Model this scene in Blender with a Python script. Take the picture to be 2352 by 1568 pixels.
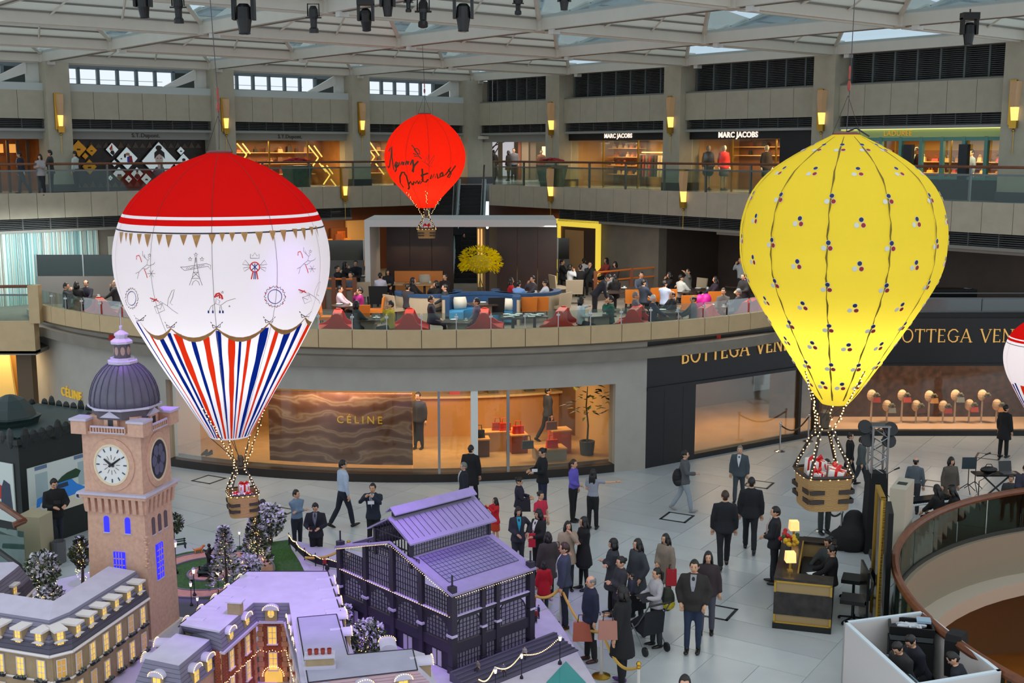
import bpy,math,random
import numpy as np
from mathutils import Vector,Matrix,Euler
random.seed(7)
for _o in list(bpy.data.objects):bpy.data.objects.remove(_o)
SC=bpy.context.scene;COL=SC.collection
pi=math.pi;R=math.radians
# camera
FPX,HOR,CAMZ=2740.0,345.0,9.4
TH=math.atan((784-HOR)/FPX)
cam=bpy.data.cameras.new('camera');camo=bpy.data.objects.new('camera',cam);COL.objects.link(camo)
cam.sensor_width=36;cam.lens=36*FPX/2352;cam.clip_end=300
camo.location=(0,0,CAMZ);camo.rotation_euler=(pi/2-TH,0,0);SC.camera=camo
# sky, exposure
w=bpy.data.worlds.new('sky');SC.world=w;w.use_nodes=True
w.node_tree.nodes['Background'].inputs[0].default_value=(0.83,0.92,1.0,1)
w.node_tree.nodes['Background'].inputs[1].default_value=1.15
SC.view_settings.view_transform='Standard';SC.view_settings.look='None'
SC.view_settings.exposure=0.0;SC.view_settings.gamma=1.0;SC.view_settings.use_curve_mapping=False
SC.cycles.use_denoising=True
SC.cycles.max_bounces=8;SC.cycles.transparent_max_bounces=24;SC.cycles.diffuse_bounces=4
SC.cycles.caustics_reflective=False;SC.cycles.caustics_refractive=False
SC.cycles.sample_clamp_indirect=4.0
def lamp(kind,name,loc,energy,color,size=1.0,rot=(0,0,0),size_y=None,spot=None,blend=.4):
 l=bpy.data.lights.new(name,kind);l.energy=energy;l.color=color
 if kind=='AREA':
  l.size=size
  if size_y:l.shape='RECTANGLE';l.size_y=size_y
 else:l.shadow_soft_size=size
 if spot:l.spot_size=spot;l.spot_blend=blend
 o=bpy.data.objects.new(name,l);COL.objects.link(o);o.location=loc;o.rotation_euler=rot
 return o
def aim(o,tgt):
 o.rotation_euler=(Vector(tgt)-Vector(o.location)).to_track_quat('-Z','Y').to_euler()
LILAC=(0.42,0.15,1.0)
for _p,_t,_e in(((-7.5,20.5,12.0),(-6.8,23.4,2.5),2700),((-2.0,17.0,12.0),(-3.4,19.6,2.0),3300),((0.6,17.5,12.0),(-0.8,22.0,2.0),2100)):
 aim(lamp('SPOT','stage_light',_p,_e,LILAC,.12,spot=R(34),blend=.8),_t)
 # pixel of the photograph -> point
def ray(x,y):
 dx=(x-1176)/FPX;dy=(784-y)/FPX
 return Vector((dx,math.cos(TH)+math.sin(TH)*dy,-math.sin(TH)+math.cos(TH)*dy))
def at_z(x,y,z):
 d=ray(x,y);return Vector((0,0,CAMZ))+d*((z-CAMZ)/d.z)
def at_y(x,y,Y):
 d=ray(x,y);return Vector((0,0,CAMZ))+d*(Y/d.y)
def at_pl(x,y,p,n):
 d=ray(x,y);C=Vector((0,0,CAMZ));n=Vector(n);p=Vector(p)
 return C+d*((p-C).dot(n)/d.dot(n))
 # materials
def lin(c):
 return tuple((v/255/12.92 if v/255<=.04045 else((v/255+.055)/1.055)**2.4)for v in c)+(1,)
MATS={}
def mat(name,col,rough=.6,metal=0,var=0,vs=8,bump=0,bs=40,emit=0,ecol=None,spec=.5):
 if name in MATS:return MATS[name]
 m=bpy.data.materials.new(name);m.use_nodes=True;nt=m.node_tree;b=nt.nodes['Principled BSDF']
 c=lin(col);b.inputs['Base Color'].default_value=c;b.inputs['Roughness'].default_value=rough
 b.inputs['Metallic'].default_value=metal;b.inputs['Specular IOR Level'].default_value=spec
 if var or bump:
  tc=nt.nodes.new('ShaderNodeTexCoord')
 if var:
  n=nt.nodes.new('ShaderNodeTexNoise');n.inputs['Scale'].default_value=vs;n.inputs['Detail'].default_value=4
  r=nt.nodes.new('ShaderNodeMapRange');r.inputs['From Min'].default_value=.3;r.inputs['From Max'].default_value=.7
  r.inputs['To Min'].default_value=1-var;r.inputs['To Max'].default_value=1+var
  mx=nt.nodes.new('ShaderNodeMix');mx.data_type='RGBA';mx.blend_type='MULTIPLY';mx.inputs[0].default_value=1
  mx.inputs[6].default_value=c
  nt.links.new(tc.outputs['Object'],n.inputs['Vector']);nt.links.new(n.outputs['Fac'],r.inputs['Value'])
  nt.links.new(r.outputs[0],mx.inputs[7]);nt.links.new(mx.outputs[2],b.inputs['Base Color'])
 if bump:
  n2=nt.nodes.new('ShaderNodeTexNoise');n2.inputs['Scale'].default_value=bs
  bp=nt.nodes.new('ShaderNodeBump');bp.inputs['Strength'].default_value=bump;bp.inputs['Distance'].default_value=.02
  nt.links.new(tc.outputs['Object'],n2.inputs['Vector']);nt.links.new(n2.outputs['Fac'],bp.inputs['Height'])
  nt.links.new(bp.outputs[0],b.inputs['Normal'])
 if emit:
  b.inputs['Emission Color'].default_value=lin(ecol or col);b.inputs['Emission Strength'].default_value=emit
 MATS[name]=m;return m
def glass(name,tint=(200,215,210),fac=.12,rough=.05,m=.5):
 if name in MATS:return MATS[name]
 mm=m;m=bpy.data.materials.new(name);m.use_nodes=True;nt=m.node_tree;nt.nodes.clear()
 o=nt.nodes.new('ShaderNodeOutputMaterial');t=nt.nodes.new('ShaderNodeBsdfTransparent');g=nt.nodes.new('ShaderNodeBsdfGlossy')
 t.inputs[0].default_value=lin(tint);g.inputs['Roughness'].default_value=rough;g.inputs[0].default_value=(.9,.95,.95,1)
 mx=nt.nodes.new('ShaderNodeMixShader');f=nt.nodes.new('ShaderNodeLayerWeight');f.inputs[0].default_value=.35
 ml=nt.nodes.new('ShaderNodeMath');ml.operation='MULTIPLY_ADD';ml.inputs[1].default_value=mm;ml.inputs[2].default_value=fac
 nt.links.new(f.outputs['Fresnel'],ml.inputs[0]);nt.links.new(ml.outputs[0],mx.inputs[0])
 nt.links.new(t.outputs[0],mx.inputs[1]);nt.links.new(g.outputs[0],mx.inputs[2]);nt.links.new(mx.outputs[0],o.inputs[0])
 MATS[name]=m;return m
def fabric(name,col,tr=.7):
 """thin lit cloth: diffuse + translucent"""
 if name in MATS:return MATS[name]
 m=bpy.data.materials.new(name);m.use_nodes=True;nt=m.node_tree;nt.nodes.clear()
 o=nt.nodes.new('ShaderNodeOutputMaterial');d=nt.nodes.new('ShaderNodeBsdfDiffuse');t=nt.nodes.new('ShaderNodeBsdfTranslucent')
 d.inputs[0].default_value=lin(col);t.inputs[0].default_value=lin(col)
 mx=nt.nodes.new('ShaderNodeMixShader');mx.inputs[0].default_value=tr
 nt.links.new(d.outputs[0],mx.inputs[1]);nt.links.new(t.outputs[0],mx.inputs[2]);nt.links.new(mx.outputs[0],o.inputs[0])
 MATS[name]=m;return m
def banded(name,c1,c2,axis='Z',scale=20,rough=.6,wave='SAW',dist=0,w=.12):
 """fine course lines (slates, weave) by a wave texture in object space, colour + relief"""
 if name in MATS:return MATS[name]
 m=mat(name,c1,rough);nt=m.node_tree;b=nt.nodes['Principled BSDF']
 tc=nt.nodes.new('ShaderNodeTexCoord');wv=nt.nodes.new('ShaderNodeTexWave');wv.bands_direction=axis;wv.wave_profile=wave
 wv.inputs['Scale'].default_value=scale;wv.inputs['Distortion'].default_value=dist;wv.inputs['Detail'].default_value=2
 cr=nt.nodes.new('ShaderNodeValToRGB');cr.color_ramp.elements[0].color=lin(c2);cr.color_ramp.elements[1].color=lin(c1)
 cr.color_ramp.elements[0].position=w*.5;cr.color_ramp.elements[1].position=w*1.6
 nt.links.new(tc.outputs['Object'],wv.inputs['Vector']);nt.links.new(wv.outputs['Fac'],cr.inputs[0]);nt.links.new(cr.outputs[0],b.inputs['Base Color'])
 bp=nt.nodes.new('ShaderNodeBump');bp.inputs['Strength'].default_value=.5;bp.inputs['Distance'].default_value=.01
 nt.links.new(wv.outputs['Fac'],bp.inputs['Height']);nt.links.new(bp.outputs[0],b.inputs['Normal'])
 return m
def glow(name,col,s):return mat(name,col,.5,emit=s)
# mesh builder
ORG={}
I4=Matrix.Identity(4)
def T(x,y,z=0):return Matrix.Translation((x,y,z))
def RZ(a):return Matrix.Rotation(a,4,'Z')
def RX(a):return Matrix.Rotation(a,4,'X')
def RY(a):return Matrix.Rotation(a,4,'Y')
def frame(o,X,Y):
 X=Vector(X).normalized();Y=Vector(Y).normalized();Z=X.cross(Y)
 return Matrix(((X.x,Y.x,Z.x,o[0]),(X.y,Y.y,Z.y,o[1]),(X.z,Y.z,Z.z,o[2]),(0,0,0,1)))
class MB:
 def __init__(s):s.v=[];s.f=[];s.m=[]
 def add(s,vs,fs,mi=0,M=None):
  n=len(s.v)
  if M is not None:vs=[M@Vector(p)for p in vs]
  s.v.extend([tuple(p)for p in vs])
  for f in fs:s.f.append(tuple(i+n for i in f));s.m.append(mi)
  return s
 def bx(s,x0,x1,y0,y1,z0,z1,mi=0,M=None):
  return s.add([(x0,y0,z0),(x1,y0,z0),(x1,y1,z0),(x0,y1,z0),(x0,y0,z1),(x1,y0,z1),(x1,y1,z1),(x0,y1,z1)],[(0,3,2,1),(4,5,6,7),(0,1,5,4),(1,2,6,5),(2,3,7,6),(3,0,4,7)],mi,M)
 def box(s,c,d,mi=0,M=None):
  return s.bx(c[0]-d[0]/2,c[0]+d[0]/2,c[1]-d[1]/2,c[1]+d[1]/2,c[2]-d[2]/2,c[2]+d[2]/2,mi,M)
 def taper(s,c,d,k,mi=0,M=None):
  x,y,z=c;a,b,h=d[0]/2,d[1]/2,d[2]
  kx,ky=(k if isinstance(k,tuple)else(k,k))
  return s.add([(x-a,y-b,z),(x+a,y-b,z),(x+a,y+b,z),(x-a,y+b,z),(x-a*kx,y-b*ky,z+h),(x+a*kx,y-b*ky,z+h),(x+a*kx,y+b*ky,z+h),(x-a*kx,y+b*ky,z+h)],[(0,3,2,1),(4,5,6,7),(0,1,5,4),(1,2,6,5),(2,3,7,6),(3,0,4,7)],mi,M)
 def quad(s,a,b,c,d,mi=0,M=None):return s.add([a,b,c,d],[(0,1,2,3)],mi,M)
 def prism(s,poly,z0,z1,mi=0,M=None):
  n=len(poly);vs=[(p[0],p[1],z0)for p in poly]+[(p[0],p[1],z1)for p in poly]
  fs=[tuple(range(n-1,-1,-1)),tuple(range(n,2*n))]+[(i,(i+1)%n,n+(i+1)%n,n+i)for i in range(n)]
  return s.add(vs,fs,mi,M)
 def hull2(s,A,B,mi=0,M=None):
  n=len(A);fs=[tuple(range(n-1,-1,-1)),tuple(range(n,2*n))]+[(i,(i+1)%n,n+(i+1)%n,n+i)for i in range(n)]
  return s.add(list(A)+list(B),fs,mi,M)
 def rings(s,rs,mi=0,M=None,cap=True,closed=True):
  n=len(rs[0]);vs=[p for r in rs for p in r];fs=[]
  for k in range(len(rs)-1):
   for i in range(n if closed else n-1):
    j=(i+1)%n;fs.append((k*n+i,k*n+j,(k+1)*n+j,(k+1)*n+i))
  if cap and closed:fs.append(tuple(range(n-1,-1,-1)));fs.append(tuple((len(rs)-1)*n+i for i in range(n)))
  return s.add(vs,fs,mi,M)
 def tube(s,pts,r,n=6,mi=0,M=None,cap=True):
  P=[Vector(p)for p in pts];rr=r if isinstance(r,(list,tuple))else[r]*len(P)
  rs=[];ref=None
  for i,p in enumerate(P):
   d=(P[min(i+1,len(P)-1)]-P[max(i-1,0)]).normalized()
   if ref is None:ref=Vector((0,0,1))if abs(d.z)<.9 else Vector((1,0,0))
   x=ref.cross(d)
   if x.length<1e-4:x=Vector((1,0,0)).cross(d)
   x.normalize();y=d.cross(x);ref=y
   rs.append([tuple(p+(x*math.cos(2*pi*k/n)+y*math.sin(2*pi*k/n))*rr[i])for k in range(n)])
  return s.rings(rs,mi,M,cap)
 def lathe(s,prof,n=16,c=(0,0,0),mi=0,M=None,cap=True,a0=0):
  rs=[[(c[0]+r*math.cos(a0+2*pi*k/n),c[1]+r*math.sin(a0+2*pi*k/n),c[2]+z)for k in range(n)]for r,z in prof]
  return s.rings(rs,mi,M,cap)
 def ball(s,c,r,nu=8,nv=5,mi=0,M=None):
  r=r if isinstance(r,tuple)else(r,r,r)
  rs=[[(c[0]+r[0]*math.sin(pi*j/nv)*math.cos(2*pi*k/nu),c[1]+r[1]*math.sin(pi*j/nv)*math.sin(2*pi*k/nu),c[2]-r[2]*math.cos(pi*j/nv))for k in range(nu)]for j in range(1,nv)]
  n0=len(s.v);s.rings(rs,mi,M,False)
  b=(c[0],c[1],c[2]-r[2]);t=(c[0],c[1],c[2]+r[2])
  if M is not None:b=tuple(M@Vector(b));t=tuple(M@Vector(t))
  ib=len(s.v);s.v+=[b,t]
  for k in range(nu):
   j=(k+1)%nu;s.f.append((ib,n0+j,n0+k));s.m.append(mi)
   q=n0+(nv-2)*nu;s.f.append((ib+1,q+k,q+j));s.m.append(mi)
  return s
 def ribbon(s,pts,wd,nrm,mi=0,M=None):
  P=[Vector(p)for p in pts];L=[];
  for i,p in enumerate(P):
   d=(P[min(i+1,len(P)-1)]-P[max(i-1,0)]);n=nrm(p)if callable(nrm)else Vector(nrm)
   x=n.cross(d).normalized();ww=wd[i]if isinstance(wd,(list,tuple))else wd
   L+=[p-x*ww/2,p+x*ww/2]
  return s.add(L,[(2*i,2*i+2,2*i+3,2*i+1)for i in range(len(P)-1)],mi,M)
 def build(s,name,mats,parent=None,world=False,smooth=False,label=None,kind=None):
  me=bpy.data.meshes.new(name);vs=s.v
  if parent is not None and world:
   Mi=ORG[parent.name].inverted();vs=[tuple(Mi@Vector(p))for p in vs]
  me.from_pydata(vs,[],s.f)
  if not isinstance(mats,(list,tuple)):mats=[mats]
  for x in mats:me.materials.append(x)
  if len(mats)>1:me.polygons.foreach_set('material_index',s.m)
  if smooth:me.polygons.foreach_set('use_smooth',[True]*len(me.polygons))
  me.update()
  o=bpy.data.objects.new(name,me);COL.objects.link(o)
  if parent is not None:o.parent=parent
  if label:o['label']=label
  if kind:o['kind']=kind
  return o
def tag(o,label,cat,group=None):
 o['label']=label;o['category']=cat
 if group:o['group']=group
 return o
def thing(name,label,cat,loc=(0,0,0),rz=0,group=None,scale=1):
 o=bpy.data.objects.new(name,None);COL.objects.link(o);o.empty_display_size=.1
 o.location=loc;o.rotation_euler=(0,0,rz);o.scale=(scale,)*3
 ORG[o.name]=Matrix.Translation(Vector(loc))@RZ(rz)@Matrix.Scale(scale,4)
 return tag(o,label,cat,group)
def struct(name,parent=None):
 o=bpy.data.objects.new(name,None);COL.objects.link(o);o['kind']='structure';ORG[o.name]=I4.copy()
 return o
def dup(root,loc,rz=0,label=None,group=None,scale=None):
 r=root.copy();COL.objects.link(r);r.location=loc;r.rotation_euler=(0,0,rz)
 if scale:r.scale=(scale,)*3
 if label:r['label']=label
 if group:r['group']=group
 ORG[r.name]=Matrix.Translation(Vector(loc))@RZ(rz)@Matrix.Scale(r.scale[0],4)
 for ch in list(root.children):
  c=ch.copy();COL.objects.link(c);c.parent=r
  for g in list(ch.children):
   d=g.copy();COL.objects.link(d);d.parent=c
 return r
def copyp(o,M=None,parent=None):
 c=o.copy();COL.objects.link(c)
 if parent is not None:c.parent=parent
 if M is not None:c.matrix_local=M
 return c
def text_bm(s,size,ext=.01,bold=0,spacing=1.0):
 cu=bpy.data.curves.new('letters','FONT');cu.body=s;cu.size=size;cu.extrude=ext;cu.offset=bold;cu.align_x='CENTER';cu.align_y='CENTER'
 cu.space_character=spacing;cu.resolution_u=3
 o=bpy.data.objects.new('letters',cu);COL.objects.link(o)
 dg=bpy.context.evaluated_depsgraph_get();me=bpy.data.meshes.new_from_object(o.evaluated_get(dg))
 vs=[tuple(v.co)for v in me.vertices];fs=[tuple(p.vertices)for p in me.polygons]
 bpy.data.objects.remove(o);bpy.data.curves.remove(cu);bpy.data.meshes.remove(me)
 return vs,fs
ORD=['first','second','third','fourth','fifth','sixth','seventh','eighth','ninth','tenth','eleventh','twelfth','thirteenth','fourteenth','fifteenth','sixteenth','seventeenth','eighteenth','nineteenth','twentieth']
def nth(i):return ORD[i]if i<20 else f'{i+1}th'
# the two walls of the atrium meet at K
K=Vector((-1.798,60.803,0));PHI=R(39.163)
UV=Vector((math.cos(PHI),math.sin(PHI),0));VV=Vector((math.sin(PHI),-math.cos(PHI),0))
FL=frame(K,-UV,VV)
FR=frame(K,-VV,-UV)
def inL(p):return FL.inverted()@Vector(p)
def inR(p):return FR.inverted()@Vector(p)
STONE=mat('warm_stone',(176,168,148),.7,var=.06,vs=3,bump=.05,bs=60)
STONE2=mat('fascia_stone',(192,166,126),.65,var=.05,vs=4)
GREYW=mat('grey_plaster',(168,163,154),.75,var=.05,vs=2)
WHITE=mat('white_paint',(222,224,220),.5)
OFFW=mat('offwhite_metal',(212,212,204),.5,var=.03,vs=3)
BLACK=mat('black_metal',(16,17,18),.45)
BLACKG=mat('black_gloss',(10,11,13),.2)
DARK=mat('dark_grey',(46,48,50),.6)
GREYM=mat('grey_metal',(110,116,116),.4,.6)
STEEL=mat('steel',(175,178,180),.3,.9)
BRASS=mat('brass',(190,150,60),.3,.9)
GOLD=mat('gold_paint',(214,170,70),.35,.7)
WOOD=mat('walnut_panel',(58,36,26),.45,var=.25,vs=3)
WOODRAIL=mat('rail_wood',(110,62,34),.35,var=.2,vs=6)
GLS=glass('clear_glass',(225,235,232),.05)
GLSR=glass('rail_glass',(226,236,232),.015,m=.2)
SHOPG=glass('shop_glass',(244,244,240),.03,m=.35)
WARMW=mat('warm_wall',(205,165,110),.6)
WARMF=mat('warm_floor',(190,150,100),.35,var=.12,vs=3)
LOUV=mat('louver_grey',(70,73,72),.5)
# STRUCTURE
ZG,ZM=7.75,3.7
# ceiling: lattice of beams, pyramids with two slatted and two glazed faces
ceil=struct('ceiling')
SS=[7.0*i for i in range(0,6)];TT=[-.3+7.2*j for j in range(0,6)]
ROOFG=glass('roof_glass',(228,236,240),.02,m=.12)
SLATM=fabric('slat_white',(226,227,220),.5)
SLATE_=mat('slat_lip',(128,124,116),.6)
BEAMM=mat('beam_cream',(205,198,184),.6,var=.03,vs=2)
def pxy(p):
 d=Vector(p)-Vector((0,0,CAMZ));fw=d.y*math.cos(TH)-d.z*math.sin(TH)
 if fw<=0:return None
 return 1176+FPX*d.x/fw,784-FPX*(d.y*math.sin(TH)+d.z*math.cos(TH))/fw
ZB=12.8
for i in range(5):
 for j in range(5):
  s0,s1,t0,t1=SS[i],SS[i+1],TT[j],TT[j+1]
  c=FL@Vector(((s0+s1)/2,(t0+t1)/2,ZB));q=pxy(c)
  if q is None or not(-330<q[0]<2680)or q[1]<-110:continue
  apex=Vector(((s0+s1)/2,(t0+t1)/2,ZB+1.95))
  e=.16;zb=ZB+.32
  A=[Vector((s0+e,t0+e,zb)),Vector((s1-e,t0+e,zb)),Vector((s1-e,t1-e,zb)),Vector((s0+e,t1-e,zb))]
  n=8
  for k in range(n):
   f0,f1=k/n+.004,(k+1)/n-.02
   if k==n-1:f1=.98
   b=MB();p=[A[0].lerp(apex,f0),A[1].lerp(apex,f0),A[1].lerp(apex,f1),A[0].lerp(apex,f1)]
   up=Vector((0,0,.05));tilt=Vector((0,0,.07))
   p[2]=p[2]+tilt;p[3]=p[3]+tilt
   b.hull2([FL@x for x in p],[FL@(x+up)for x in p]);e_=(p[1]-p[0]).normalized()*.0;b.hull2([FL@(x+Vector((0,0,zz)))for x,zz in((p[0],-.03),(p[1],-.03),(p[1],.05),(p[0],.05))],[FL@(x+Vector((0,.03,zz)))for x,zz in((p[0],-.03),(p[1],-.03),(p[1],.05),(p[0],.05))],1);b.build('slat',[SLATM,SLATE_],ceil)
  b=MB();b.hull2([FL@A[2],FL@A[3],FL@apex],[FL@(x+Vector((0,0,.05)))for x in(A[2],A[3],apex)]);b.build('slat_board',SLATM,ceil)
  for(p0,p1)in((A[1],A[2]),(A[3],A[0])):
   b=MB();b.hull2([FL@p0,FL@p1,FL@apex],[FL@(x+Vector((0,0,.03)))for x in(p0,p1,apex)]);b.build('glass_pane',ROOFG,ceil)
  for p0 in A:
   b=MB();b.tube([FL@(p0-Vector((0,0,.05))),FL@(apex-Vector((0,0,.05)))],.075,4);b.build('hip_rib',BEAMM,ceil)
  for f in(.36,.66):
   p0=A[0].lerp(A[1],f);b=MB();b.tube([FL@(p0-Vector((0,0,.07))),FL@(p0.lerp(apex,.93)-Vector((0,0,.07)))],.035,4);b.build('cross_rib',BEAMM,ceil)
for j in range(6):
 for i in range(5):
  q=pxy(FL@Vector((SS[i]+3.5,TT[j],ZB)))
  if q and-500<q[0]<2850 and q[1]>-120:
   b=MB();b.bx(SS[i]+.22,SS[i+1]-.22,TT[j]-.17,TT[j]+.17,ZB,ZB+.42,0,FL);b.bx(SS[i]+.22,SS[i+1]-.22,TT[j]-.03,TT[j]+.03,ZB-.05,ZB,0,FL);b.build('beam',BEAMM,ceil)
for i in range(6):
 for j in range(5):
  q=pxy(FL@Vector((SS[i],TT[j]+3.6,ZB)))
  if q and-500<q[0]<2850 and q[1]>-120:
   b=MB();b.bx(SS[i]-.17,SS[i]+.17,TT[j]+.2,TT[j+1]-.2,ZB,ZB+.42,0,FL);b.bx(SS[i]-.03,SS[i]+.03,TT[j]+.2,TT[j+1]-.2,ZB-.02,ZB,1,FL);b.build('beam',[BEAMM,mat('slot_brown',(110,100,90),.7)],ceil)
for i in range(6):
 for j in range(6):
  q=pxy(FL@Vector((SS[i],TT[j],ZB)))
  if q and-200<q[0]<2550 and q[1]>-80:
   b=MB();b.bx(SS[i]-.26,SS[i]+.26,TT[j]-.26,TT[j]+.26,ZB-.03,ZB+.5,0,FL);b.build('beam_node',BEAMM,ceil)
   b=MB();b.bx(SS[i]-.17,SS[i]+.1,TT[j]+.5,TT[j]+.7,ZB-.13,ZB+.02,0,FL);b.build('light_box',mat('light_box_white',(214,214,208),.4),ceil)
   # the two walls above the gallery
def wall_side(nm,F,sgn,cols,ends):
 W=struct(nm)
 def X(v):return sgn*v
 def bxs(b,a0,a1,y0,y1,z0,z1,mi=0):
  x0,x1=sorted((X(a0),X(a1)));b.bx(x0,x1,y0,y1,z0,z1,mi,F)
 for c in cols:
  b=MB();bxs(b,c-.47,c+.47,-.9,.3,ZG+.32,ZB);b.build('column',STONE,W)
  b=MB();bxs(b,c-.5,c+.5,-.9,.33,ZG,ZG+.32);b.build('column_base',mat('dark_plinth',(58,60,66),.4),W)
 edges=list(zip(cols[:-1],cols[1:]))
 for(c0,c1)in edges:
  a0,a1=c0+.47,c1-.47;n=6;wd=(a1-a0)/n
  for k in range(n):
   b=MB();bxs(b,a0+k*wd+.008,a0+(k+1)*wd-.008,-.25,0,10.62,11.7);b.build('panel',STONE,W)
  b=MB();bxs(b,a0,a1,-.6,-.22,10.6,11.72);b.build('panel_backing',DARK,W)
  b=MB()
  for k in range(5):z=10.26+k*.07;bxs(b,a0,a1,-.3,-.12,z,z+.028)
  b.build('louver_slats',LOUV,W,kind='stuff')
  b=MB()
  for k in range(1,7):x=a0+k*(a1-a0)/7;bxs(b,x-.02,x+.02,-.3,-.1,10.24,10.62)
  b.build('louver_mullions',LOUV,W)
  b=MB();bxs(b,a0,a1,-.5,-.4,10.2,10.65);b.build('louver_backing',BLACK,W)
  b=MB();bxs(b,a0,a1,-.5,-.02,10.14,10.24);b.build('transom',mat('transom_grey',(150,152,146),.5),W)
 return W,edges
COLS_L=[.3,6.93,13.75,20.75,27.7];COLS_R=[-.3,6.15,13.64,21.14,28.5]
WL,EL=wall_side('wall_left',FL,1,COLS_L,0)
WR,ER=wall_side('wall_right',FR,-1,COLS_R,0)
FRAMEG=mat('window_frame_grey',(92,106,112),.5)
CLER=mat('frosted_daylight_blind',(235,238,244),.8)
wn=0
for bi,(c0,c1)in enumerate(EL):
 wn+=1;W=struct(f'window_{wn}');a0,a1=c0+.47,c1-.47;n=6;span=(a1-a0)*.8;st=a1-span;wd=span/n
 b=MB();b.bx(a0,a1,-.9,-.02,11.7,11.99,0,FL);b.build('sill',mat('sill_grey',(190,196,192),.6),W)
 b=MB();b.bx(st,a1,-1.1,-.95,11.95,12.06,0,FL);b.bx(a0,a1,-1.1,-.95,12.64,12.8,0,FL)
 for k in range(n+1):b.bx(st+k*wd-.06,st+k*wd+.06,-1.1,-.95,12.0,12.7,0,FL)
 b.build('window_frame',FRAMEG,W)
 for k in range(n):
  b=MB();b.bx(st+k*wd+.06,st+(k+1)*wd-.06,-1.04,-1.02,12.06,12.64,0,FL);b.build('pane',glass('pane_glass',(250,250,250),.01,m=.1),W)
 b=MB()
 for z in(12.3,):b.bx(st,a1,-2.2,-2.16,z,z+.02,0,FL)
 b.build('outer_rail',[mat('pale_joint',(190,195,200),.6),WHITE],W)
 b=MB();b.bx(a0,st-.1,-1.3,-1.2,12.0,12.8,0,FL);b.build('dark_panel',mat('slate_panel',(70,76,78),.6),W)
 b=MB();b.bx(a0,a0+.5,-.5,-.4,12.0,12.8,0,FL);b.build('white_jamb',OFFW,W)
 b=MB();p=[(a0+.5,-.45,12.78),(a0+.5,-.45,12.35),(a0+1.5,-.45,11.99),(a0+2.0,-.45,11.99)]
 b.hull2([FL@Vector(x)for x in p],[FL@(Vector(x)+Vector((0,.14,0)))for x in p]);b.build('brace',OFFW,W)
for bi,(c0,c1)in enumerate(ER):
 wn+=1;W=struct(f'window_{wn}');a0,a1=c0+.47,c1-.47
 b=MB();nsl=16
 for k in range(nsl):z=11.8+k*.066;b.bx(-a1+.1,-a0-.1,-.75,-.58,z,z+.03,0,FR)
 b.build('louver_slats',LOUV,W,kind='stuff')
 for k in range(8):
  x=-a1+.1+k*(a1-a0-.2)/7;b=MB();b.bx(x-.035,x+.035,-.8,-.54,11.74,12.88,0,FR);b.build('mullion',mat('mullion_grey',(96,104,104),.5),W)
 b=MB();b.bx(-a1,-a0,-1.0,-.92,11.7,12.9,0,FR);b.build('louver_backing',BLACK,W)
 b=MB();b.bx(-a1,-a0,-.9,-.02,11.68,11.76,0,FR);b.bx(-a1,-a0,-.9,-.3,12.86,12.94,0,FR);b.build('louver_frame',mat('frame_stone_grey',(120,120,112),.6),W)
 # gallery slab, parapets, louvers under them
slab=struct('gallery_floor')
GALF=mat('gallery_terrazzo',(165,178,182),.18,var=.05,vs=3)
b=MB();b.bx(4.6,40,-5,2.98,6.95,ZG,0,FL);b.build('slab',GALF,slab)
b=MB();b.bx(-45,-5.1,-5,2.98,6.95,ZG,0,FR);b.build('slab',GALF,slab)
b=MB();b.bx(-7,3.5,58.3,73,6.95,ZG-.005);b.bx(-.75,3.5,55.6,58.3,6.95,ZG-.006);b.build('landing_slab',GALF,slab)
b=MB();b.bx(-9,13,72.6,72.8,ZG,10.4);b.build('wall_lobby',mat('lobby_wall',(190,170,140),.6),kind='structure')
b=MB();b.bx(-5,13,60.5,72.8,9.95,10.1);b.build('ceiling_lobby',mat('lobby_ceiling',(205,196,180),.6),kind='structure')
lamp('AREA','lobby_light',(1,66,9.9),110,(1,.86,.7),3)
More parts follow.
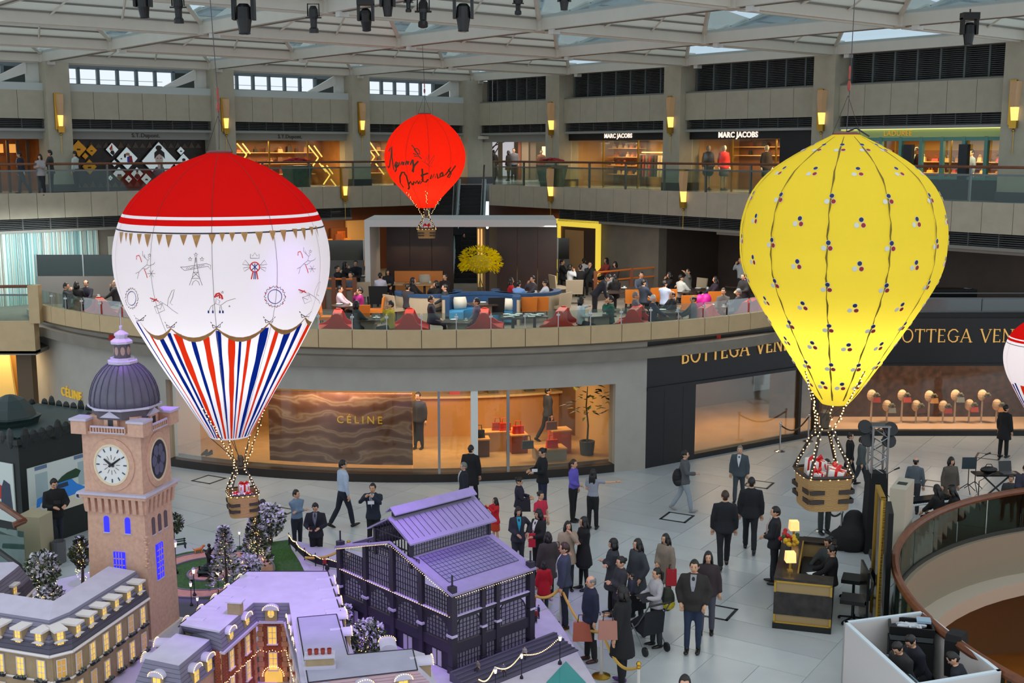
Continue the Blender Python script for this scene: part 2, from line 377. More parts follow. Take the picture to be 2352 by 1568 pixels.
def gallery(nm,F,sgn,a0,a1,parn,label):
 W=struct(nm)
 def rng(p,q):return sorted((sgn*p,sgn*q))
 n=int((a1-a0)/1.0)
 for k in range(n):
  x0,x1=rng(a0+k*1.0+.008,a0+(k+1)*1.0-.008);b=MB();b.bx(x0,x1,2.98,3.1,6.92,7.85,0,F);b.build('panel',STONE,W)
 x0,x1=rng(a0,a0+n)
 b=MB();b.bx(x0,x1,2.8,2.99,6.93,7.84,0,F);b.build('panel_backing',DARK,W)
 x0,x1=rng(a0+4.5,a0+n)
 b=MB()
 for k in range(6):z=6.52+k*.065;b.bx(x0,x1,2.72,2.9,z,z+.028,0,F)
 b.build('louver_slats',LOUV,W,kind='stuff')
 b=MB();b.bx(x0,x1,2.55,2.6,6.5,6.92,0,F);b.build('louver_backing',BLACK,W)
 for k in range(n-4):
  b=MB();x=sgn*(a0+4.5+k*1.0);b.bx(x-.02,x+.02,2.6,2.92,6.5,6.92,0,F);b.build('louver_mullion',LOUV,W)
 b=MB();b.bx(x0,x1,2.5,3.0,6.4,6.5,0,F);b.build('ledge',mat('ledge_grey',(130,128,120),.6),W)
 r=thing('balustrade',label,'railing',F@Vector((sgn*a0,3.04,7.85)))
 x0,x1=rng(a0,a0+n)
 b=MB();b.tube([F@Vector((x0,2.95,8.9)),F@Vector((x1,2.95,8.9))],.045,8);b.build('handrail',WOODRAIL,r,True,True)
 b=MB();b.bx(x0,x1,2.96,3.0,8.63,8.69,0,F);b.build('upper_channel',GREYM,r,True)
 m=int(n/2.2)+1;st=(n)/m
 for k in range(m+1):
  x=sgn*(a0+k*st);b=MB();b.bx(x-.03,x+.03,2.9,2.98,7.85,8.9,0,F);b.build('post',GREYM,r,True)
 for k in range(m):
  y0,y1=rng(a0+k*st+.02,a0+(k+1)*st-.02);b=MB();b.bx(y0,y1,2.97,2.985,7.87,8.66,0,F);b.build('glass_panel',GLSR,r,True)
 return W
gallery('wall_gallery_left',FL,1,4.7,29,0,'long glass balustrade with brown handrail on the upper gallery, left of the escalators')
gallery('wall_gallery_right',FR,-1,5.15,37.2,0,'long glass balustrade with brown handrail on the upper gallery, right of the escalators')
b=MB();b.bx(-5.15,-5.0,1.2,3.1,6.92,7.85,0,FR);b.build('trim_1',STONE,kind='structure')
b=MB();b.bx(4.55,4.7,1.2,3.1,6.92,7.85,0,FL);b.build('trim_2',STONE,kind='structure')
# restaurant platform: disc edge with tan fascia panels
AC=Vector((-2.9,49.2,0));RE=16.45
def arc(r,ang,z):return Vector((AC.x+r*math.sin(ang),AC.y-r*math.cos(ang),z))
def ang_px(x,y,z):
 p=at_z(x,y,z);return math.atan2(p.x-AC.x,AC.y-p.y)
TA0=ang_px(72,700,4.46);TA1=R(52)
mid=struct('restaurant_floor')
MIDF=mat('restaurant_carpet',(128,120,108),.8,var=.1,vs=2)
poly=[arc(RE-.05,TA0+(TA1-TA0)*k/40,0)for k in range(41)]+[Vector((14.5,39.3,0)),Vector((24,39.3,0)),Vector((24,60,0)),Vector((0,66,0)),Vector((-26,60,0)),Vector((-26,38.5,0)),Vector((-16.5,38.5,0))]
b=MB();b.prism([(p.x,p.y)for p in poly],3.4,ZM);b.build('slab',MIDF,mid)
wp=struct('wall_platform_edge')
na=30
for k in range(na):
 u0=TA0+(TA1-TA0)*k/na+.0006;u1=TA0+(TA1-TA0)*(k+1)/na-.0006
 b=MB();rs=[]
 for q in range(4):
  u=u0+(u1-u0)*q/3;rs.append([arc(RE,u,3.96),arc(RE,u,4.46),arc(RE-.16,u,4.46),arc(RE-.16,u,3.96)])
 b.rings(rs);b.build('panel',STONE2,wp)
b=MB();rs=[]
for q in range(61):
 u=TA0+(TA1-TA0)*q/60;rs.append([arc(RE-.02,u,3.9),arc(RE-.02,u,4.44),arc(RE-.15,u,4.44),arc(RE-.15,u,3.9)])
b.rings(rs);b.build('panel_backing',mat('joint_brown',(92,80,62),.8),wp)
bal=thing('balustrade','curved frameless glass balustrade along the edge of the restaurant platform','railing',arc(RE-.08,0,4.46))
for k in range(na):
 u0=TA0+(TA1-TA0)*k/na;u1=TA0+(TA1-TA0)*(k+1)/na
 b=MB();b.rings([[arc(RE-.08,u,4.46),arc(RE-.08,u,4.93),arc(RE-.095,u,4.93),arc(RE-.095,u,4.46)]for u in(u0+.002,(u0+u1)/2,u1-.002)]);b.build('glass_panel',GLSR,bal,True)
 p=arc(RE-.05,u0,0);b=MB();b.tube([(p.x,p.y,4.46),(p.x,p.y,4.9)],.016,5);b.box((p.x,p.y,4.82),(.1,.05,.05));b.build('post',STEEL,bal,True)
 # curved shop wall below
RW=16.1
def aw(x,y,z,r=RW):
 d=ray(x,y);ox,oy=-AC.x,-AC.y
 A=d.x**2+d.y**2;B=2*(d.x*ox+d.y*oy);C=ox*ox+oy*oy-r*r
 disc=B*B-4*A*C;t=(-B-math.sqrt(max(disc,0)))/(2*A);X,Y=d.x*t,d.y*t
 return math.atan2(X-AC.x,AC.y-Y)
WC=struct('wall_curved_shop')
def arcwall(b,u0,u1,z0,z1,r0,r1,n=12,mi=0):
 b.rings([[arc(r0,u,z0),arc(r0,u,z1),arc(r1,u,z1),arc(r1,u,z0)]for u in[u0+(u1-u0)*q/n for q in range(n+1)]],mi)
UA=aw(384,960,0);UB=aw(1413,960,0);U0=aw(70,850,0);U1=aw(1484,960,0)
b=MB();arcwall(b,U0,U1,2.66,3.92,RW,RW-.4,30);arcwall(b,U0,UA,0,2.66,RW,RW-.4,14);arcwall(b,UB,U1,0,2.66,RW,RW-.4,5);b.build('plaster_wall',GREYW,WC,smooth=False)
b=MB();arcwall(b,UA,UB,0,.24,RW-.02,RW-.6,24);b.build('plinth',mat('dark_brown_plinth',(38,30,26),.4),WC)
wn+=1;WS=struct(f'window_{wn}')
mull=[aw(x,960,0)for x in(384,945,1008,1090,1168,1413)]
for q in range(len(mull)-1):
 b=MB();arcwall(b,mull[q]+.001,mull[q+1]-.001,.24,2.66,RW-.14,RW-.155,8 if q else 14);b.build('pane',SHOPG,WS)
for q,(u,wd,m)in enumerate(((mull[2],.035,STEEL),(mull[3],.1,WHITE),(mull[4],.04,STEEL))):
 b=MB();p=arc(RW-.1,u,0);b.bx(-wd,wd,-.06,.06,.24,2.66,0,T(p.x,p.y)@RZ(u));b.build('mullion',m,WS)
b=MB();arcwall(b,UA-.1,UB+.06,0,.26,RW-.58,RW-5.2,24);b.build('floor',WARMF,WS)
wsb=struct('wall_shop_back')
b=MB();arcwall(b,UA-.1,UB+.06,.26,2.9,RW-5.0,RW-5.2,24);b.build('back_wall',WARMW,wsb)
b=MB();arcwall(b,mull[1]-.02,UB+.02,1.55,1.62,RW-4.3,RW-5.0,12);b.build('ledge',mat('ledge_cream',(225,190,135),.5),wsb)
b=MB();arcwall(b,mull[1]-.02,UB+.02,.26,1.55,RW-4.5,RW-5.0,12);b.build('low_wall',mat('warm_panel',(196,140,82),.5,var=.08,vs=1),wsb)
b=MB();arcwall(b,UA-.1,UB+.06,2.68,2.9,RW-.4,RW-5.2,24);b.build('soffit',mat('soffit_dark',(90,76,60),.7),wsb)
for u in(UA-.06,UB+.03):
 b=MB();b.hull2([arc(RW-.4,u,.2),arc(RW-5.1,u,.2),arc(RW-5.1,u,2.8),arc(RW-.4,u,2.8)],[arc(RW-.4,u+.005,.2),arc(RW-5.1,u+.005,.2),arc(RW-5.1,u+.005,2.8),arc(RW-.4,u+.005,2.8)]);b.build('side_wall',WARMW,wsb)
on=MATS.get('onyx')or mat('onyx',(120,78,56),.25);nt=on.node_tree;bs_=nt.nodes['Principled BSDF']
tc=nt.nodes.new('ShaderNodeTexCoord');mp=nt.nodes.new('ShaderNodeMapping');mp.inputs['Scale'].default_value=(.55,.55,1.0)
wv=nt.nodes.new('ShaderNodeTexWave');wv.bands_direction='Z';wv.inputs['Scale'].default_value=.8;wv.inputs['Distortion'].default_value=11;wv.inputs['Detail'].default_value=3;wv.inputs['Detail Scale'].default_value=1.4
cr=nt.nodes.new('ShaderNodeValToRGB');els=cr.color_ramp.elements;els[0].color=lin((128,82,60));els[1].color=lin((164,118,90))
e_=els.new(.5);e_.color=lin((146,96,72));e_=els.new(.86);e_.color=lin((190,150,118))
nt.links.new(tc.outputs['Object'],mp.inputs[0]);nt.links.new(mp.outputs[0],wv.inputs['Vector']);nt.links.new(wv.outputs['Fac'],cr.inputs[0]);nt.links.new(cr.outputs[0],bs_.inputs['Base Color'])
UO0=aw(600,960,0);UO1=mull[1]-.001
b=MB();arcwall(b,UO0,UO1,.4,2.5,RW-.45,RW-.55,14);b.build('wall_onyx',on,kind='structure')
for u in[aw(x,880,0)for x in(470,560,690,800,900,1040,1130,1230,1330)]:
 p=arc(RW-2.4,u,2.64);lamp('AREA','shop_light',p,36,(1,.76,.48),1.2)
lamp('AREA','shop_light',arc(RW-.3,UO0*.5+UO1*.5,2.62),60,(1,.8,.62),4.5,size_y=.15)
# dark corner shop on the right
P0,P1,P2=Vector((4.02,34.65,0)),Vector((10.2,38.8,0)),Vector((26,38.9,0))
P0=arc(RW,U1,0)
D1=(P1-P0).normalized();N1=Vector((D1.y,-D1.x,0));FB=frame(P0,D1,-N1);L1=(P1-P0).length
WB=struct('wall_corner_shop')
BV=mat('black_stone_front',(24,26,29),.35)
xa=0.0
def fx(x,y=950):q=FB.inverted()@at_pl(x,y,P0,N1);return q.x
FB2=frame(P1,(1,0,0),(0,1,0))
a1_,a2_,a3_=fx(1597),fx(1838),fx(1962)
b=MB();b.bx(0,L1+.0,0,.4,2.42,3.96,0,FB);b.bx(0,a1_,0,.4,0,2.42,0,FB);b.bx(0,L1,-.06,.02,2.36,2.46,0,FB);b.bx(.0,L1,-.03,0,3.9,3.99,0,FB);b.build('front_left',BV,WB)
b=MB();b.bx(0,16,0,.4,2.42,3.96,0,FB2);b.bx(0,16,-.05,.02,2.38,2.46,0,FB2);b.build('front_right',BV,WB)
for x in(a1_*.36,a1_*.74):
 b=MB();b.bx(x-.006,x+.006,-.004,.01,0,2.36,0,FB);b.build('joint',BLACK,WB)
b=MB();b.bx(a1_,L1,0,.3,0,.16,0,FB);b.bx(0,16,0,.3,0,.16,0,FB2);b.build('plinth',BLACK,WB)
wn+=1;W2=struct(f'window_{wn}')
for(q0,q1)in((a1_+.02,a2_-.05),(a2_+.05,L1-.12)):
 b=MB();b.bx(q0,q1,.1,.115,.16,2.42,0,FB);b.build('pane',SHOPG,W2)
b=MB();b.bx(a2_-.06,a2_+.06,.02,.16,.1,2.42,0,FB);b.bx(L1-.14,L1+.02,.0,.2,.1,2.42,0,FB);b.build('window_frame',BLACK,W2)
wn+=1;W3=struct(f'window_{wn}')
b=MB();b.bx(.12,16,.1,.115,.16,2.42,0,FB2);b.build('pane',SHOPG,W3)
b=MB();b.bx(0,L1+4,.3,6,0,.15,0,FB);b.build('floor',mat('amber_carpet',(178,140,92),.6,var=.15,vs=1.2),W2)
b=MB();b.bx(0,L1+2,5.0,5.2,.15,2.8,0,FB);b.bx(.1,.25,.4,5.2,.15,2.8,0,FB);b.build('back_wall',mat('shop_brown_wall',(120,86,58),.6,var=.1,vs=1),W2)
b=MB();b.bx(0,L1+2,.4,5.2,2.5,2.7,0,FB);b.build('soffit',mat('shop_soffit',(170,140,110),.6),W2)
DB=mat('display_back_brown',(66,46,38),.35,var=.6,vs=5)
b=MB();b.bx(-1.2,16,2.0,2.1,.15,2.7,0,FB2);b.build('display_back',DB,W3)
b=MB();b.bx(.1,16,.13,2.0,0,.2,0,FB2);b.build('display_floor',mat('display_stone',(205,170,140),.5),W3)
b=MB();b.bx(0,16,.15,2.1,2.5,2.6,0,FB2);b.build('soffit',DARK,W3)
for k,x in enumerate((1.4,3.2,5.0)):
 lamp('AREA','shop_light',FB@Vector((a1_+x,2.2,2.45)),50,(1,.64,.32),1.0)
for k in range(5):lamp('AREA','shop_light',FB2@Vector((1.2+1.5*k,.7,2.46)),42,(1,.74,.52),.5)
# mid level back walls under the gallery
wm=struct('wall_mid_right')
BRN=mat('grey_brown_stone',(104,98,88),.7,var=.12,vs=1.5)
b=MB();b.bx(-15.4,-10.3,2.3,2.75,ZM,6.45,0,FR);b.build('stone_wall',BRN,wm)
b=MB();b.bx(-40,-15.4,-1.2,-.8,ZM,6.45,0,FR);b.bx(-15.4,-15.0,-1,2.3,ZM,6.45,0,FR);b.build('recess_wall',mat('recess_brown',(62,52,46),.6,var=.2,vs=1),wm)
b=MB();b.bx(-10.2,0,-1.2,-.8,ZM,6.95,0,FR);b.build('brown_wall',mat('brown_shop_wall',(120,72,44),.6,var=.1,vs=1),wm)
wl=struct('wall_mid_left')
b=MB();b.bx(0,12.5,-1.2,-.8,ZM,6.95,0,FL);b.build('brown_wall',mat('brown_shop_wall',(120,72,44),.6),wl)
b=MB();b.bx(12.4,40,2.0,2.4,ZM,6.45,0,FL);b.build('stone_wall',mat('mid_left_stone',(118,112,100),.7,var=.08,vs=2),wl)
# ground floor of stone tiles
TM=[mat('floor_stone_a',(188,194,196),.3,var=.05,vs=1.5),mat('floor_stone_b',(184,189,191),.3,var=.05,vs=1.5),mat('floor_stone_c',(179,184,187),.32,var=.05,vs=1.5)]
fl=struct('floor')
TILEJ=mat('floor_joint',(150,151,148),.5)
b=MB();b.bx(-40,7.3,8,60,-.3,-.012);b.bx(7.3,40,29.3,60,-.3,-.012)
for k in range(72):
 def sq(a):
  c,s=math.cos(a),math.sin(a);t=min(((24.4 if c>0 else-8.37)/c)if abs(c)>1e-6 else 99,((8.36 if s>0 else-12.9)/s)if abs(s)>1e-6 else 99);return(15.67+c*t,20.94+s*t)
 a0_,a1_=2*pi*k/72+.003,2*pi*(k+1)/72+.003;p0_,p1_=sq(a0_),sq(a1_);q0_,q1_=[(15.67+8.2*math.cos(a_),20.94+8.2*math.sin(a_))for a_ in(a0_,a1_)];b.add([(*q0_,-.012),(*p0_,-.012),(*p1_,-.012),(*q1_,-.012)],[(0,1,2,3)])
b.build('floor_bed',[TM[1]],fl)
VC=Vector((15.67,20.94,0));VR=8.19
tl=[]
A0=R(-33);ca,sa=math.cos(A0),math.sin(A0)
Wt,Ht=2.7,.9
for i in range(-14,15):
 for j in range(-14,15):
  for k in range(3):
   blk=2.7
   if(i+j)%2:x0,y0,dx,dy=i*blk,j*blk+k*.9,2.7,.9
   else:x0,y0,dx,dy=i*blk+k*.9,j*blk,.9,2.7
   cx_,cy_=x0+dx/2,y0+dy/2
   X,Y=cx_*ca-cy_*sa,27+cx_*sa+cy_*ca
   q=pxy((X,Y,0))
   if q is None:continue
   if Y<15.5 or Y>44:continue
   dc=math.hypot(X-AC.x,Y-AC.y)
   if dc<RW-1.2 or(Vector((X,Y,0))-P0).dot(-N1)>1.0 and X>3 or Y>39.6:continue
   if(Vector((X,Y,0))-VC).length<VR+1.2:continue
   if not(-60<q[0]<2420 and q[1]<1640):continue
   hid=-14<X<.8 and Y<24.5 and X*1.0<.6
   tl.append((Y,X,Y,dx,dy,hid))
tl.sort(key=lambda t:(t[5],t[0]));rest=MB()
for n_,(o_,X,Y,dx,dy,hid)in enumerate(tl):
 M=T(X,Y)@RZ(A0);rnd=random.choice((0,0,1,1,2))
 if n_<298 and not hid:
  b=MB();b.box((0,0,-.012),(dx-.014,dy-.014,.024),0,M);b.build('tile',TM[rnd],fl)
 else:rest.box((0,0,-.012),(dx-.014,dy-.014,.024),rnd,M)
if rest.v:rest.build('outer_tiles',TM,fl,kind='stuff')
# PEOPLE
PENDING=[]
def cloth(c):return mat('cloth_%d_%d_%d'%c,c,.85,var=.06,vs=20)
SKIN=mat('skin',(214,164,132),.55);SKIN2=mat('skin_tan',(190,138,106),.55)
EYE=mat('eye_dark',(34,26,24),.3);LIP=mat('lip',(170,92,84),.5)
HAIRK=mat('hair_black',(22,18,17),.45);HAIRG=mat('hair_grey',(120,118,114),.5);HAIRB=mat('hair_brown',(58,38,28),.45)
SHOEK=mat('shoe_black',(18,17,17),.35)
def loft(b,pts,rad,xref,n=10):
 P=[Vector(p)for p in pts];rs=[]
 for i,p in enumerate(P):
  d=(P[min(i+1,len(P)-1)]-P[max(i-1,0)]).normalized();x=Vector(xref);x=(x-d*x.dot(d))
  if x.length<1e-3:x=Vector((0,1,0))-d*d.y
  x.normalize();y=d.cross(x);r=rad[i];rx,ry=r if isinstance(r,tuple)else(r,r)
  rs.append([tuple(p+x*rx*math.cos(2*pi*k/n)+y*ry*math.sin(2*pi*k/n))for k in range(n)])
 b.rings(rs)
def ik(S,Tg,l1,l2,hint):
 d=Tg-S;L=d.length
 if L>l1+l2-.005:Tg=S+d*((l1+l2-.005)/L);d=Tg-S;L=d.length
 u=d/L;a=(l1*l1-l2*l2+L*L)/(2*L);h=math.sqrt(max(l1*l1-a*a,1e-6));hv=Vector(hint);hv=(hv-u*hv.dot(u)).normalized()
 return S+u*a+hv*h,Tg
ARMS={'hang':(.26,.04,.80),'fwd':(.25,.25,.86),'back':(.25,-.20,.84),'phone':(.07,.30,1.27),'photo':(.09,.33,1.46),'fold':(-.13,.19,1.17),'waist':(.06,.22,1.04),'hip':(.24,.03,1.02),'point':(.66,.30,1.36),'bagfront':(.05,.24,.88),'table':(.16,.40,1.06),'face':(.04,.19,1.46),'lap':(.08,.28,.98),'rail':(.10,.36,1.20),'up':(.30,.25,1.60),'hold':(.13,.30,1.12),'behind':(.06,-.16,.95),'pocket':(.22,.08,.92),'keys':(.14,.42,1.02),'cradle':(.02,.24,1.18),'push':(.20,.42,1.0)}
def hand(b,W,d,side,curl=.5):
 d=d.normalized();up=Vector((0,0,1));x=d.cross(up)
 if x.length<.2:x=Vector((1,0,0))
 x.normalize();nrm=x.cross(d)
 b.tube([W-d*.02,W+d*.03,W+d*.085],[.024,.034,.036],6)
 for k,(o,l)in enumerate(((-.03,.062),(-.01,.072),(.011,.068),(.031,.052))):
  p=W+d*.085+x*o;q=p+(d*math.cos(curl*.6)-nrm*math.sin(curl*.6))*l*.55;r=q+(d*math.cos(curl*1.6)-nrm*math.sin(curl*1.6))*l*.5
  b.tube([p-d*.015,p,q,r],[.0095,.0095,.009,.007],5)
 t=W+d*.035-x*side*.032;b.tube([W+d*.02-x*side*.015,t,t+d*.03-x*side*.022-nrm*.012,t+d*.058-x*side*.02-nrm*.024],[.013,.012,.011,.008],5)
def head_mesh(b,M,female,mi=(0,1,2)):
 nu,nv=16,11;rs=[]
 for j in range(1,nv):
  ph=pi*j/nv;z=-math.cos(ph);r=math.sin(ph);row=[]
  for k in range(nu):
   a=2*pi*k/nu;x=r*math.cos(a);y=r*math.sin(a)
   sx,sy=.077,.096
   if z<0:sx*=1-.22*(-z)**1.3;sy*=1-.10*(-z)
   if y<0 and z<-.2:y*=.82
   X,Y,Z=x*sx,y*sy,z*.122
   fr=y>.75*r and y>0
   if abs(x)<.22 and y>0 and-.38<z<.02:Y+=.018*(1 if abs(x)<.1 else.3)
   if y>0 and.2<abs(x)<.6 and-.05<z<.15:Y-=.007
   if y>0 and abs(x)<.3 and z<-.75:Y+=.012
   row.append((X,Y,Z))
  rs.append(row)
 n0=len(b.v);b.rings(rs,mi[0],M,True)
 for s in(-1,1):
  b.ball((s*.030,.083,.008),(.012,.009,.006),6,4,mi[1],M);b.ball((s*.031,.088,.030),(.018,.007,.004),6,3,mi[1],M)
  b.ball((s*.079,-.008,-.005),(.012,.02,.032),6,4,mi[0],M)
 b.ball((0,.086,-.064),(.024,.010,.008),6,4,mi[2],M);b.ball((0,.104,-.022),(.011,.013,.012),6,4,mi[0],M)
def hair_mesh(style,M):
 b=MB();nu,nv=16,11;rs=[]
 for j in range(1,nv):
  ph=pi*j/nv;z=-math.cos(ph);r=math.sin(ph);row=[]
  for k in range(nu):
   a=2*pi*k/nu;x=r*math.cos(a);y=r*math.sin(a);f=1.13
   lim={'short':.42,'bald':9,'bob':.40,'long':.42,'bun':.45,'pony':.45}[style]if y>.35*r+.05 else({'short':-.02,'bald':.0,'bob':-.75,'long':-.7,'bun':.05,'pony':0}[style]if abs(x)>.55*r else{'short':-.5,'bald':-.45,'bob':-.8,'long':-.9,'bun':-.4,'pony':-.4}[style])
   if y>.35*r+.05 and abs(x)>.5 and style in('bob','long'):lim=-.5
   if z<lim or(style=='bald' and(z>.45)):f=.86
   X,Y,Z=x*.08*f,(y*.097-.006)*f,z*.124*f
   if f>1:Y+=.004*math.sin(a*5);Z+=.004*math.sin(a*7)
   row.append((X,Y,Z))
  rs.append(row)
 b.rings(rs,0,M)
 if style=='long':
  b2=MB();
  for k,(x0,w_)in enumerate(((-.045,.045),(.0,.05),(.045,.045))):
   loft(b,[M@Vector((x0,-.06,.02)),M@Vector((x0*1.2,-.092,-.10)),M@Vector((x0*1.25,-.10,-.22)),M@Vector((x0*1.1,-.10,-.33))],[(w_,.035),(w_,.035),(w_*.95,.03),(w_*.6,.015)],(1,0,0),8)
  for s in(-1,1):loft(b,[M@Vector((s*.075,.0,.02)),M@Vector((s*.085,-.01,-.10)),M@Vector((s*.085,.005,-.20)),M@Vector((s*.08,.01,-.27))],[(.02,.04),(.022,.045),(.022,.04),(.012,.02)],(1,0,0),8)
 if style=='bob':
  for s in(-1,1):loft(b,[M@Vector((s*.075,-.01,.03)),M@Vector((s*.085,-.012,-.06)),M@Vector((s*.08,-.012,-.13))],[(.02,.05),(.024,.058),(.015,.04)],(1,0,0),8)
  loft(b,[M@Vector((0,-.075,.03)),M@Vector((0,-.092,-.07)),M@Vector((0,-.085,-.14))],[(.075,.03),(.085,.03),(.06,.02)],(1,0,0),8)
 if style=='bun':b.ball((0,-.115,.05),(.045,.04,.042),8,6,0,M)
 if style=='pony':loft(b,[M@Vector((0,-.09,.05)),M@Vector((0,-.14,.0)),M@Vector((0,-.135,-.12)),M@Vector((0,-.12,-.22))],[.02,.035,.032,.01],(1,0,0),8)
 return b
def person(label,loc,face=180,H=1.72,sex='m',legs='stand',armL='hang',armR='hang',lean=0,headpitch=0,headyaw=0,top=(30,32,40),topk='jacket',bot=(28,28,34),botk='trousers',shoe=None,hair='short',hairm=None,skin=None,shirt=None,tie=None,vox=.034,group=None,twist=0,girth=1.0,hem=None,sleeve=1.0,seat=.46,tights=None):
 sc=H/1.72
 t=thing('person',label,'person',loc,R(face),group,sc)
 skin=skin or SKIN;hairm=hairm or HAIRK;g=girth
 sw=.185 if sex=='m' else.160
 lp={'stand':((2,0,.02),(-2,2,-.02)),'walk':((18,8,0),(-15,16,0)),'walk2':((-15,18,0),(18,6,0)),'sit':((82,80,.03),(80,86,-.03)),'cross':((-6,4,-.06),(10,6,.06)),'sitfwd':((80,60,.03),(78,66,-.03)),'kneel':((70,130,.04),(78,135,-.04)),'ease':((8,10,.05),(-3,0,-.03)),'perch':((60,55,.03),(55,60,-.03))}[legs]
 l1,l2=.44,.41;J=[]
 for s,(a,kb,sp)in zip((1,-1),lp):
  hip=Vector((s*.088,0,0));a_,k_=R(a),R(kb)
  if legs in('sit','sitfwd','perch'):sp=s*.10
  kn=hip+Vector((sp,math.sin(a_),-math.cos(a_)))*l1;an=kn+Vector((sp*.3,math.sin(a_-k_),-math.cos(a_-k_)))*l2
  J.append((hip,kn,an,a_-k_))
 low=min(j[2].z for j in J);pz=.085-low
 if legs in('sit','sitfwd'):pz=seat+.10
 J=[(h+Vector((0,0,pz)),k+Vector((0,0,pz)),an+Vector((0,0,pz)),p)for h,k,an,p in J]
 Mt=T(0,0,pz)@RX(-R(lean))@RZ(R(twist))@T(0,0,-.90)
 def tp(x,y,z):return Mt@Vector((x,y,z))
 xr=(Mt.to_3x3()@Vector((1,0,0)))
 fat=(g-1)
 def torso(b,off,z0=.84,ztop=1.47):
  R0=[(.84,.12,.10,0),(.93,.160 if sex=='m' else.168,.112,0),(1.06,.145 if sex=='m' else.128,.10+fat*.25,.01+fat*.1),(1.18,.155 if sex=='m' else.138,.108+fat*.15,.012),(1.29,.17 if sex=='m' else.152,.118 if sex=='m' else.122,.012),(1.39,.168 if sex=='m' else.145,.095,0),(1.44,.115 if sex=='m' else.10,.075,-.004),(1.47,.066,.062,-.006)]
  R0=[r for r in R0 if r[0]>=z0-.001 and r[0]<=ztop+.001]
  loft(b,[tp(0,r[3],r[0])for r in R0],[((r[1]+off)*(1+fat*.5),r[2]+off)for r in R0],xr,12)
 hands=[]
 for s,arm in((1,armL),(-1,armR)):
  tx=ARMS[arm]if isinstance(arm,str)else arm
  S=tp(s*sw,-.005,1.395);Tg=tp(s*tx[0],tx[1],tx[2])
  E,Wr=ik(S,Tg,.285,.255,Mt.to_3x3()@Vector((s*.75,-.55,-.7)))
  hands.append((S,E,Wr,s))
 def arms(b,off,frac=1.0):
  for S,E,Wr,s in hands:
   S0=S+(Mt.to_3x3()@Vector((-s*.06,0,-.01)))
   if frac>=.55:
    f=(frac-.5)/.5;loft(b,[S0,S,S.lerp(E,.5),E,E.lerp(Wr,.5*f),E.lerp(Wr,f)],[.055+off,.056+off,.047+off,.041+off,.038+off,.029+off*1.1],(0,1,.2),8)
   else:loft(b,[S0,S,S.lerp(E,.45),S.lerp(E,frac*2)],[.055+off,.056+off,.05+off,.047+off],(0,1,.2),8)
 def legsm(b,off,low=1.0,flare=0):
  for h,k,an,p in J:
   h0=h+Vector((0,0,.03))
   if low>=.99:loft(b,[h0,h.lerp(k,.12),h.lerp(k,.5),k,k.lerp(an,.35),k.lerp(an,1.0)],[.080+off,.088+off,.075+off,.056+off,.054+off+flare*.5,.040+off+flare],(1,0,0),8)
   else:loft(b,[h0,h.lerp(k,.12),h.lerp(k,.5),h.lerp(k,low*2)],[.080+off,.09+off,.082+off,.075+off],(1,0,0),8)
  loft(b,[Vector((-.09,0,pz+.01)),Vector((0,0,pz)),Vector((.09,0,pz+.01))],[.09+off]*3,(0,1,0),8)
 b=MB();torso(b,0);arms(b,0);legsm(b,0)
 loft(b,[tp(0,-.008,1.43),tp(0,0,1.50),tp(0,.01,1.55)],[.062,.052,.052],xr,8)
 for h,k,an,p in J:
  f=Vector((0,math.cos(max(min(p,.5),-.7)),math.sin(max(min(p,.5),-.7))*1.0));base=an+Vector((0,-.03,-.04))
  loft(b,[an,base],[.042,.04],(1,0,0),8)
 Mh=Mt@T(0,.012,1.60)@RZ(-R(headyaw))@RX(-R(headpitch))
 ex=MB();head_mesh(ex,Mh,sex=='f')
 for S,E,Wr,s in hands:hand(ex,Wr,(Wr-E),s)
 ob=b.build('body',[skin,EYE,LIP],t,smooth=True);PENDING.append((ob,vox*1.15,ex))
 hair_mesh(hair,Mh).build('hair',hairm,t,smooth=True)
 sm=mat('shoe_%d_%d_%d'%shoe,shoe,.4)if shoe else SHOEK
 for h,k,an,p in J:
  q=max(min(p,.5),-.75);f=Vector((0,math.cos(q),math.sin(q)));u=Vector((0,-math.sin(q),math.cos(q)));bs=MB()
  heel=an-u*.045
  loft(bs,[heel-f*.065,heel-f*.04,heel+f*.05,heel+f*.14,heel+f*.185],[(.026,.03),(.038,.044),(.042,.042),(.044,.026),(.026,.015)],(1,0,0),8)
  loft(bs,[heel,an+u*.03],[.045,.044],(1,0,0),8);bs.build('shoe',sm,t,smooth=True)
 bm=cloth(bot)
 def pend(b,name,m,extra=None):ob=b.build(name,[m],t,smooth=True);PENDING.append((ob,vox,extra))
 if botk=='trousers':
  b=MB();legsm(b,.014,1.0,.008);torso(b,.008,.84,1.06);pend(b,'trousers',bm)
 elif botk=='jeans':
  b=MB();legsm(b,.010,1.0,.0);torso(b,.006,.84,1.06);pend(b,'jeans',bm)
 elif botk=='shorts':
  b=MB();legsm(b,.022,.42);torso(b,.008,.84,1.06);pend(b,'shorts',bm)
 elif botk=='skirt':
  hz=hem or.52;b=MB()
  if legs in('sit','sitfwd','perch'):legsm(b,.02,.48);torso(b,.01,.84,1.06)
  else:loft(b,[tp(0,0,1.05),tp(0,0,.93),tp(0,.01,.75),Vector((0,.01,pz-.90+hz))],[(.14,.11),(.182,.135),(.195,.155),(.20,.165)],xr,14)
  pend(b,'skirt',bm)
 if tights:b=MB();legsm(b,.004);pend(b,'tights',cloth(tights))
 tm=cloth(top)
 off={'shirt':.014,'tee':.013,'jacket':.024,'coat':.032,'knit':.022,'dress':.016}[topk]
 b=MB();arms(b,off,sleeve);torso(b,off+.004,.93,1.47 if topk!='tee' else 1.44)
 hz={'shirt':.90,'tee':.90,'jacket':.80,'coat':.58,'knit':.86,'dress':.55}[topk]
 if hem and botk!='skirt':hz=hem
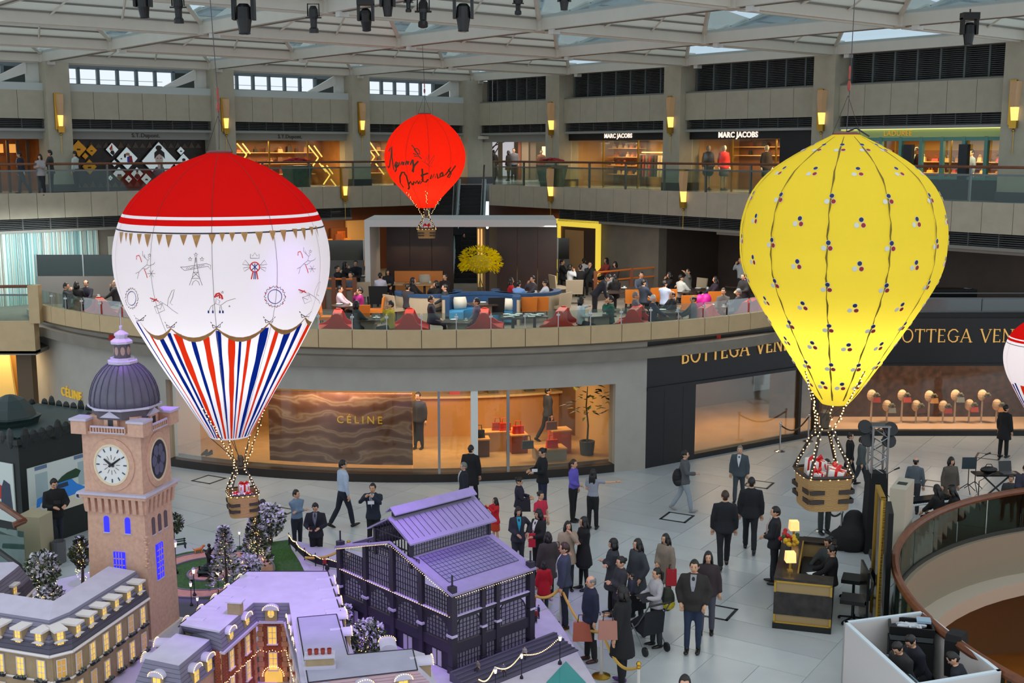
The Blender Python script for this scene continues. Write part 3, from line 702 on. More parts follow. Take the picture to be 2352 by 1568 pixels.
 if legs in('sit','sitfwd','perch'):hz=max(hz,.86)
 if hz<.9:
  dz=.94-hz;loft(b,[tp(0,0,1.0),tp(0,0,.94),tp(0,.0,.94-dz*.5),tp(0,.0,hz)],[(.15+off,.11+off),(.166+off,.115+off),(.172+off+dz*.06,.125+off+dz*.08),(.168+off+dz*.12,.13+off+dz*.14)],xr,14)
 loft(b,[tp(0,-.012,1.43),tp(0,-.012,1.49)],[.075+off*.5,.068+off*.3],xr,10)
 pend(b,{'shirt':'shirt','tee':'t_shirt','jacket':'jacket','coat':'coat','knit':'pullover','dress':'dress'}[topk],tm)
 if shirt:
  b=MB();y0=.142+off*.8
  A=[tp(-.055,.07,1.475),tp(.055,.07,1.475),tp(.055,y0-.028,1.38),tp(.04,y0-.004,1.28),tp(0.0,y0+.002,1.10),tp(-.04,y0-.004,1.28),tp(-.055,y0-.028,1.38)]
  nr=Mt.to_3x3()@Vector((0,.014,0));b.hull2([x+nr for x in A],A);b.build('shirt_front',cloth(shirt),t)
  if tie:
   b=MB();A=[tp(-.016,.096,1.465),tp(.016,.096,1.465),tp(.026,y0+.016,1.28),tp(.0,y0+.022,1.06),tp(-.026,y0+.016,1.28)]
   b.hull2([x+nr for x in A],A);b.build('tie',cloth(tie),t)
 t['_H']=H
 return t
def stand(label,x,yf,yh,face,z=0,**k):
 p=at_z(x,yf,z);h=at_y(x,yh,p.y).z-z;H=min(max(h,1.48),1.86)if not k.pop('child',False)else h
 return person(label,p,face,H,**k)
def finalize_people():
 dg=None
 for ob,vx,ex in PENDING:
  m=ob.modifiers.new('r','REMESH');m.mode='VOXEL';m.voxel_size=vx;m.use_smooth_shade=True
  s=ob.modifiers.new('s','SMOOTH');s.iterations=2;s.factor=.4
 dg=bpy.context.evaluated_depsgraph_get()
 out=[]
 for ob,vx,ex in PENDING:
  out.append(bpy.data.meshes.new_from_object(ob.evaluated_get(dg)))
 for(ob,vx,ex),me in zip(PENDING,out):
  ob.modifiers.clear();old=ob.data;nm=old.name;mats=list(old.materials)
  if ex is not None:
   n=len(me.vertices);co=np.empty(n*3,'f');me.vertices.foreach_get('co',co)
   vs=[tuple(c)for c in co.reshape(-1,3)]+ex.v;fs=[tuple(p.vertices)for p in me.polygons];nf=len(fs)
   fs+=[tuple(i+n for i in f)for f in ex.f]
   m2=bpy.data.meshes.new(nm);m2.from_pydata(vs,[],fs)
   for x in mats:m2.materials.append(x)
   m2.polygons.foreach_set('material_index',[0]*nf+ex.m);me=m2
  else:
   me.materials.clear()
   for x in mats:me.materials.append(x)
   me.polygons.foreach_set('material_index',[0]*len(me.polygons))
  me.polygons.foreach_set('use_smooth',[True]*len(me.polygons));me.update()
  ob.data=me;bpy.data.meshes.remove(old)
  # BALLOONS
BULB=mat('warm_bulb',(255,225,170),.4,emit=3.0,ecol=(255,205,130))
WICK=banded('wicker',(190,150,92),(120,88,50),'Z',14,.8,'SIN',3,.5)
LEATH=mat('dark_leather',(40,26,20),.5);ROPE=mat('dark_rope',(50,36,28),.8)
RIBR=mat('red_ribbon',(200,14,18),.4);GIFTW=mat('gift_white',(235,232,228),.5)
class Env:
 """surface of revolution standing at (cx,cy); prof = [(pixel y, half width in pixels)] read at distance D"""
 def __init__(s,xc,D,prof):
  s.D=D;s.rows=[]
  for(x,y,hw)in prof:
   p=at_y(x,y,D);s.rows.append((p.z,hw*(at_y(x+1,y,D)-p).x));
  c=at_y(xc[0],xc[1],D);s.c=Vector((c.x,c.y,0));s.rows.sort()
  s.az0=math.atan2(-s.c.x,s.c.y)
 def r(s,z):
  R_=s.rows
  if z<=R_[0][0]:return R_[0][1]
  for(a,ra),(b_,rb)in zip(R_[:-1],R_[1:]):
   if z<=b_:
    f=(z-a)/(b_-a);return ra+(rb-ra)*f
  return R_[-1][1]
 def pt(s,az,z,off=0):
  rr=s.r(z)+off;return Vector((s.c.x+rr*math.sin(az),s.c.y-rr*math.cos(az),z))
 def nrm(s,p):
  d=Vector((p.x-s.c.x,p.y-s.c.y,0)).normalized();sl=(s.r(p.z+.05)-s.r(p.z-.05))/.1
  return(d+Vector((0,0,-sl))).normalized()
 def px(s,x,y,off=.004):
  Y=s.D-1
  for _ in range(14):
   p=at_y(x,y,Y);rr=s.r(p.z);dx=max(-rr*.995,min(rr*.995,p.x-s.c.x));Y=s.c.y-math.sqrt(rr*rr-dx*dx)
  return math.asin(dx/max(rr,1e-4)),p.z
 def P(s,x,y,off=.006):
  az,z=s.px(x,y);return s.pt(az,z,off)
 def zfront(s,y):return s.px(pxy((s.c.x,s.c.y,at_y(1176,y,s.D).z))[0],y)[1]
def smooth_rows(e,n=44):
 import bisect
 zs=[r[0]for r in e.rows];rs=[r[1]for r in e.rows]
 Z=np.linspace(zs[0],zs[-1],n);Rr=np.interp(Z,zs,rs)
 for _ in range(3):Rr[1:-1]=.25*Rr[:-2]+.5*Rr[1:-1]+.25*Rr[2:]
 e.rows=list(zip(Z.tolist(),Rr.tolist()))
def envelope(e,parent,name,zmats,n=64,gore=11,billow=.012):
 """zmats: [(ztop, material)] from the bottom up"""
 zs=sorted(set([r[0]for r in e.rows]+[z for z,_ in zmats if e.rows[0][0]<z<e.rows[-1][0]]));b=MB();mats=[]
 rings=[]
 for z in zs:
  rr=e.r(z);rings.append([(e.c.x+(rr-billow*rr*.5*(1-abs(math.sin(gore*.5*(2*pi*k/n-.16)))))*math.sin(2*pi*k/n),e.c.y-(rr-billow*rr*.5*(1-abs(math.sin(gore*.5*(2*pi*k/n-.16)))))*math.cos(2*pi*k/n),z)for k in range(n)])
 vs=[p for r in rings for p in r];n0=0;b.v=vs
 for q in range(len(zs)-1):
  zc=(zs[q]+zs[q+1])/2;mi=0
  for m_i,(zt,m)in enumerate(zmats):
   if zc<=zt:mi=m_i;break
  else:mi=len(zmats)-1
  for k in range(n):j=(k+1)%n;b.f.append((q*n+k,q*n+j,(q+1)*n+j,(q+1)*n+k));b.m.append(mi)
 b.f.append(tuple((len(zs)-1)*n+k for k in range(n)));b.m.append(len(zmats)-1)
 return b.build(name,[m for _,m in zmats],parent,True,smooth=True)
def basket(parent,c,w,h,ropes_from,waist,bulbs=True,leath=True,rz=.5):
 """wicker basket, c = centre of the bottom (world)"""
 M=T(*c)@RZ(rz)
 b=MB();n=28
 def ring(z,k,o=0):
  out=[]
  for q in range(n):
   a=2*pi*q/n;cs,sn=math.cos(a),math.sin(a);p=4.5
   rr=(abs(cs)**p+abs(sn)**p)**(-1/p);out.append(tuple(M@Vector(((w/2*k-o)*rr*cs,(w/2*k-o)*rr*sn,z))))
  return out
 rows=[]
 nr=14
 for k in range(nr+1):rows.append(ring(h*k/nr,.90+.10*k/nr+(.006 if k%2 else 0)))
 rows+=[ring(h,1.0,.03),ring(.04,.9,.03)]
 b.rings(rows);b.build('wicker_basket',WICK,parent,True)
 b=MB();b.tube([ring(h+.01,1.01)[q%n]for q in range(n+1)],.022*w/.6,6);b.build('rim',LEATH,parent,True)
 if leath:
  for z in(.30,.58):
   for sx,sy in((-1,0),(1,0),(0,-1),(0,1)):
    for q in(-1,1):
     b=MB();zz=z*h;o=w/2*(.90+.10*z)+.004
     if sx:b.box((sx*o,q*w*.3,zz),(.02,w*.30,h*.13),0,M)
     else:b.box((q*w*.3,sy*o,zz),(w*.30,.02,h*.13),0,M)
     b.build('leather_band',LEATH,parent,True)
 cor=[M@Vector((sx*w*.46,sy*w*.46,h))for sx,sy in((-1,-1),(1,-1),(1,1),(-1,1))]
 wz=[waist+(M.to_3x3()@Vector((sx*w*.13,sy*w*.13,0)))for sx,sy in((-1,-1),(1,-1),(1,1),(-1,1))]
 bl=MB()
 for k in range(4):
  b=MB();b.tube([cor[k],wz[k]],.022*w/.6,6);b.build('strut',LEATH,parent,True)
  b=MB();b.tube([wz[k],ropes_from[k]],.008,5);b.build('rope',ROPE,parent,True)
  if bulbs:
   for A,B in((cor[k],wz[k]),(wz[k],ropes_from[k])):
    L=(B-A).length;m=int(L/.055)
    for q in range(m):p=A.lerp(B,(q+.5)/m);bl.ball((p.x+random.uniform(-.03,.03),p.y-.02,p.z),.011*max(1,w/.62),5,3)
 b=MB();b.lathe([(w*.16,-.02),(w*.19,.0),(w*.16,.02)],10,waist);b.lathe([(w*.10,.03),(w*.10,w*.35),(w*.05,w*.4)],8,waist);b.build('burner',mat('burner_dark',(70,60,50),.5,.4),parent,True)
 if bulbs:
  for q in range(n*2):
   p=Vector(ring(h+.02,1.02)[q//2]);p2=Vector(ring(h+.02,1.02)[(q//2+1)%n]);p=p.lerp(p2,.5*(q%2));bl.ball((p.x,p.y,p.z-.02*(q%3)),.011*max(1,w/.62),5,3)
  bl.build('light_string',BULB,parent,True,kind='stuff')
 return M
def gift(lbl,c,sz,rz,grp,tilt=.1):
 t=thing('gift_box',lbl,'gift box',c,rz,grp);b=MB();b.box((0,0,sz/2),(sz,sz,sz),0,RX(tilt));b.build('box',GIFTW,t)
 b=MB();k=sz*1.03
 b.box((0,0,sz/2),(sz*.18,k,k),0,RX(tilt));b.box((0,0,sz/2),(k,sz*.18,k),0,RX(tilt));b.build('ribbon',RIBR,t)
 b=MB()
 for s in(-1,1):
  b.tube([RX(tilt)@Vector(p)for p in((0,0,sz),(s*sz*.3,-.02,sz*1.25),(s*sz*.45,0,sz*1.1),(0,0,sz))],[sz*.05,sz*.12,sz*.12,sz*.04],6)
  b.tube([RX(tilt)@Vector(p)for p in((0,0,sz),(s*sz*.35,-sz*.4,sz*.95),(s*sz*.4,-sz*.62,sz*.5))],[sz*.05,sz*.09,sz*.03],5)
 b.build('bow',RIBR,t);return t
def hang(parent,top,ztop,x_off=0):
 b=MB();b.tube([top+Vector((0,0,.05)),top+Vector((.02,0,.7)),top+Vector((x_off,0,ztop-top.z))],.007,5);b.build('hanging_cable',mat('cable_dark',(60,52,60),.5),parent,True)
 b=MB();b.ball(tuple(top+Vector((.01,0,.75))),(.03,.03,.09),6,5);b.tube([top+Vector((.01,0,.85)),top+Vector((.01,0,1.05))],.018,6);b.build('hook',mat('hook_red',(140,50,36),.4),parent,True)
 b=MB();
 for s in(-1,1):b.tube([top+Vector((.0,0,.6)),top+Vector((s*.22,0,.0))],.004,4)
 b.build('sling',ROPE,parent,True)
 b=MB();b.lathe([(.2,-.01),(.21,.02),(.15,.04)],20,top);b.build('crown_plate',mat('crown_plate',(120,60,60),.5),parent,True)
 # white balloon with red crown
eW=Env((512.5,580),20.0,[(507,351,26),(508,358,60),(508,368,86),(509,379,106),(510,413,152),(511,447,194),(511,490,221),(512,530,236),(512,580,244.5),(514,640,240),(515,700,221),(522,760,188),(524,800,166),(530,850,136),(536,900,105),(541,950,76),(547,990,49),(547,1000,46)])
smooth_rows(eW)
RED=fabric('balloon_red',(206,22,20),.45);WHT=fabric('balloon_white',(232,235,238),.6);BLUE=fabric('balloon_blue',(14,44,140),.55);ORED=fabric('stripe_red',(236,58,24),.6)
GOLDP=mat('gold_print',(158,112,56),.5,var=.2,vs=12);INK=mat('ink_black',(38,38,44),.7);INKB=mat('ink_blue',(20,40,110),.7);INKR=mat('ink_red',(205,28,24),.6)
zW=lambda y:eW.px(512,y)[1]
tW=thing('hot_air_balloon','large white model hot-air balloon with red crown, gold pennants and striped skirt','balloon',(eW.c.x,eW.c.y,3.1))
envelope(eW,tW,'envelope',[(zW(537.5),WHT),(zW(534),INK),(zW(519.5),WHT),(zW(505.5),RED),(zW(498.5),WHT),(99,RED)])
def stroke(e,par,name,pl,w,m):
 b=MB()
 for P_ in pl:
  if len(P_)==1:continue
  pts=[]
  for(a,c)in zip(P_[:-1],P_[1:]):
   k=max(1,int(math.hypot(c[0]-a[0],c[1]-a[1])/9))
   pts+=[(a[0]+(c[0]-a[0])*q/k,a[1]+(c[1]-a[1])*q/k)for q in range(k)]
  pts.append(P_[-1]);b.ribbon([e.P(x,y)for x,y in pts],w,e.nrm)
 return b.build(name,m,par,True)
def patch(e,par,name,poly,m,off=.006):
 b=MB();b.add([e.P(x,y,off)for x,y in poly],[tuple(range(len(poly)))]);return b.build(name,m,par,True)
Z4=lambda p:(p[0]/2.904,500+p[1]/2.904)
for(x0,x1,yt,xp,yp)in[(800,825,95,808,175),(835,853,100,843,160),(862,888,103,873,188),(915,947,107,930,180),(965,1010,108,985,198),(1045,1085,110,1063,185),(1105,1152,112,1125,203),(1200,1250,113,1225,187),(1282,1340,113,1310,203),(1390,1440,108,1415,178),(1463,1500,104,1482,163),(1527,1568,98,1548,160),(1605,1652,98,1635,165),(1700,1752,92,1733,180),(1793,1838,85,1820,155),(1865,1908,80,1895,163),(1945,1980,73,1977,140),(2005,2035,68,2032,152),(2060,2085,60,2083,122),(2100,2122,52,2123,130)]:
 A=[Z4(p)for p in((x0,yt),(x1,yt),(xp,yp))]
 (a,za),(c,zc),(d,zd)=[eW.px(*p)for p in A];b=MB();L=[]
 for q in range(4):f=q/4;L+=[eW.pt(a+(d-a)*f,za+(zd-za)*f,.006),eW.pt(c+(d-c)*f,zc+(zd-zc)*f,.006)]
 L.append(eW.pt(d,zd,.006));b.add(L,[(0,1,3,2),(2,3,5,4),(4,5,7,6),(6,7,8)]);b.build('pennant',GOLDP,tW,True)
cus=[Z4(p)for p in((935,690),(1140,735),(1445,735),(1795,700),(2035,665),(2150,600))];bot=[Z4(p)for p in((1075,785),(1295,800),(1600,798),(1880,748),(2075,690))]
scal=[]
for(p0,p1,q)in zip(cus[:-1],cus[1:],bot):
 for k in range(9):
  f=k/8;x=p0[0]+(p1[0]-p0[0])*f;y=(p0[1]+(p1[1]-p0[1])*f)+(q[1]-(p0[1]+p1[1])/2)*(1-(2*f-1)**2)
  if k<8:scal.append((x,y,1-(2*f-1)**2))
b=MB();pts=[eW.px(x,y)for x,y,_ in scal];L=[]
for(az,z),(x,y,s)in zip(pts,scal):L+=[eW.pt(az,z+.004,.007),eW.pt(az,z-.02-.055*s,.007)]
b.add(L,[(2*i,2*i+1,2*i+3,2*i+2)for i in range(len(pts)-1)]);b.build('gold_swag',GOLDP,tW,True)
saz=[p[0]for p in pts];sz_=[p[1]for p in pts]
ztm=eW.rows[0][0]+.03
for(x,wd,m)in[(1012,7,BLUE),(1050,10,ORED),(1105,30,BLUE),(1165,22,BLUE),(1215,45,ORED),(1300,28,BLUE),(1385,42,ORED),(1465,28,BLUE),(1545,45,ORED),(1600,18,BLUE),(1655,25,ORED),(1740,45,BLUE),(1815,25,ORED),(1880,35,BLUE),(1935,20,BLUE),(1985,20,ORED),(2018,7,BLUE)]:
 yy=860;xa,ya=Z4((x-wd/2,yy));xb,_=Z4((x+wd/2,yy));a0=eW.px(xa,ya)[0];a1=eW.px(xb,ya)[0]
 for mir in(0,pi):
  zt=np.interp((a0+a1)/2,saz,sz_)-.03;b=MB();L=[];n=14
  for q in range(n+1):
   z=zt+(ztm-zt)*q/n;wob=1+.12*math.sin(q*1.3+x);am=(a0+a1)/2;hw=(a1-a0)/2*wob
   L+=[eW.pt(am-hw+mir,z,.004),eW.pt(am+hw+mir,z,.004)]
  b.add(L,[(2*i,2*i+1,2*i+3,2*i+2)for i in range(n)]);b.build('stripe',m,tW,True)
for k in range(11):
 az=2*pi*k/11+.143;b=MB();zt=eW.rows[-1][0]-.02
 zz=zW(537.5)
 for z0,z1,m_ in((ztm,zz,mat('seam_grey',(120,118,120),.8)),(zz,zt,mat('seam_crimson',(110,12,12),.8))):b=MB();b.ribbon([eW.pt(az,z0+(z1-z0)*q/24,.004)for q in range(25)],.008,eW.nrm);b.build('seam',m_,tW,True)
def mot(cx,cy,s,pl):return[[(cx+s*x,cy+s*y)for x,y in p]for p in pl]
deer=[[(-14,30),(-10,14),(-2,6),(8,-2),(10,-12),(4,-18),(2,-26)],[(4,-18),(-2,-24),(-2,-34)],[(10,-12),(14,-16),(10,-20)],[(8,-2),(14,0),(24,-4),(26,-8)],[(-2,6),(6,8),(14,2)],[(-10,14),(-18,18)]]
star=lambda x,y,r:[(x+r*(1 if q%2==0 else.42)*math.sin(pi*q/5),y-r*(1 if q%2==0 else.42)*math.cos(pi*q/5))for q in range(11)]
flake=[[(18+9*math.cos(a),18+9*math.sin(a)),(18-9*math.cos(a),18-9*math.sin(a))]for a in(0,1.05,2.1)]
cane=[[(-16,-14),(-16,-22),(-10,-24),(-7,-18),(-4,-8)],[(2,8),(6,18),(9,28)]]
for(cx_,cy_,sc_)in((330,610,1.0),(699,600,.95)):
 stroke(eW,tW,'printed_reindeer',mot(cx_,cy_,sc_,deer+flake+[star(14,-24,4)]),.0062,INK);stroke(eW,tW,'printed_candy_cane',mot(cx_,cy_,sc_,cane),.014,INKR)
tower=[[(-15,38),(-8,20),(-4,0),(-1,-26),(1,-26),(4,0),(8,20),(15,38)],[(-9,38),(-6,30),(0,26),(6,30),(9,38)],[(-10,22),(10,22)],[(-6,8),(6,8)],[(-8,20),(5,8)],[(8,20),(-5,8)],star(0,-32,5),star(-13,-22,5),star(14,-22,5),[(0,-14),(0,-26)]]
stroke(eW,tW,'printed_iron_tower',mot(450,617,1.0,tower),.0062,INK)
stroke(eW,tW,'printed_banner',mot(450,617,1.0,[[(-35,-4),(-26,4),(28,-6),(34,2),(34,-8),(24,-12),(-26,-4),(-35,-4)],[(-22,1),(-19,-3),(-17,0),(-15,-3),(-12,0),(-8,-3),(-4,-4)],[(0,-4),(3,-6),(6,-4),(9,-7),(12,-6),(16,-8),(20,-8)]]),.0062,INK)
ros=[[(11*math.cos(2*pi*q/16),-0+11*math.sin(2*pi*q/16))for q in range(17)]]
stroke(eW,tW,'printed_rosette',mot(585,613,1.0,ros+[[(-4,10),(-8,28)],[(4,10),(7,28)]]),.018,INKR)
stroke(eW,tW,'printed_rosette_ribbon',mot(585,613,1.0,[[(-1,10),(-2,28)],[(2,10),(2,28)],[(-7,-7),(7,7)],[(7,-7),(-7,7)],[(0,-8),(0,8)]]),.014,INKB)
stroke(eW,tW,'printed_crown_and_sprigs',mot(585,613,1.0,[[(-10,-20),(-10,-30),(-5,-25),(0,-33),(5,-25),(10,-30),(10,-20),(-10,-20)],[(-12,-4),(-22,-16),(-28,-6),(-12,-4)],[(-12,0),(-26,2),(-24,10),(-12,2)],[(12,-4),(22,-16),(28,-6),(12,-4)],[(12,0),(26,2),(24,10),(12,2)]]),.0062,INK)
dove=[[(-8,6),(0,4),(10,10),(22,20),(34,28)],[(10,10),(12,-6),(20,-24),(26,-28),(22,-10),(16,4),(22,8)],[(0,4),(-6,0),(-10,4)],[(-20,12),(-2,6),(4,20),(-14,28),(-20,12)],[(-20,12),(-6,18),(-2,6)],star(-24,-2,4)]
for(cx_,cy_,sc_)in((375,692,1.0),(712,672,.9)):
 stroke(eW,tW,'printed_dove',mot(cx_,cy_,sc_,dove),.0062,INK);stroke(eW,tW,'printed_holly',mot(cx_,cy_,sc_,[[(-30,-8),(-18,-4),(-10,0)],[(-22,0),(-14,-6)]]),.018,INKR)
stroke(eW,tW,'printed_hatted_reindeer',mot(497,697,1.0,[[(-18,18),(-12,6),(-2,0),(10,4),(14,18)],[(-2,0),(0,-12),(8,-6),(6,0)],[(10,4),(24,-6),(44,-12)],[(-8,4),(-8,18)],[(8,6),(8,18)],star(14,-26,3),star(30,6,2)]),.0062,INK)
stroke(eW,tW,'printed_red_hat',mot(497,697,1.0,[[(-4,-14),(0,-22),(6,-24),(12,-18),(14,-10)],[(0,-16),(6,-20),(8,-12)]]),.028,INKR)
stroke(eW,tW,'printed_blue_boots',mot(497,697,1.0,[[(-18,16),(-18,22)],[(-8,16),(-8,22)],[(8,16),(8,22)],[(15,16),(15,22)]]),.025,INKB)
for(cx_,cy_,s_)in((631,681,1.0),(303,685,.62)):
 stroke(eW,tW,'printed_seal_ring',mot(cx_,cy_,1,[[(s_*16*math.cos(2*pi*q/24),16*math.sin(2*pi*q/24))for q in range(25)]]),.012,INKB)
 stroke(eW,tW,'printed_wreath',mot(cx_,cy_,1,[[(s_*(23+2.5*math.sin(q*2.4))*math.cos(2*pi*q/48),(23+2.5*math.sin(q*2.4))*math.sin(2*pi*q/48))for q in range(49)]]),.010,INK)
 stroke(eW,tW,'printed_berries',mot(cx_,cy_,1,[[(s_*23*math.cos(a),23*math.sin(a)),(s_*23*math.cos(a)+2*s_,23*math.sin(a)+1)]for a in[k*.7 for k in range(9)]]),.02,INKR)
for(x,y)in cus[:5]:
 stroke(eW,tW,'printed_bow',[[(x-10,y-8),(x,y-2),(x+10,y-10),(x+8,y-2),(x,y-2),(x-8,y+0),(x-10,y-8)],[(x-14,y-14),(x-11,y-11)],[(x+14,y-14),(x+11,y-11)]],.012,INK)
bw=at_y(559,1180,20.0);ws=at_y(553,1072,20.0)
basket(tW,(bw.x,20.0,bw.z),.52,.40,[eW.P(466,935),eW.P(608,938),eW.pt(pi-.5,eW.px(540,930)[1],.01),eW.pt(pi+.6,eW.px(540,930)[1],.01)],Vector((ws.x,20.0,ws.z)),rz=.35)
topW=Vector((eW.c.x,eW.c.y,eW.rows[-1][0]));hang(tW,topW,13.0,-.1)
b=MB()
for k in range(4):
 a=k*pi/2;b.tube([eW.pt(a+.4,eW.rows[0][0],0),Vector((ws.x,20.0,ws.z))+Vector((.05*math.sin(a),-.05*math.cos(a),.1))],.006,4)
b.build('crown_line',ROPE,tW,True)
lamp('POINT','balloon_lamp',(eW.c.x,eW.c.y,6.6),88,(1,.98,.95),.3);
for k,(dx,dy,s)in enumerate(((0,.1,.17),(-.12,-.07,.13),(.11,-.08,.13))):
 gift(('white gift box with red bow on top of the pile in the white balloon basket','white gift box with red bow at the left of the white balloon basket','white gift box with red bow at the right of the white balloon basket')[k],(bw.x+dx,20.0+dy,bw.z+.27+(.08 if k==0 else 0)),s,.3*k+.4,'gift boxes in the white balloon basket')
w2=at_y(2415,800,33.0);r2=dup(tW,(w2.x,33.0,w2.z-(eW.zfront(580)-3.1)*.70*1.02),.6,'white and red model hot-air balloon half cut off by the right picture edge',scale=.70)
zc2=w2.z-.2
lamp('POINT','balloon_lamp',(w2.x,33.0,zc2),60,(1,.98,.95),.25)
# yellow balloon
eY=Env((1935,516),19.0,[(1946,309,30),(1947,318,52),(1948,330,74),(1948,344,96),(1945,379,156),(1943,413,191),(1938,448,214),(1935,516,232),(1936,600,229),(1933,650,210),(1931,700,181),(1925,750,150),(1919,800,118),(1910,850,86),(1905,900,52),(1904,912,46),(1904,926,30)])
smooth_rows(eY)
YEL=fabric('balloon_yellow',(222,204,70),.5)
tY=thing('hot_air_balloon','big yellow model hot-air balloon dotted with blue, white and red spots','balloon',(eY.c.x,eY.c.y,3.6))
envelope(eY,tY,'envelope',[(99,YEL)],gore=11,billow=.02)
DB_,DW_,DR_=mat('dot_blue',(14,30,84),.6),mat('dot_white',(206,204,190),.6),mat('dot_red',(150,20,16),.6)  # dot colours darkened, their unlit look is put into the colour
zt,zb=eY.rows[-1][0],eY.rows[0][0]
for k in range(11):
 az=2*pi*k/11+.175;b=MB();b.ribbon([eY.pt(az+.006*math.sin(q*2.1),zb+.1+(zt-.03-zb-.1)*q/40,.004)for q in range(41)],[.02+.012*math.sin(q*1.7)for q in range(41)],eY.nrm);b.build('seam',mat('seam_olive',(110,92,20),.8),tY,True)
def dots(az,z):
 r0=.034
 for(dx,dz,mi)in((.015,.05,0),(-.05,-.03,1),(.045,-.03,2)):
  b=MB();rr=eY.r(z);c=eY.pt(az+dx/max(rr,.2),z+dz,.005);nr=eY.nrm(c);e1=Vector((math.cos(az),math.sin(az),0));e2=nr.cross(e1).normalized();L=[]
  for(kk,o)in((1.16,0),(1.0,.004)):L+=[c+nr*o+e1*(r0*kk*math.cos(2*pi*q/10))+e2*(r0*kk*1.05*math.sin(2*pi*q/10))for q in range(10)]
  b.add(L,[(q,(q+1)%10,10+(q+1)%10,10+q)for q in range(10)],1);b.f.append(tuple(range(10,20)));b.m.append(mi)
  b.build('dot',[DB_,DW_,DR_],tY,True)
rows_y=[340,395,458,512,566,612,662,708,756,798,845,888]
for ri,y in enumerate(rows_y):
 z=eY.px(1935,y)[1]
 for k in range(11):
  az=2*pi*(k+(.5 if ri%2==1 else 0))/11+.175
  if math.cos(az)<-.25:continue
  dots(az,z)
by=at_y(1888,1160,19.0);wy=at_y(1893,985,19.0)
basket(tY,(by.x,19.0,by.z),.80,.56,[eY.P(1850,852),eY.P(1986,852),eY.pt(pi-.5,eY.px(1910,850)[1],.01),eY.pt(pi+.5,eY.px(1910,850)[1],.01)],Vector((wy.x,19.0,wy.z)),rz=.12)
topY=Vector((eY.c.x,eY.c.y,eY.rows[-1][0]));hang(tY,topY,13.0,.05)
b=MB()
for k in range(6):
 a=k*pi/3;b.tube([eY.pt(a+.4,eY.rows[0][0],0),Vector((wy.x,19.0,wy.z))+Vector((.07*math.sin(a),-.07*math.cos(a),.15))],.007,4)
b.build('crown_line',ROPE,tY,True)
b=MB();b.tube([topY+Vector((0,0,.04)),topY+Vector((.12,-.1,.1)),topY+Vector((.3,-.2,-.03))],.014,5);b.build('power_cable',BLACK,tY,True)
lamp('POINT','balloon_lamp',(eY.c.x,eY.c.y,6.75),105,(1,.96,.85),.25)
for k,(dx,dy,s,dz)in enumerate(((-.1,.16,.26,.2),(-.17,-.16,.22,.12),(.17,-.15,.24,.12),(.2,.17,.2,.14))):
 gift(('tall white gift box with big red bow at the back of the yellow balloon basket','white gift box with red bow at the front left of the yellow balloon basket','white gift box with red bow at the front right of the yellow balloon basket','white gift box with red ribbon at the right back of the yellow balloon basket')[k],(by.x+dx,19.0+dy,by.z+.28+dz),s,.4*k+.3,'gift boxes in the yellow balloon basket')
 # small red balloon
eR=Env((976,355),40.0,[(975,262,14),(975,268,32),(975,280,50),(976,300,71),(976,320,84),(976,350,94),(976,379,92),(976,400,84),(976,413,77),(977,432,58),(978,448,43),(980,465,27),(980,477,20)])
smooth_rows(eR,30)
REDB=fabric('balloon_orange_red',(232,44,22),.55)
tR=thing('hot_air_balloon','small plain red model hot-air balloon lettered with a Christmas greeting','balloon',(eR.c.x,eR.c.y,6.5))
envelope(eR,tR,'envelope',[(99,REDB)],n=66,gore=11)
S5=lambda p:(720+p[0]/5.8075,320+p[1]/5.8075)
let=[[(1005,160),(1020,130),(1045,100),(1040,200),(1015,360),(1000,378),(985,350)],[(1045,100),(1050,250),(1070,390),(1090,432),(1110,395)],[(1110,395),(1085,350),(1105,300),(1125,310),(1110,345),(1090,360),(1110,370),(1140,345)],[(1140,345),(1150,300),(1165,340),(1185,300),(1200,310),(1195,345)],[(1195,345),(1215,300),(1225,340),(1245,290),(1262,300),(1258,335)],[(1258,335),(1275,290),(1290,340),(1325,270)],[(1325,270),(1335,360),(1330,440),(1318,430),(1345,350),(1400,290)],[(1225,480),(1215,440),(1180,440),(1155,500),(1160,580),(1205,645)],[(1235,470),(1260,560),(1280,640),(1265,668)],[(1270,600),(1300,560),(1320,600),(1325,610)],[(1325,610),(1345,560),(1360,590),(1385,550),(1400,595)],[(1400,595),(1420,550),(1425,600),(1445,560)],[(1438,535),(1444,542)],[(1450,390),(1455,470),(1460,560),(1500,570),(1530,530)],[(1430,485),(1530,450)],[(1560,530),(1575,470),(1585,520),(1610,460),(1622,515),(1645,455),(1660,520),(1690,500)],[(1720,440),(1690,460),(1690,500),(1715,495),(1725,440),(1735,490),(1770,460)],[(1770,460),(1835,370),(1800,400),(1835,460),(1810,510),(1785,500),(1830,440),(1895,350)]]
OLV=mat('olive_print',(86,58,22),.6)
stroke(eR,tR,'script_lettering',[[S5(p)for p in L]for L in let],.062,OLV)
stroke(eR,tR,'printed_bird',[[S5(p)for p in L]for L in([(1450,290),(1480,310),(1530,330),(1560,290),(1610,210),(1605,260),(1560,340),(1590,370),(1550,360),(1510,330)],[(1480,310),(1520,220),(1540,205),(1520,290)])],.014,OLV)
stroke(eR,tR,'printed_holly',[[S5(p)for p in L]for L in([(1310,75),(1340,110),(1370,160),(1400,220),(1445,260)],[(1340,130),(1380,120),(1410,150),(1420,200),(1380,180),(1340,130)],[(1330,190),(1370,200),(1390,230),(1340,220)],[(1360,150),(1400,200)])],.03,OLV)
for k in range(11):
 az=2*pi*(k+.3)/11;b=MB();z0,z1=eR.rows[0][0],eR.rows[-1][0];b.ribbon([eR.pt(az,z0+(z1-z0)*q/24,.005)for q in range(25)],.012,eR.nrm);b.build('seam',mat('seam_dark_red',(150,14,8),.8),tR,True)
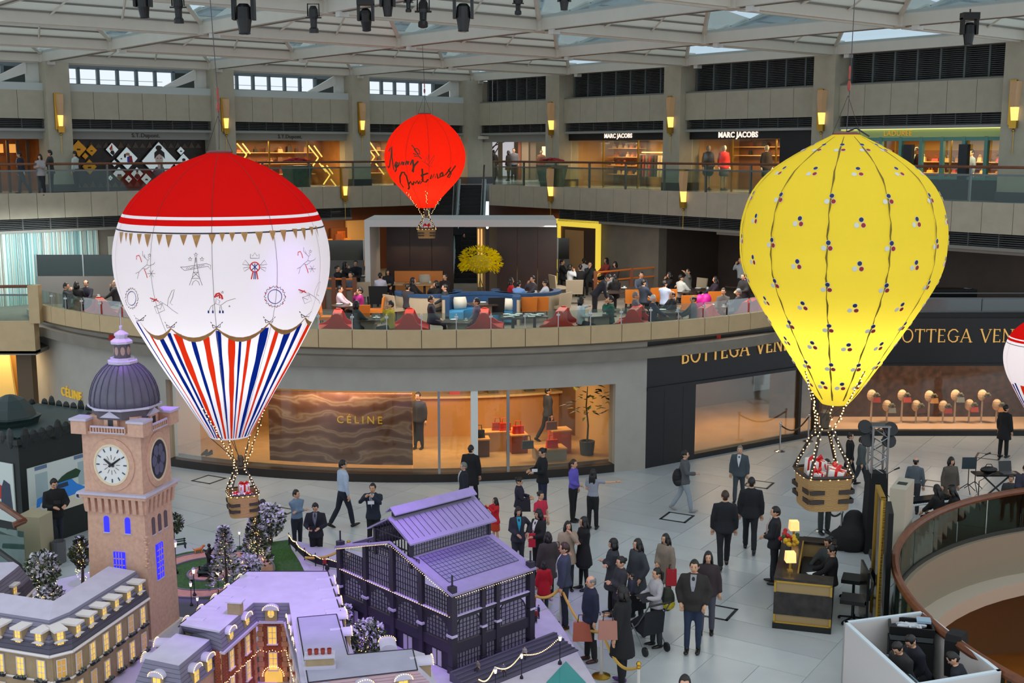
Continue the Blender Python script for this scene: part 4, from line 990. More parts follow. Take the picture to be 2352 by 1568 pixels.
br=at_y(980,546,40.0);wr=at_y(979,498,40.0)
basket(tR,(br.x,40.0,br.z),.62,.32,[eR.P(935,441),eR.P(1012,455),eR.P(979,438),eR.pt(pi,eR.px(976,440)[1],.01)],Vector((wr.x,40.0,wr.z)),rz=.1)
hang(tR,Vector((eR.c.x,eR.c.y,eR.rows[-1][0])),13.0,-.05)
lamp('POINT','balloon_lamp',(eR.c.x,eR.c.y,eR.zfront(400)),95,(1,.9,.8),.25)
gift('white gift box with red bow in the basket of the small red balloon',(br.x,40.0,br.z+.15),.26,.5,None)
# UPPER GALLERY: SHOPS, SCONCES, ESCALATORS, PEOPLE
SCG=mat('sconce_glow',(255,214,130),.5,emit=1.5,ecol=(255,196,96));SCD=mat('sconce_glass_upper',(170,146,116),.5,emit=.08,ecol=(255,180,90))
def sconce(M,lbl,grp,s=1.0):
 t=thing('wall_sconce',lbl,'lamp',M.translation,0,grp)
 def cs(z,w,d):return[tuple(M@Vector((x*s*.72,y*s*.8,z*s)))for x,y in((-w,0),(-w*.7,d),(w*.7,d),(w,0))]
 b=MB();b.rings([cs(-.62,.13,.16),cs(-.2,.16,.24)]);b.build('lit_shade',SCG,t,True)
 b=MB();b.rings([cs(-.2,.16,.24),cs(.25,.20,.30),cs(.6,.23,.26)]);b.build('upper_shade',SCD,t,True)
 b=MB();b.bx(-.02,.2,-.02,.08,-.75,.65,0,M@Matrix.Scale(s,4));b.bx(-.12,.12,0,.14,-.86,-.62,0,M@Matrix.Scale(s,4));b.build('brass_back',BRASS,t,True)
 b=MB();b.tube([M@Vector((0,.05,-.9*s)),M@Vector((0,.05,-1.7*s))],.012,5);b.ball(tuple(M@Vector((0,.06,-.93*s))),.05,8,5);b.build('pendant_rod',BRASS,t,True)
 return t
for k,c in enumerate(COLS_L[3:0:-1]):sconce(FL@T(c,.3,10.95),'brass-backed glowing sconce on the %s column from the left, left wall'%nth(k),'column sconces')
for k,c in enumerate(COLS_R[1:]):sconce(FR@T(-c,.3,10.95),'brass-backed glowing sconce on the %s column from the corner, right wall'%nth(k),'column sconces')
sconce(FL@T(9.64,3.12,8.05),'glowing sconce on the gallery parapet left of the red balloon','parapet sconces',.95)
sconce(FR@T(-9.37,3.12,8.05),'glowing sconce on the gallery parapet right of the escalators','parapet sconces',.95)
sconce(FR@T(-17.05,3.12,8.05),'glowing sconce on the gallery parapet beside the yellow balloon','parapet sconces',.95)
# shop fronts
def bay(F,sgn,c0,c1,nm,wallm,floor=None,lampc=(1,.7,.38),e=60,depth=3.2,front=True):
 W=struct(nm);a0,a1=c0+.47,c1-.47
 x0,x1=sorted((sgn*a0,sgn*a1))
 b=MB();b.bx(x0-.5,x1+.5,-depth-.2,-depth,ZG,9.95,0,F);b.build('back_wall',wallm,W)
 b=MB();b.bx(x0-.5,x1+.5,-depth,-.4,9.86,9.95,0,F);b.build('soffit',mat('shop_ceiling',(205,190,165),.7),W)
 for x in(x0-.45,x1+.35):b=MB();b.bx(x,x+.1,-depth,-.45,ZG,9.9,0,F);b.build('side_wall',wallm,W)
 if front:
  n=3;
  for k in range(n):b=MB();b.bx(x0+(x1-x0)*k/n+.02,x0+(x1-x0)*(k+1)/n-.02,-.46,-.445,ZG+.02,9.84,0,F);b.build('pane',SHOPG,W)
  for k in range(1,n):b=MB();x=x0+(x1-x0)*k/n;b.bx(x-.025,x+.025,-.49,-.42,ZG,9.86,0,F);b.build('mullion',BRASS if nm!='window_shop_green' else FRAMEG,W)
 if e:
  for q in(.3,.7):lamp('AREA','shop_light',F@Vector((x0+(x1-x0)*q,-1.5,9.8)),e,lampc,.9)
 return W,x0,x1
def signband(F,x0,x1,m,z0=9.84,z1=10.16,y=-.42):b=MB();b.bx(x0,x1,y-.1,y+.12,z0,z1,0,F);return b
def sign(F,x,z,y,text,size,m,lbl,ext=.01,spacing=1.05,bandargs=None,bold=0):
 t=thing('shop_sign',lbl,'sign',F@Vector((x,y,z)))
 if bandargs:signband(F,*bandargs[:2],None).build('sign_band',bandargs[2],t,True)
 vs,fs=text_bm(text,size,ext,bold,spacing);M=F@T(x,y,z)@RZ(pi)@RX(pi/2);b=MB();b.add(vs,fs,0,M);b.build('lettering',m,t,True);return t
GREYB=mat('sign_band_grey',(150,150,144),.5);BLKB=mat('sign_band_black',(20,22,26),.4)
LTW=mat('lit_letters_white',(255,236,220),.4,emit=.9);LTD=mat('dark_letters',(60,58,54),.6)
AMB=mat('amber_shop_wall',(176,120,58),.5,var=.2,vs=2)
DKP=mat('dark_pattern',(40,34,30),.4,var=.5,vs=6)
W_,xa0,xa1=bay(FL,1,*EL[0],'wall_shop_upper_a',AMB,e=80);sign(FL,(xa0+xa1)/2+9,10.0,-.28,' ',.2,LTD,'plain grey shop fascia over the amber shop behind the red balloon',bandargs=(xa0,xa1,GREYB))
W_,xb0,xb1=bay(FL,1,*EL[1],'wall_shop_upper_b',AMB,e=110);sign(FL,(xb0+xb1)/2,10.0,-.28,'S.T.Dupont.',.24,LTD,'grey fascia with small dark script lettering over the amber leather shop',bandargs=(xb0,xb1,GREYB))
W_,xc0,xc1=bay(FL,1,*EL[2],'wall_shop_upper_c',DKP,e=0,depth=.75,front=False);sign(FL,(xc0+xc1)/2-.2,10.0,-.28,'S.T.Dupont.',.24,LTD,'grey fascia with small dark script lettering over the diamond pictures',bandargs=(xc0,xc1,GREYB))
W_,xd0,xd1=bay(FL,1,*EL[3],'wall_shop_upper_d',mat('timber_slats',(150,96,52),.5,var=.2,vs=4),e=30,front=False);sign(FL,(xd0+xd1)/2,10.0,-.28,' ',.2,LTD,'plain grey fascia over the timber shop front at the far left',bandargs=(xd0,xd1,GREYB))
for k in range(16):b=MB();x=xd0+.3+k*.38;b.bx(x,x+.1,-1.3,-1.2,ZG,9.8,0,FL);b.build('timber_slat',mat('slat_timber_dark',(84,56,36),.6),W_)
for k in range(8):b=MB();x=xd0+.3+k*.5;b.bx(x,x+.3,-2.9,-2.85,9.3,9.65,0,FL);b.build('lit_square',glow('lit_square',(255,180,90),.6),W_)
FLp=FL@Vector((0,-.7,0));G_=mat('gold_leaf_panel',(206,158,40),.3,.5);PW=mat('poster_white',(212,222,224),.5,emit=.35)
def S0(X,Y):return X/5.8075,280+Y/5.8075
dia=[(1040,355,108,G_,'gold','large gold diamond panel at top left of the dark shop wall'),(1212,378,76,G_,'gold','gold diamond panel second in the top row of the dark shop wall'),(1128,455,45,G_,'gold','smallest gold diamond panel amid the three others'),(1185,597,100,G_,'gold','gold diamond panel lowest on the dark shop wall'),(1485,368,92,PW,'man','white diamond picture of a man in black under a red and blue flag'),(1685,485,158,PW,'couple','white diamond picture of an embracing couple in red and blue'),(1515,550,48,PW,'mark','small white diamond picture with dark marks'),(2115,520,268,PW,'woman','largest white diamond picture, portrait of a dark-haired woman'),(1580,690,92,PW,'garden','white diamond picture with a garden scene'),(1818,690,92,PW,'suit','white diamond picture of a man in a suit at the lower row'),(1705,760,52,PW,'mark','small white diamond picture, lower middle'),(1940,760,78,PW,'mark','white half diamond with dark strokes at the lower right'),(2440,560,150,PW,'suit','white diamond picture of a dark-haired man near the white balloon'),(2400,385,60,PW,'mark','small diamond picture above the man near the white balloon'),(1462,745,36,PW,'mark','tiny white diamond at the lower left of the pictures')]
for(X,Y,r,m,kind,lbl)in dia:
 c=FL.inverted()@at_pl(*S0(X,Y),FLp,VV);rr=r/5.8075*(at_pl(301,350,FLp,VV)-at_pl(300,350,FLp,VV)).length*.93;rz_=r/5.8075*abs(at_pl(300,351,FLp,VV).z-at_pl(300,350,FLp,VV).z)
 t=thing('picture_panel' if kind!='gold' else 'gold_panel',lbl,'panel',FL@c)
 def D(s,y0,y1):return[FL@Vector((c.x+s*rr*dx,y0,c.z+s*rz_*dz))for dx,dz in((-1,0),(0,-1),(1,0),(0,1))],[FL@Vector((c.x+s*rr*dx,y1,c.z+s*rz_*dz))for dx,dz in((-1,0),(0,-1),(1,0),(0,1))]
 yf=-.68;
 b=MB();b.hull2(*D(1.0,yf,yf+.06));b.build('frame',BRASS if kind=='gold' else DARK,t,True)
 b=MB();b.hull2(*D(.88 if kind=='gold' else.95,yf+.05,yf+.075));b.build('face',m,t,True)
 def blot(nm,pts,col,y=yf+.08):
  b=MB();A=[FL@Vector((c.x-px_*rr,y,c.z+pz_*rz_))for px_,pz_ in pts];b.hull2(A,[p+VV*.004 for p in A]);b.build(nm,mat('print_%d_%d_%d'%col,col,.6),t,True)
 el=lambda cx_,cz_,a,b_:[(cx_+a*math.cos(2*pi*k/12),cz_+b_*math.sin(2*pi*k/12))for k in range(12)]
 if kind=='woman':
  blot('printed_dress',[(-.42,-.55),(.0,-.95),(.32,-.62),(.2,-.3),(-.2,-.3)],(96,40,66));blot('printed_face',el(-.02,.1,.22,.33),(226,200,190),yf+.086);blot('printed_neck',[(-.12,-.4),(.1,-.4),(.1,-.1),(-.1,-.1)],(220,192,180),yf+.083)
  blot('printed_hair',[(-.28,.1),(-.27,.42),(-.1,.56),(.12,.56),(.28,.42),(.3,.1),(.2,.22),(.0,.36),(-.16,.25)],(52,40,40),yf+.09);blot('printed_bun',el(-.02,.66,.17,.13),(52,40,40),yf+.09);blot('printed_lips',el(-.02,-.08,.06,.03),(180,60,70),yf+.093)
  for s in(-1,1):blot('printed_eye',el(-.02+s*.09,.14,.045,.02),(40,40,50),yf+.093)
 if kind=='man':blot('printed_flag',[(-.45,.1),(-.2,.45),(.0,.8),(.05,.3),(-.2,-.2)],(200,60,40));blot('printed_suit',[(-.35,-.5),(.1,-.85),(.35,-.5),(.2,-.15),(-.2,-.15)],(30,34,44),yf+.083);blot('printed_head',el(.0,.05,.13,.2),(206,164,140),yf+.086)
 if kind=='couple':blot('printed_red_coat',[(.1,-.4),(.5,-.35),(.42,.2),(.15,.25)],(170,40,40));blot('printed_blue',[(-.02,-.3),(.16,-.35),(.2,.15),(.0,.15)],(50,70,180),yf+.083);blot('printed_heads',el(.05,.35,.2,.13),(190,140,110),yf+.086);blot('printed_hair',el(-.2,.22,.1,.18),(60,40,34),yf+.086);blot('printed_mark',[(-.65,-.05),(-.5,.05),(-.45,-.1)],(30,30,34))
 if kind=='suit':blot('printed_suit',[(-.5,-.45),(.0,-.9),(.5,-.45),(.25,-.05),(-.25,-.05)],(34,36,46));blot('printed_head',el(.0,.18,.17,.25),(214,176,156),yf+.086);blot('printed_hair',el(.0,.4,.18,.12),(40,34,32),yf+.09)
 if kind=='garden':blot('printed_lawn',[(-.55,-.4),(.0,-.95),(.55,-.4)],(96,130,60));blot('printed_figures',[(-.35,-.38),(.35,-.38),(.3,-.05),(-.3,-.05)],(80,90,120),yf+.083)
 if kind=='mark':blot('printed_mark',[(-.3,-.2),(.25,-.25),(.3,.0),(-.1,.1)],(50,52,58))
 if kind=='gold' and r>70:blot('dark_label',[(-.25,-.2),(.2,-.2),(.2,.0),(-.25,.0)],(70,60,30))
tri=MB()
for k in range(40):
 x=xc0+.2+(k%20)*.31;z=(7.9 if k<20 else 9.5)+.0;b=(x,z);tri.add([FL@Vector((x,-.72,z)),FL@Vector((x+.28,-.72,z)),FL@Vector((x+.14,-.72,z+(.26 if k%2 else.2)))],[(0,1,2)])
tri.build('dark_triangles',mat('pattern_tan',(96,80,66),.5),W_ if False else None,kind='stuff')if False else tri.build('trim_4',mat('pattern_tan',(96,80,66),.5),kind='structure')
def goods(F,x0,x1,y,zs,lbl,grp,seed,pal,step=.42,h=(.12,.3),bright=0):
 rnd=random.Random(seed);t=thing('display_shelves',lbl,'shelves',F@Vector(((x0+x1)/2,y,ZG)))
 for z in zs:
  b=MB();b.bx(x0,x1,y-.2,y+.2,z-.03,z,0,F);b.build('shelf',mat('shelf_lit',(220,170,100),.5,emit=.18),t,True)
 b=MB();b.bx(x0,x1,y-.26,y-.2,ZG,zs[-1]+.4,0,F);b.build('shelf_back',mat('shelf_back_brown',(120,78,44),.5),t,True)
 n=0
 for zi,z in enumerate(zs):
  x=x0+.2;n=0;row=['lowest','second','third','fourth'][zi]
  while x<x1-.25:
   w_=rnd.uniform(.14,.28);hh=rnd.uniform(*h);c=pal[rnd.randrange(len(pal))]
   g=thing('handbag',f'{nth(n)} item on the {row} of the {lbl}','bag',F@Vector((x+w_/2,y,z)),0,grp)
   b=MB();M=F@T(x+w_/2,y,z);b.taper((0,0,0),(w_,.12,hh),(.85,.7),0,M);b.build('body',mat('goods_%d_%d_%d'%c,c,.5),g,True)
   b=MB();b.tube([M@Vector((-w_*.25,0,hh)),M@Vector((-w_*.2,0,hh+.09)),M@Vector((w_*.2,0,hh+.09)),M@Vector((w_*.25,0,hh))],.012,4);b.build('handle',mat('goods_%d_%d_%d'%c,c,.5),g,True)
   x+=w_+step*rnd.uniform(.4,1.0);n+=1
BROWNS=((96,54,30),(60,36,26),(150,70,40),(190,150,100),(40,32,30),(130,50,36))
goods(FL,xb0+.4,xb1-.4,-2.7,(8.3,8.8,9.3),'amber-lit shelves of the leather shop','leather goods in the amber shop',11,BROWNS)
goods(FL,xa0+3,xa1-.3,-2.7,(8.3,8.9,9.4),'amber-lit shelves behind the red balloon','leather goods behind the red balloon',12,BROWNS,.7)
def bars(F,x,z,s,lbl):
 t=thing('light_sculpture',lbl,'light sculpture',F@Vector((x,-1.0,z)))
 for(a,c)in(((0,0),(.5,-.55)),((.5,-.55),(.05,-1.1)),((.7,-.5),(.3,.0)),((.9,-1.2),(.55,-.8))):
  b=MB();b.tube([F@Vector((x-a[0]*s,-1.0,z+a[1]*s)),F@Vector((x-c[0]*s,-1.0,z+c[1]*s))],.035,4);b.build('light_bar',glow('bar_gold_light',(255,216,110),1.3),t,True)
bars(FL,xb0+5.2,9.7,.9,'gold zig-zag light bars at the left of the amber leather shop');bars(FL,xb0+1.6,9.6,1.0,'gold zig-zag light bars at the right of the amber leather shop');bars(FL,xb0+.9,8.7,.8,'low gold zig-zag light bars at the right of the amber leather shop');bars(FL,xa1-.4,9.8,1.3,'gold zig-zag light bars behind the red balloon')
MJ=mat('mj_wall',(196,150,88),.6)
b=MB();b.bx(-5.7,-.1,-.5,-.3,9.8,10.2,0,FR);b.build('trim_5',GREYB,kind='structure')
W_,r10,r11=bay(FR,-1,*ER[1],'wall_shop_upper_f',MJ,e=110);sign(FR,(r10+r11)/2,10.02,-.28,'MARC JACOBS',.26,LTW,'black sign band with white lit capitals over the clothes racks',bandargs=(r10-.2,r11+.2,BLKB),bold=.008)
W_,r20,r21=bay(FR,-1,*ER[2],'wall_shop_upper_g',MJ,e=120);sign(FR,(r20+r21)/2+.7,10.0,-.28,'MARC JACOBS',.30,LTW,'black sign band with white lit capitals over the mannequins',bandargs=(r20-.2,r21+.2,BLKB),bold=.01)
b=MB();b.bx(r20,r20+1.9,-.46,-.3,ZG,9.85,0,FR);b.build('black_pier',BLKB,W_)
TEAL=mat('teal_paint',(96,150,140),.5);W_,r30,r31=bay(FR,-1,*ER[3],'wall_shop_upper_h',mat('tea_wall',(210,170,90),.6),e=60,lampc=(1,.8,.4));sign(FR,(r30+r31)/2+.9,9.98,-.27,'LADURÉE',.26,mat('gold_letters_lit',(230,180,60),.3,.5,emit=.25),'pale green sign band with gold capitals over the tea shop',bandargs=(r30,r31,mat('teal_band',(160,180,120),.5,emit=.08)))
tf=thing('tea_shop_facade','pale green painted tea shop facade with tall panes and a dark plinth','facade',FR@Vector(((r30+r31)/2,-.4,ZG)))
b=MB();b.bx(r30,r31,-.42,-.3,ZG,8.42,0,FR);b.build('plinth',mat('plinth_black_green',(30,40,42),.4),tf,True)
for k in range(9):b=MB();x=r30+(r31-r30)*k/8;b.bx(x-.06,x+.06,-.45,-.3,8.4,9.86,0,FR);b.build('pilaster',TEAL,tf,True)
b=MB();b.bx(r30,r31,-.45,-.32,8.4,8.52,0,FR);b.bx(r30,r31,-.45,-.32,9.72,9.86,0,FR);b.build('frame_rail',TEAL,tf,True)
b=MB();b.bx(r30,r31,-.3,-.2,10.12,10.18,0,FR);b.build('cove_light',glow('cove_yellow',(255,240,150),1.2),tf,True)
for k in range(3):b=MB();x=r30+1.6+k*2.1;b.bx(x-.16,x+.16,-.47,-.28,8.42,9.6,0,FR);b.build('dark_panel',mat('dark_teal',(20,36,44),.4),tf,True)
for k,x in enumerate((r30+1.0,r30+2.7,r30+4.6)):
 t=thing('potted_plant','dark leafy plant in the tea shop window, %s from the right'%nth(k),'plant',FR@Vector((x,-1.3,8.2)));b=MB();b.lathe([(.1,0),(.14,.25)],8,(0,0,0),0,FR@T(x,-1.3,8.0));b.build('pot',TEAL,t,True);b=MB();rnd=random.Random(k)
 for q in range(60):
  a=rnd.random()*6.28;z=rnd.random();r_=.28*math.sin(pi*min(z*.8+.15,1));p=FR@Vector((x+r_*math.cos(a),-1.3+r_*math.sin(a),8.25+1.1*z));d=Vector((math.cos(a),math.sin(a),.3));s=Vector((-math.sin(a),math.cos(a),0))*.03;b.add([p-s,p+s,p+d*.2],[(0,1,2)])
 b.build('foliage',mat('plant_dark_green',(40,62,50),.7),t,True,kind='stuff')
goods(FR,r30+.4,r31-.4,-2.6,(8.6,9.0),'gold-lit shelves of the tea shop','boxes and cakes in the tea shop',21,((230,190,90),(240,210,150),(180,120,60),(200,80,80)),.4,(.08,.2))
goods(FR,r10+4.2,r11-.2,-2.8,(8.3,8.7,9.1,9.5),'lit shelves at the left of the clothes shop','shoes and bags in the clothes shop',22,((230,200,150),(60,40,36),(200,120,60)),.3,(.08,.16))
goods(FR,r20+2.2,r21-.3,-2.9,(9.2,9.55),'high lit shelf behind the mannequins','bags behind the mannequins',23,((200,60,80),(30,30,30),(120,60,40)),.9,(.14,.22))
goods(FR,r10+.3,r10+1.3,-2.8,(8.3,8.6,8.9,9.2),'brown shelves at the right of the clothes shop','brown bags in the clothes shop',24,((60,36,26),(190,60,70),(120,80,50)),.25,(.1,.18))
cr_=thing('clothes_rail','long rail of hanging clothes under a bright light bar','clothes rail',FR@Vector((r10+2.6,-2.4,ZG)));b=MB();b.tube([FR@Vector((r10+1.6,-2.4,9.2)),FR@Vector((r10+4.0,-2.4,9.2))],.02,5);b.build('rail',STEEL,cr_,True);b=MB();b.bx(r10+1.6,r10+4.0,-2.6,-2.5,9.28,9.33,0,FR);b.build('light_bar',glow('rail_light',(255,230,150),1.6),cr_,True)
for x in(1.6,4.0):b=MB();b.tube([FR@Vector((r10+x,-2.4,ZG)),FR@Vector((r10+x,-2.4,9.2))],.02,5);b.build('upright',STEEL,cr_,True)
rnd=random.Random(9)
for k in range(12):
 c=((60,56,54),(196,180,150),(30,28,28),(120,110,100),(150,60,60))[rnd.randrange(5)];t=thing('hanging_garment',f'{nth(k)} garment from the right on the clothes rail','garment',FR@Vector((r10+1.75+k*.19,-2.4,8.2)),0,'garments on the rail');b=MB();b.taper((0,0,0),(.10,.36,.95),(.7,.8),0,FR@T(r10+1.75+k*.19,-2.4,8.22));b.build('cloth',cloth(c),t,True)
def mannequin(X,c,lbl,topk='dress',bot=(40,40,44)):
 p=at_z(X,425,ZG);q=FR@Vector(((FR.inverted()@at_pl(X,350,FR@Vector((0,-1.1,0)),-UV)).x,-1.1,ZG))
 t=person(lbl,q,205,1.82,'f',top=c,topk=topk,botk='skirt',bot=bot,skin=mat('mannequin_white',(222,214,200),.4),hair='bald',hairm=mat('mannequin_white',(222,214,200),.4),vox=.05);t.name='mannequin';t['category']='mannequin';ORG[t.name]=I4
mannequin(1627,(34,30,40),'white mannequin in a dark dress, leftmost in the shop window','coat');mannequin(1663,(200,24,28),'white mannequin in a shiny red jacket, second in the shop window','jacket',(90,96,110));mannequin(1761,(40,34,34),'white mannequin in an orange and black top, beside the yellow balloon','jacket',(40,36,40))
lob=struct('window_12')
def RP(x,y,Y=72.4):return at_y(x,y,Y)
a,c=RP(1122,319),RP(1186,404);b=MB();b.bx(a.x,c.x,72.5,72.55,c.z,a.z);b.build('pane',mat('daylight_street',(216,214,222),.8,emit=.6),lob)
for x in(1122,1149,1186):q=RP(x,350);b=MB();b.bx(q.x-.14,q.x+.14,72.3,72.5,ZG,a.z+.1);b.build('window_frame',mat('lobby_frame',(150,128,100),.5),lob)
b=MB()
for P_ in([(1128,345),(1140,330),(1147,321)],[(1124,345),(1135,335),(1146,330)],[(1152,328),(1165,323),(1172,321)],[(1125,370),(1138,350),(1146,336)]):b.tube([RP(x,y,72.44)for x,y in P_],.03,4)
b.build('bare_branches',mat('branch_dark',(90,80,84),.8),lob)
for(x0,x1,col)in((1190,1196,(150,84,60)),(1198,1214,(150,130,108)),(1218,1231,(120,104,86)),(1088,1098,(60,64,84)),(1100,1120,(172,150,118))):
 p,q=RP(x0,330,68.0),RP(x1,330,68.0);b=MB();b.bx(p.x,q.x,68.0,68.2,ZG,9.9);b.build('lobby_pier',mat('lobby_pier_%d'%x0,col,.6),lob)
p,q=RP(1245,345,66),RP(1262,345,66);b=MB();b.bx(p.x,q.x,66,66.1,8.1,9.6);b.build('lit_panel',glow('lit_panel_cream',(250,230,160),.8),lob)
for(F,x,lbl)in((FR,-8.1,'green marble planter of red poinsettias right of the escalators'),(FL,11.3,'green marble planter of red poinsettias left of the red balloon')):
 t=thing('planter',lbl,'planter',F@Vector((x,2.0,ZG)));M=F@T(x,2.0,ZG);b=MB();b.taper((0,0,0),(.7,.7,1.0),1.45,0,M);b.build('tub',mat('green_marble',(98,118,98),.4,var=.2,vs=5),t,True);b=MB();rnd=random.Random(2)
 for k in range(70):a=rnd.random()*6.28;r_=.55*rnd.random()**.5;p=M@Vector((r_*math.cos(a),r_*math.sin(a),1.08+.25*(1-r_)));b.ball(tuple(p),(.09,.09,.03),5,3)
 b.build('poinsettias',mat('poinsettia_red',(170,20,40),.6),t,True,kind='stuff')
 # escalators
def escal(xt,xb,lbl,wd=1.0):
 top=at_z(xt,421,ZG-.03);bt=Vector((at_y(xb,610,51.6).x,51.6,ZM));top=Vector((at_y(xt,421,58.3).x,58.3,ZG));d=(top-bt);
 t=thing('escalator',lbl,'escalator',bt);n=22;dx=Vector((d.x,d.y,0))/n;dz=(ZG-ZM)/n;side=Vector((d.y,-d.x,0)).normalized()
 for k in range(n):
  p=bt+dx*k;z=ZM+dz*k;b=MB();A=[p-side*wd/2,p+side*wd/2,p+side*wd/2+dx,p-side*wd/2+dx]
  b.hull2([Vector((q.x,q.y,z-.1))for q in A],[Vector((q.x,q.y,z+dz))for q in A]);b.build('step',mat('step_black',(24,25,27),.5),t,True)
 for s in(-1,1):
  o=side*s*(wd/2+.12);h0=side*s*.10;A=[bt+o-h0,bt+o+h0,top+o+h0,top+o-h0]
  b=MB();b.hull2([p+Vector((0,0,-.25))for p in A],[p+Vector((0,0,.28))for p in A]);b.build('skirt',mat('escalator_white',(206,214,218),.35,.2),t,True)
  A=[bt+o-h0*.3,bt+o+h0*.3,top+o+h0*.3,top+o-h0*.3];b=MB();b.hull2([p+Vector((0,0,.28))for p in A],[p+Vector((0,0,.85))for p in A]);b.build('glass_side',GLSR,t,True)
  b=MB();b.tube([bt+o-dx*1.5+Vector((0,0,.8)),bt+o+Vector((0,0,.92)),top+o+Vector((0,0,.92)),top+o+dx*2+Vector((0,0,.92))],.045,6);b.build('handrail',BLACK,t,True)
 return t
escal(1083,1069,'right-hand black-stepped escalator rising to the upper gallery');escal(1018,1003,'left-hand black-stepped escalator, half behind the red balloon')
p=at_y(1053,505,53.4);person('man in a dark suit and white collar coming down the escalator',(p.x,53.4,ZM+1.1),180,1.72,top=(24,26,32),shirt=(220,222,226),vox=.045)
# people on the gallery
BKc=(26,27,32)
def gal(x,yf,yh,face,lbl,**k):return stand(lbl,x,yf,yh,face,z=ZG,vox=.042,**k)
gal(54,446,348,88,'man in a dark suit striding left behind the gallery rail',legs='walk',top=(36,42,58),bot=(44,46,56),shirt=(200,206,216),lean=6,armL='fwd',armR='back')
p=gal(97,449,368,180,'woman in a grey coat leaning on the gallery rail with white sleeves',sex='f',hair='bob',top=(150,146,146),topk='jacket',armL=(.05,.30,1.18),armR=(.05,.30,1.18))
gal(120,447,347,95,'man in dark grey with a backpack, second on the gallery from the corner column',top=(58,60,58),bot=(24,24,28),armL='hold',armR='hold');gal(177,442,349,80,'man in a white jacket beside the dark shop wall',top=(206,214,206),bot=BKc,topk='shirt',armL='hold',armR='hang')
gal(862,419,343,10,'man in a lilac-blue shirt and cap facing the amber shop',top=(120,126,160),bot=(90,90,88),hairm=mat('cap_blue',(80,84,130),.7))
gal(1074,418,346,0,'man in a white top at the escalator landing, next to the red balloon',top=(206,206,200),topk='shirt',bot=(40,42,44));gal(1102,417,343,5,'woman in brown with a bag at the head of the escalator',sex='f',top=(70,40,36),bot=(120,100,86),topk='jacket',hair='bun');gal(1114,414,346,-60,'woman in dark red just behind the head of the escalator',sex='f',top=(96,36,34),hair='short',armL='fwd');gal(1134,414,346,20,'woman in a long black veil in the bright lobby',sex='f',hair='long',top=(18,18,20),topk='coat',hem=.2,botk='trousers');gal(1168,415,347,60,'dark-haired woman in black in the lobby, right of the veiled woman',sex='f',hair='long',top=(22,22,24),topk='coat');gal(1180,414,342,180,'man in a grey jacket standing in the lobby by the window',top=(96,96,104),bot=BKc)
gal(1243,416,346,170,'person behind the red poinsettias near the corner column',sex='f',hair='short',top=(150,100,80));gal(1738,432,334,30,'man in grey walking beside the mannequins',top=(84,84,76),bot=(38,42,52),legs='walk2');gal(2100,452,341,120,'man in a black jacket and white collar above the yellow balloon',top=(28,26,28),shirt=(200,200,196),hairm=HAIRG);gal(2226,454,344,100,'woman in pale blue with a dark red apron striding past the tea shop',sex='f',hair='short',top=(126,140,160),topk='shirt',botk='skirt',bot=(90,24,30),legs='walk',hem=.55)
# spotlights hanging from a truss above the picture
def spotl(x,y,Y,s,lbl,tilt=0,kind='moving',rz=0):
 p=at_y(x,y,Y);t=thing('stage_spotlight',lbl,'spotlight',p,rz,'stage spotlights under the ceiling');M=T(*p)@RZ(rz)@RX(tilt)@Matrix.Scale(s,4)
 if kind=='moving':
  b=MB();b.bx(-.20,.20,-.14,.14,.24,.40,0,T(*p)@RZ(rz)@Matrix.Scale(s,4));b.build('base',BLACK,t,True)
  for q in(-1,1):b=MB();b.bx(q*.17-.03,q*.17+.03,-.09,.09,-.12,.28,0,T(*p)@RZ(rz)@Matrix.Scale(s,4));b.build('yoke_arm',BLACK,t,True)
  b=MB();b.lathe([(.08,.16),(.13,.10),(.14,-.1),(.12,-.2),(.10,-.34),(.11,-.36)],14,(0,0,0),0,M);b.build('head',BLACK,t,True);b=MB();b.lathe([(.095,-.365),(.05,-.375)],12,(0,0,0),0,M);b.build('lens',mat('lens_grey',(90,96,104),.1),t,True)
 else:
  b=MB();b.tube([M@Vector(q)for q in((-.12,0,.0),(-.12,0,.26),(.12,0,.26),(.12,0,.0))],.016,5);b.build('bracket',BLACK,t,True)
  b=MB();b.lathe([(.06,.22),(.095,.15),(.10,0),(.075,-.06),(.07,-.22),(.10,-.26),(.10,-.34)],12,(0,0,0),0,M);b.build('barrel',BLACK,t,True);b=MB();b.bx(-.17,.17,-.015,.015,-.04,-.01,0,M);b.build('shutter_handles',BLACK,t,True)
 b=MB();top=p+Vector((0,0,.38*s));b.tube([top,Vector((top.x,top.y,12.5 if Y<26 else 12.8))],.02*s,5);b.build('hanger',BLACK,t,True)
sp=[(328,3,25,.9,'black moving spotlight cut by the top edge, leftmost',.25,'moving'),(409,14,25,1.0,'black barrel spotlight, second from the left',.05,'barrel'),(560,30,25,1.15,'large black moving spotlight next to the white balloon cable',.05,'moving'),(720,38,25,.95,'black barrel spotlight, fourth from the left',.05,'barrel'),(840,36,25,.85,'black moving spotlight tilted to the right',.45,'moving'),(890,4,25,.8,'black moving spotlight at the top edge above the red balloon',.1,'moving'),(938,4,25,.6,'small black barrel spotlight at the top edge, left of the tilted one',.0,'barrel'),(972,24,25,1.0,'tilted black barrel spotlight over the red balloon cable',-.3,'barrel'),(1064,28,25,1.05,'large black moving spotlight right of the red balloon cable',.0,'moving'),(1190,6,25,.7,'small black barrel spotlight at the top edge, right of centre',.4,'barrel'),(1296,-6,25,.7,'black moving spotlight peeping in at the top edge',.1,'moving'),(2226,68,30,1.0,'black moving spotlight alone at the upper right',.0,'moving')]
for a in sp:spotl(*a)
tr=thing('lighting_truss','steel truss that carries the stage spotlights','truss',(-2,25,12.9));b=MB()
for z in(12.5,12.7):b.tube([(-9,25,z),(2.5,25,z)],.03,6)
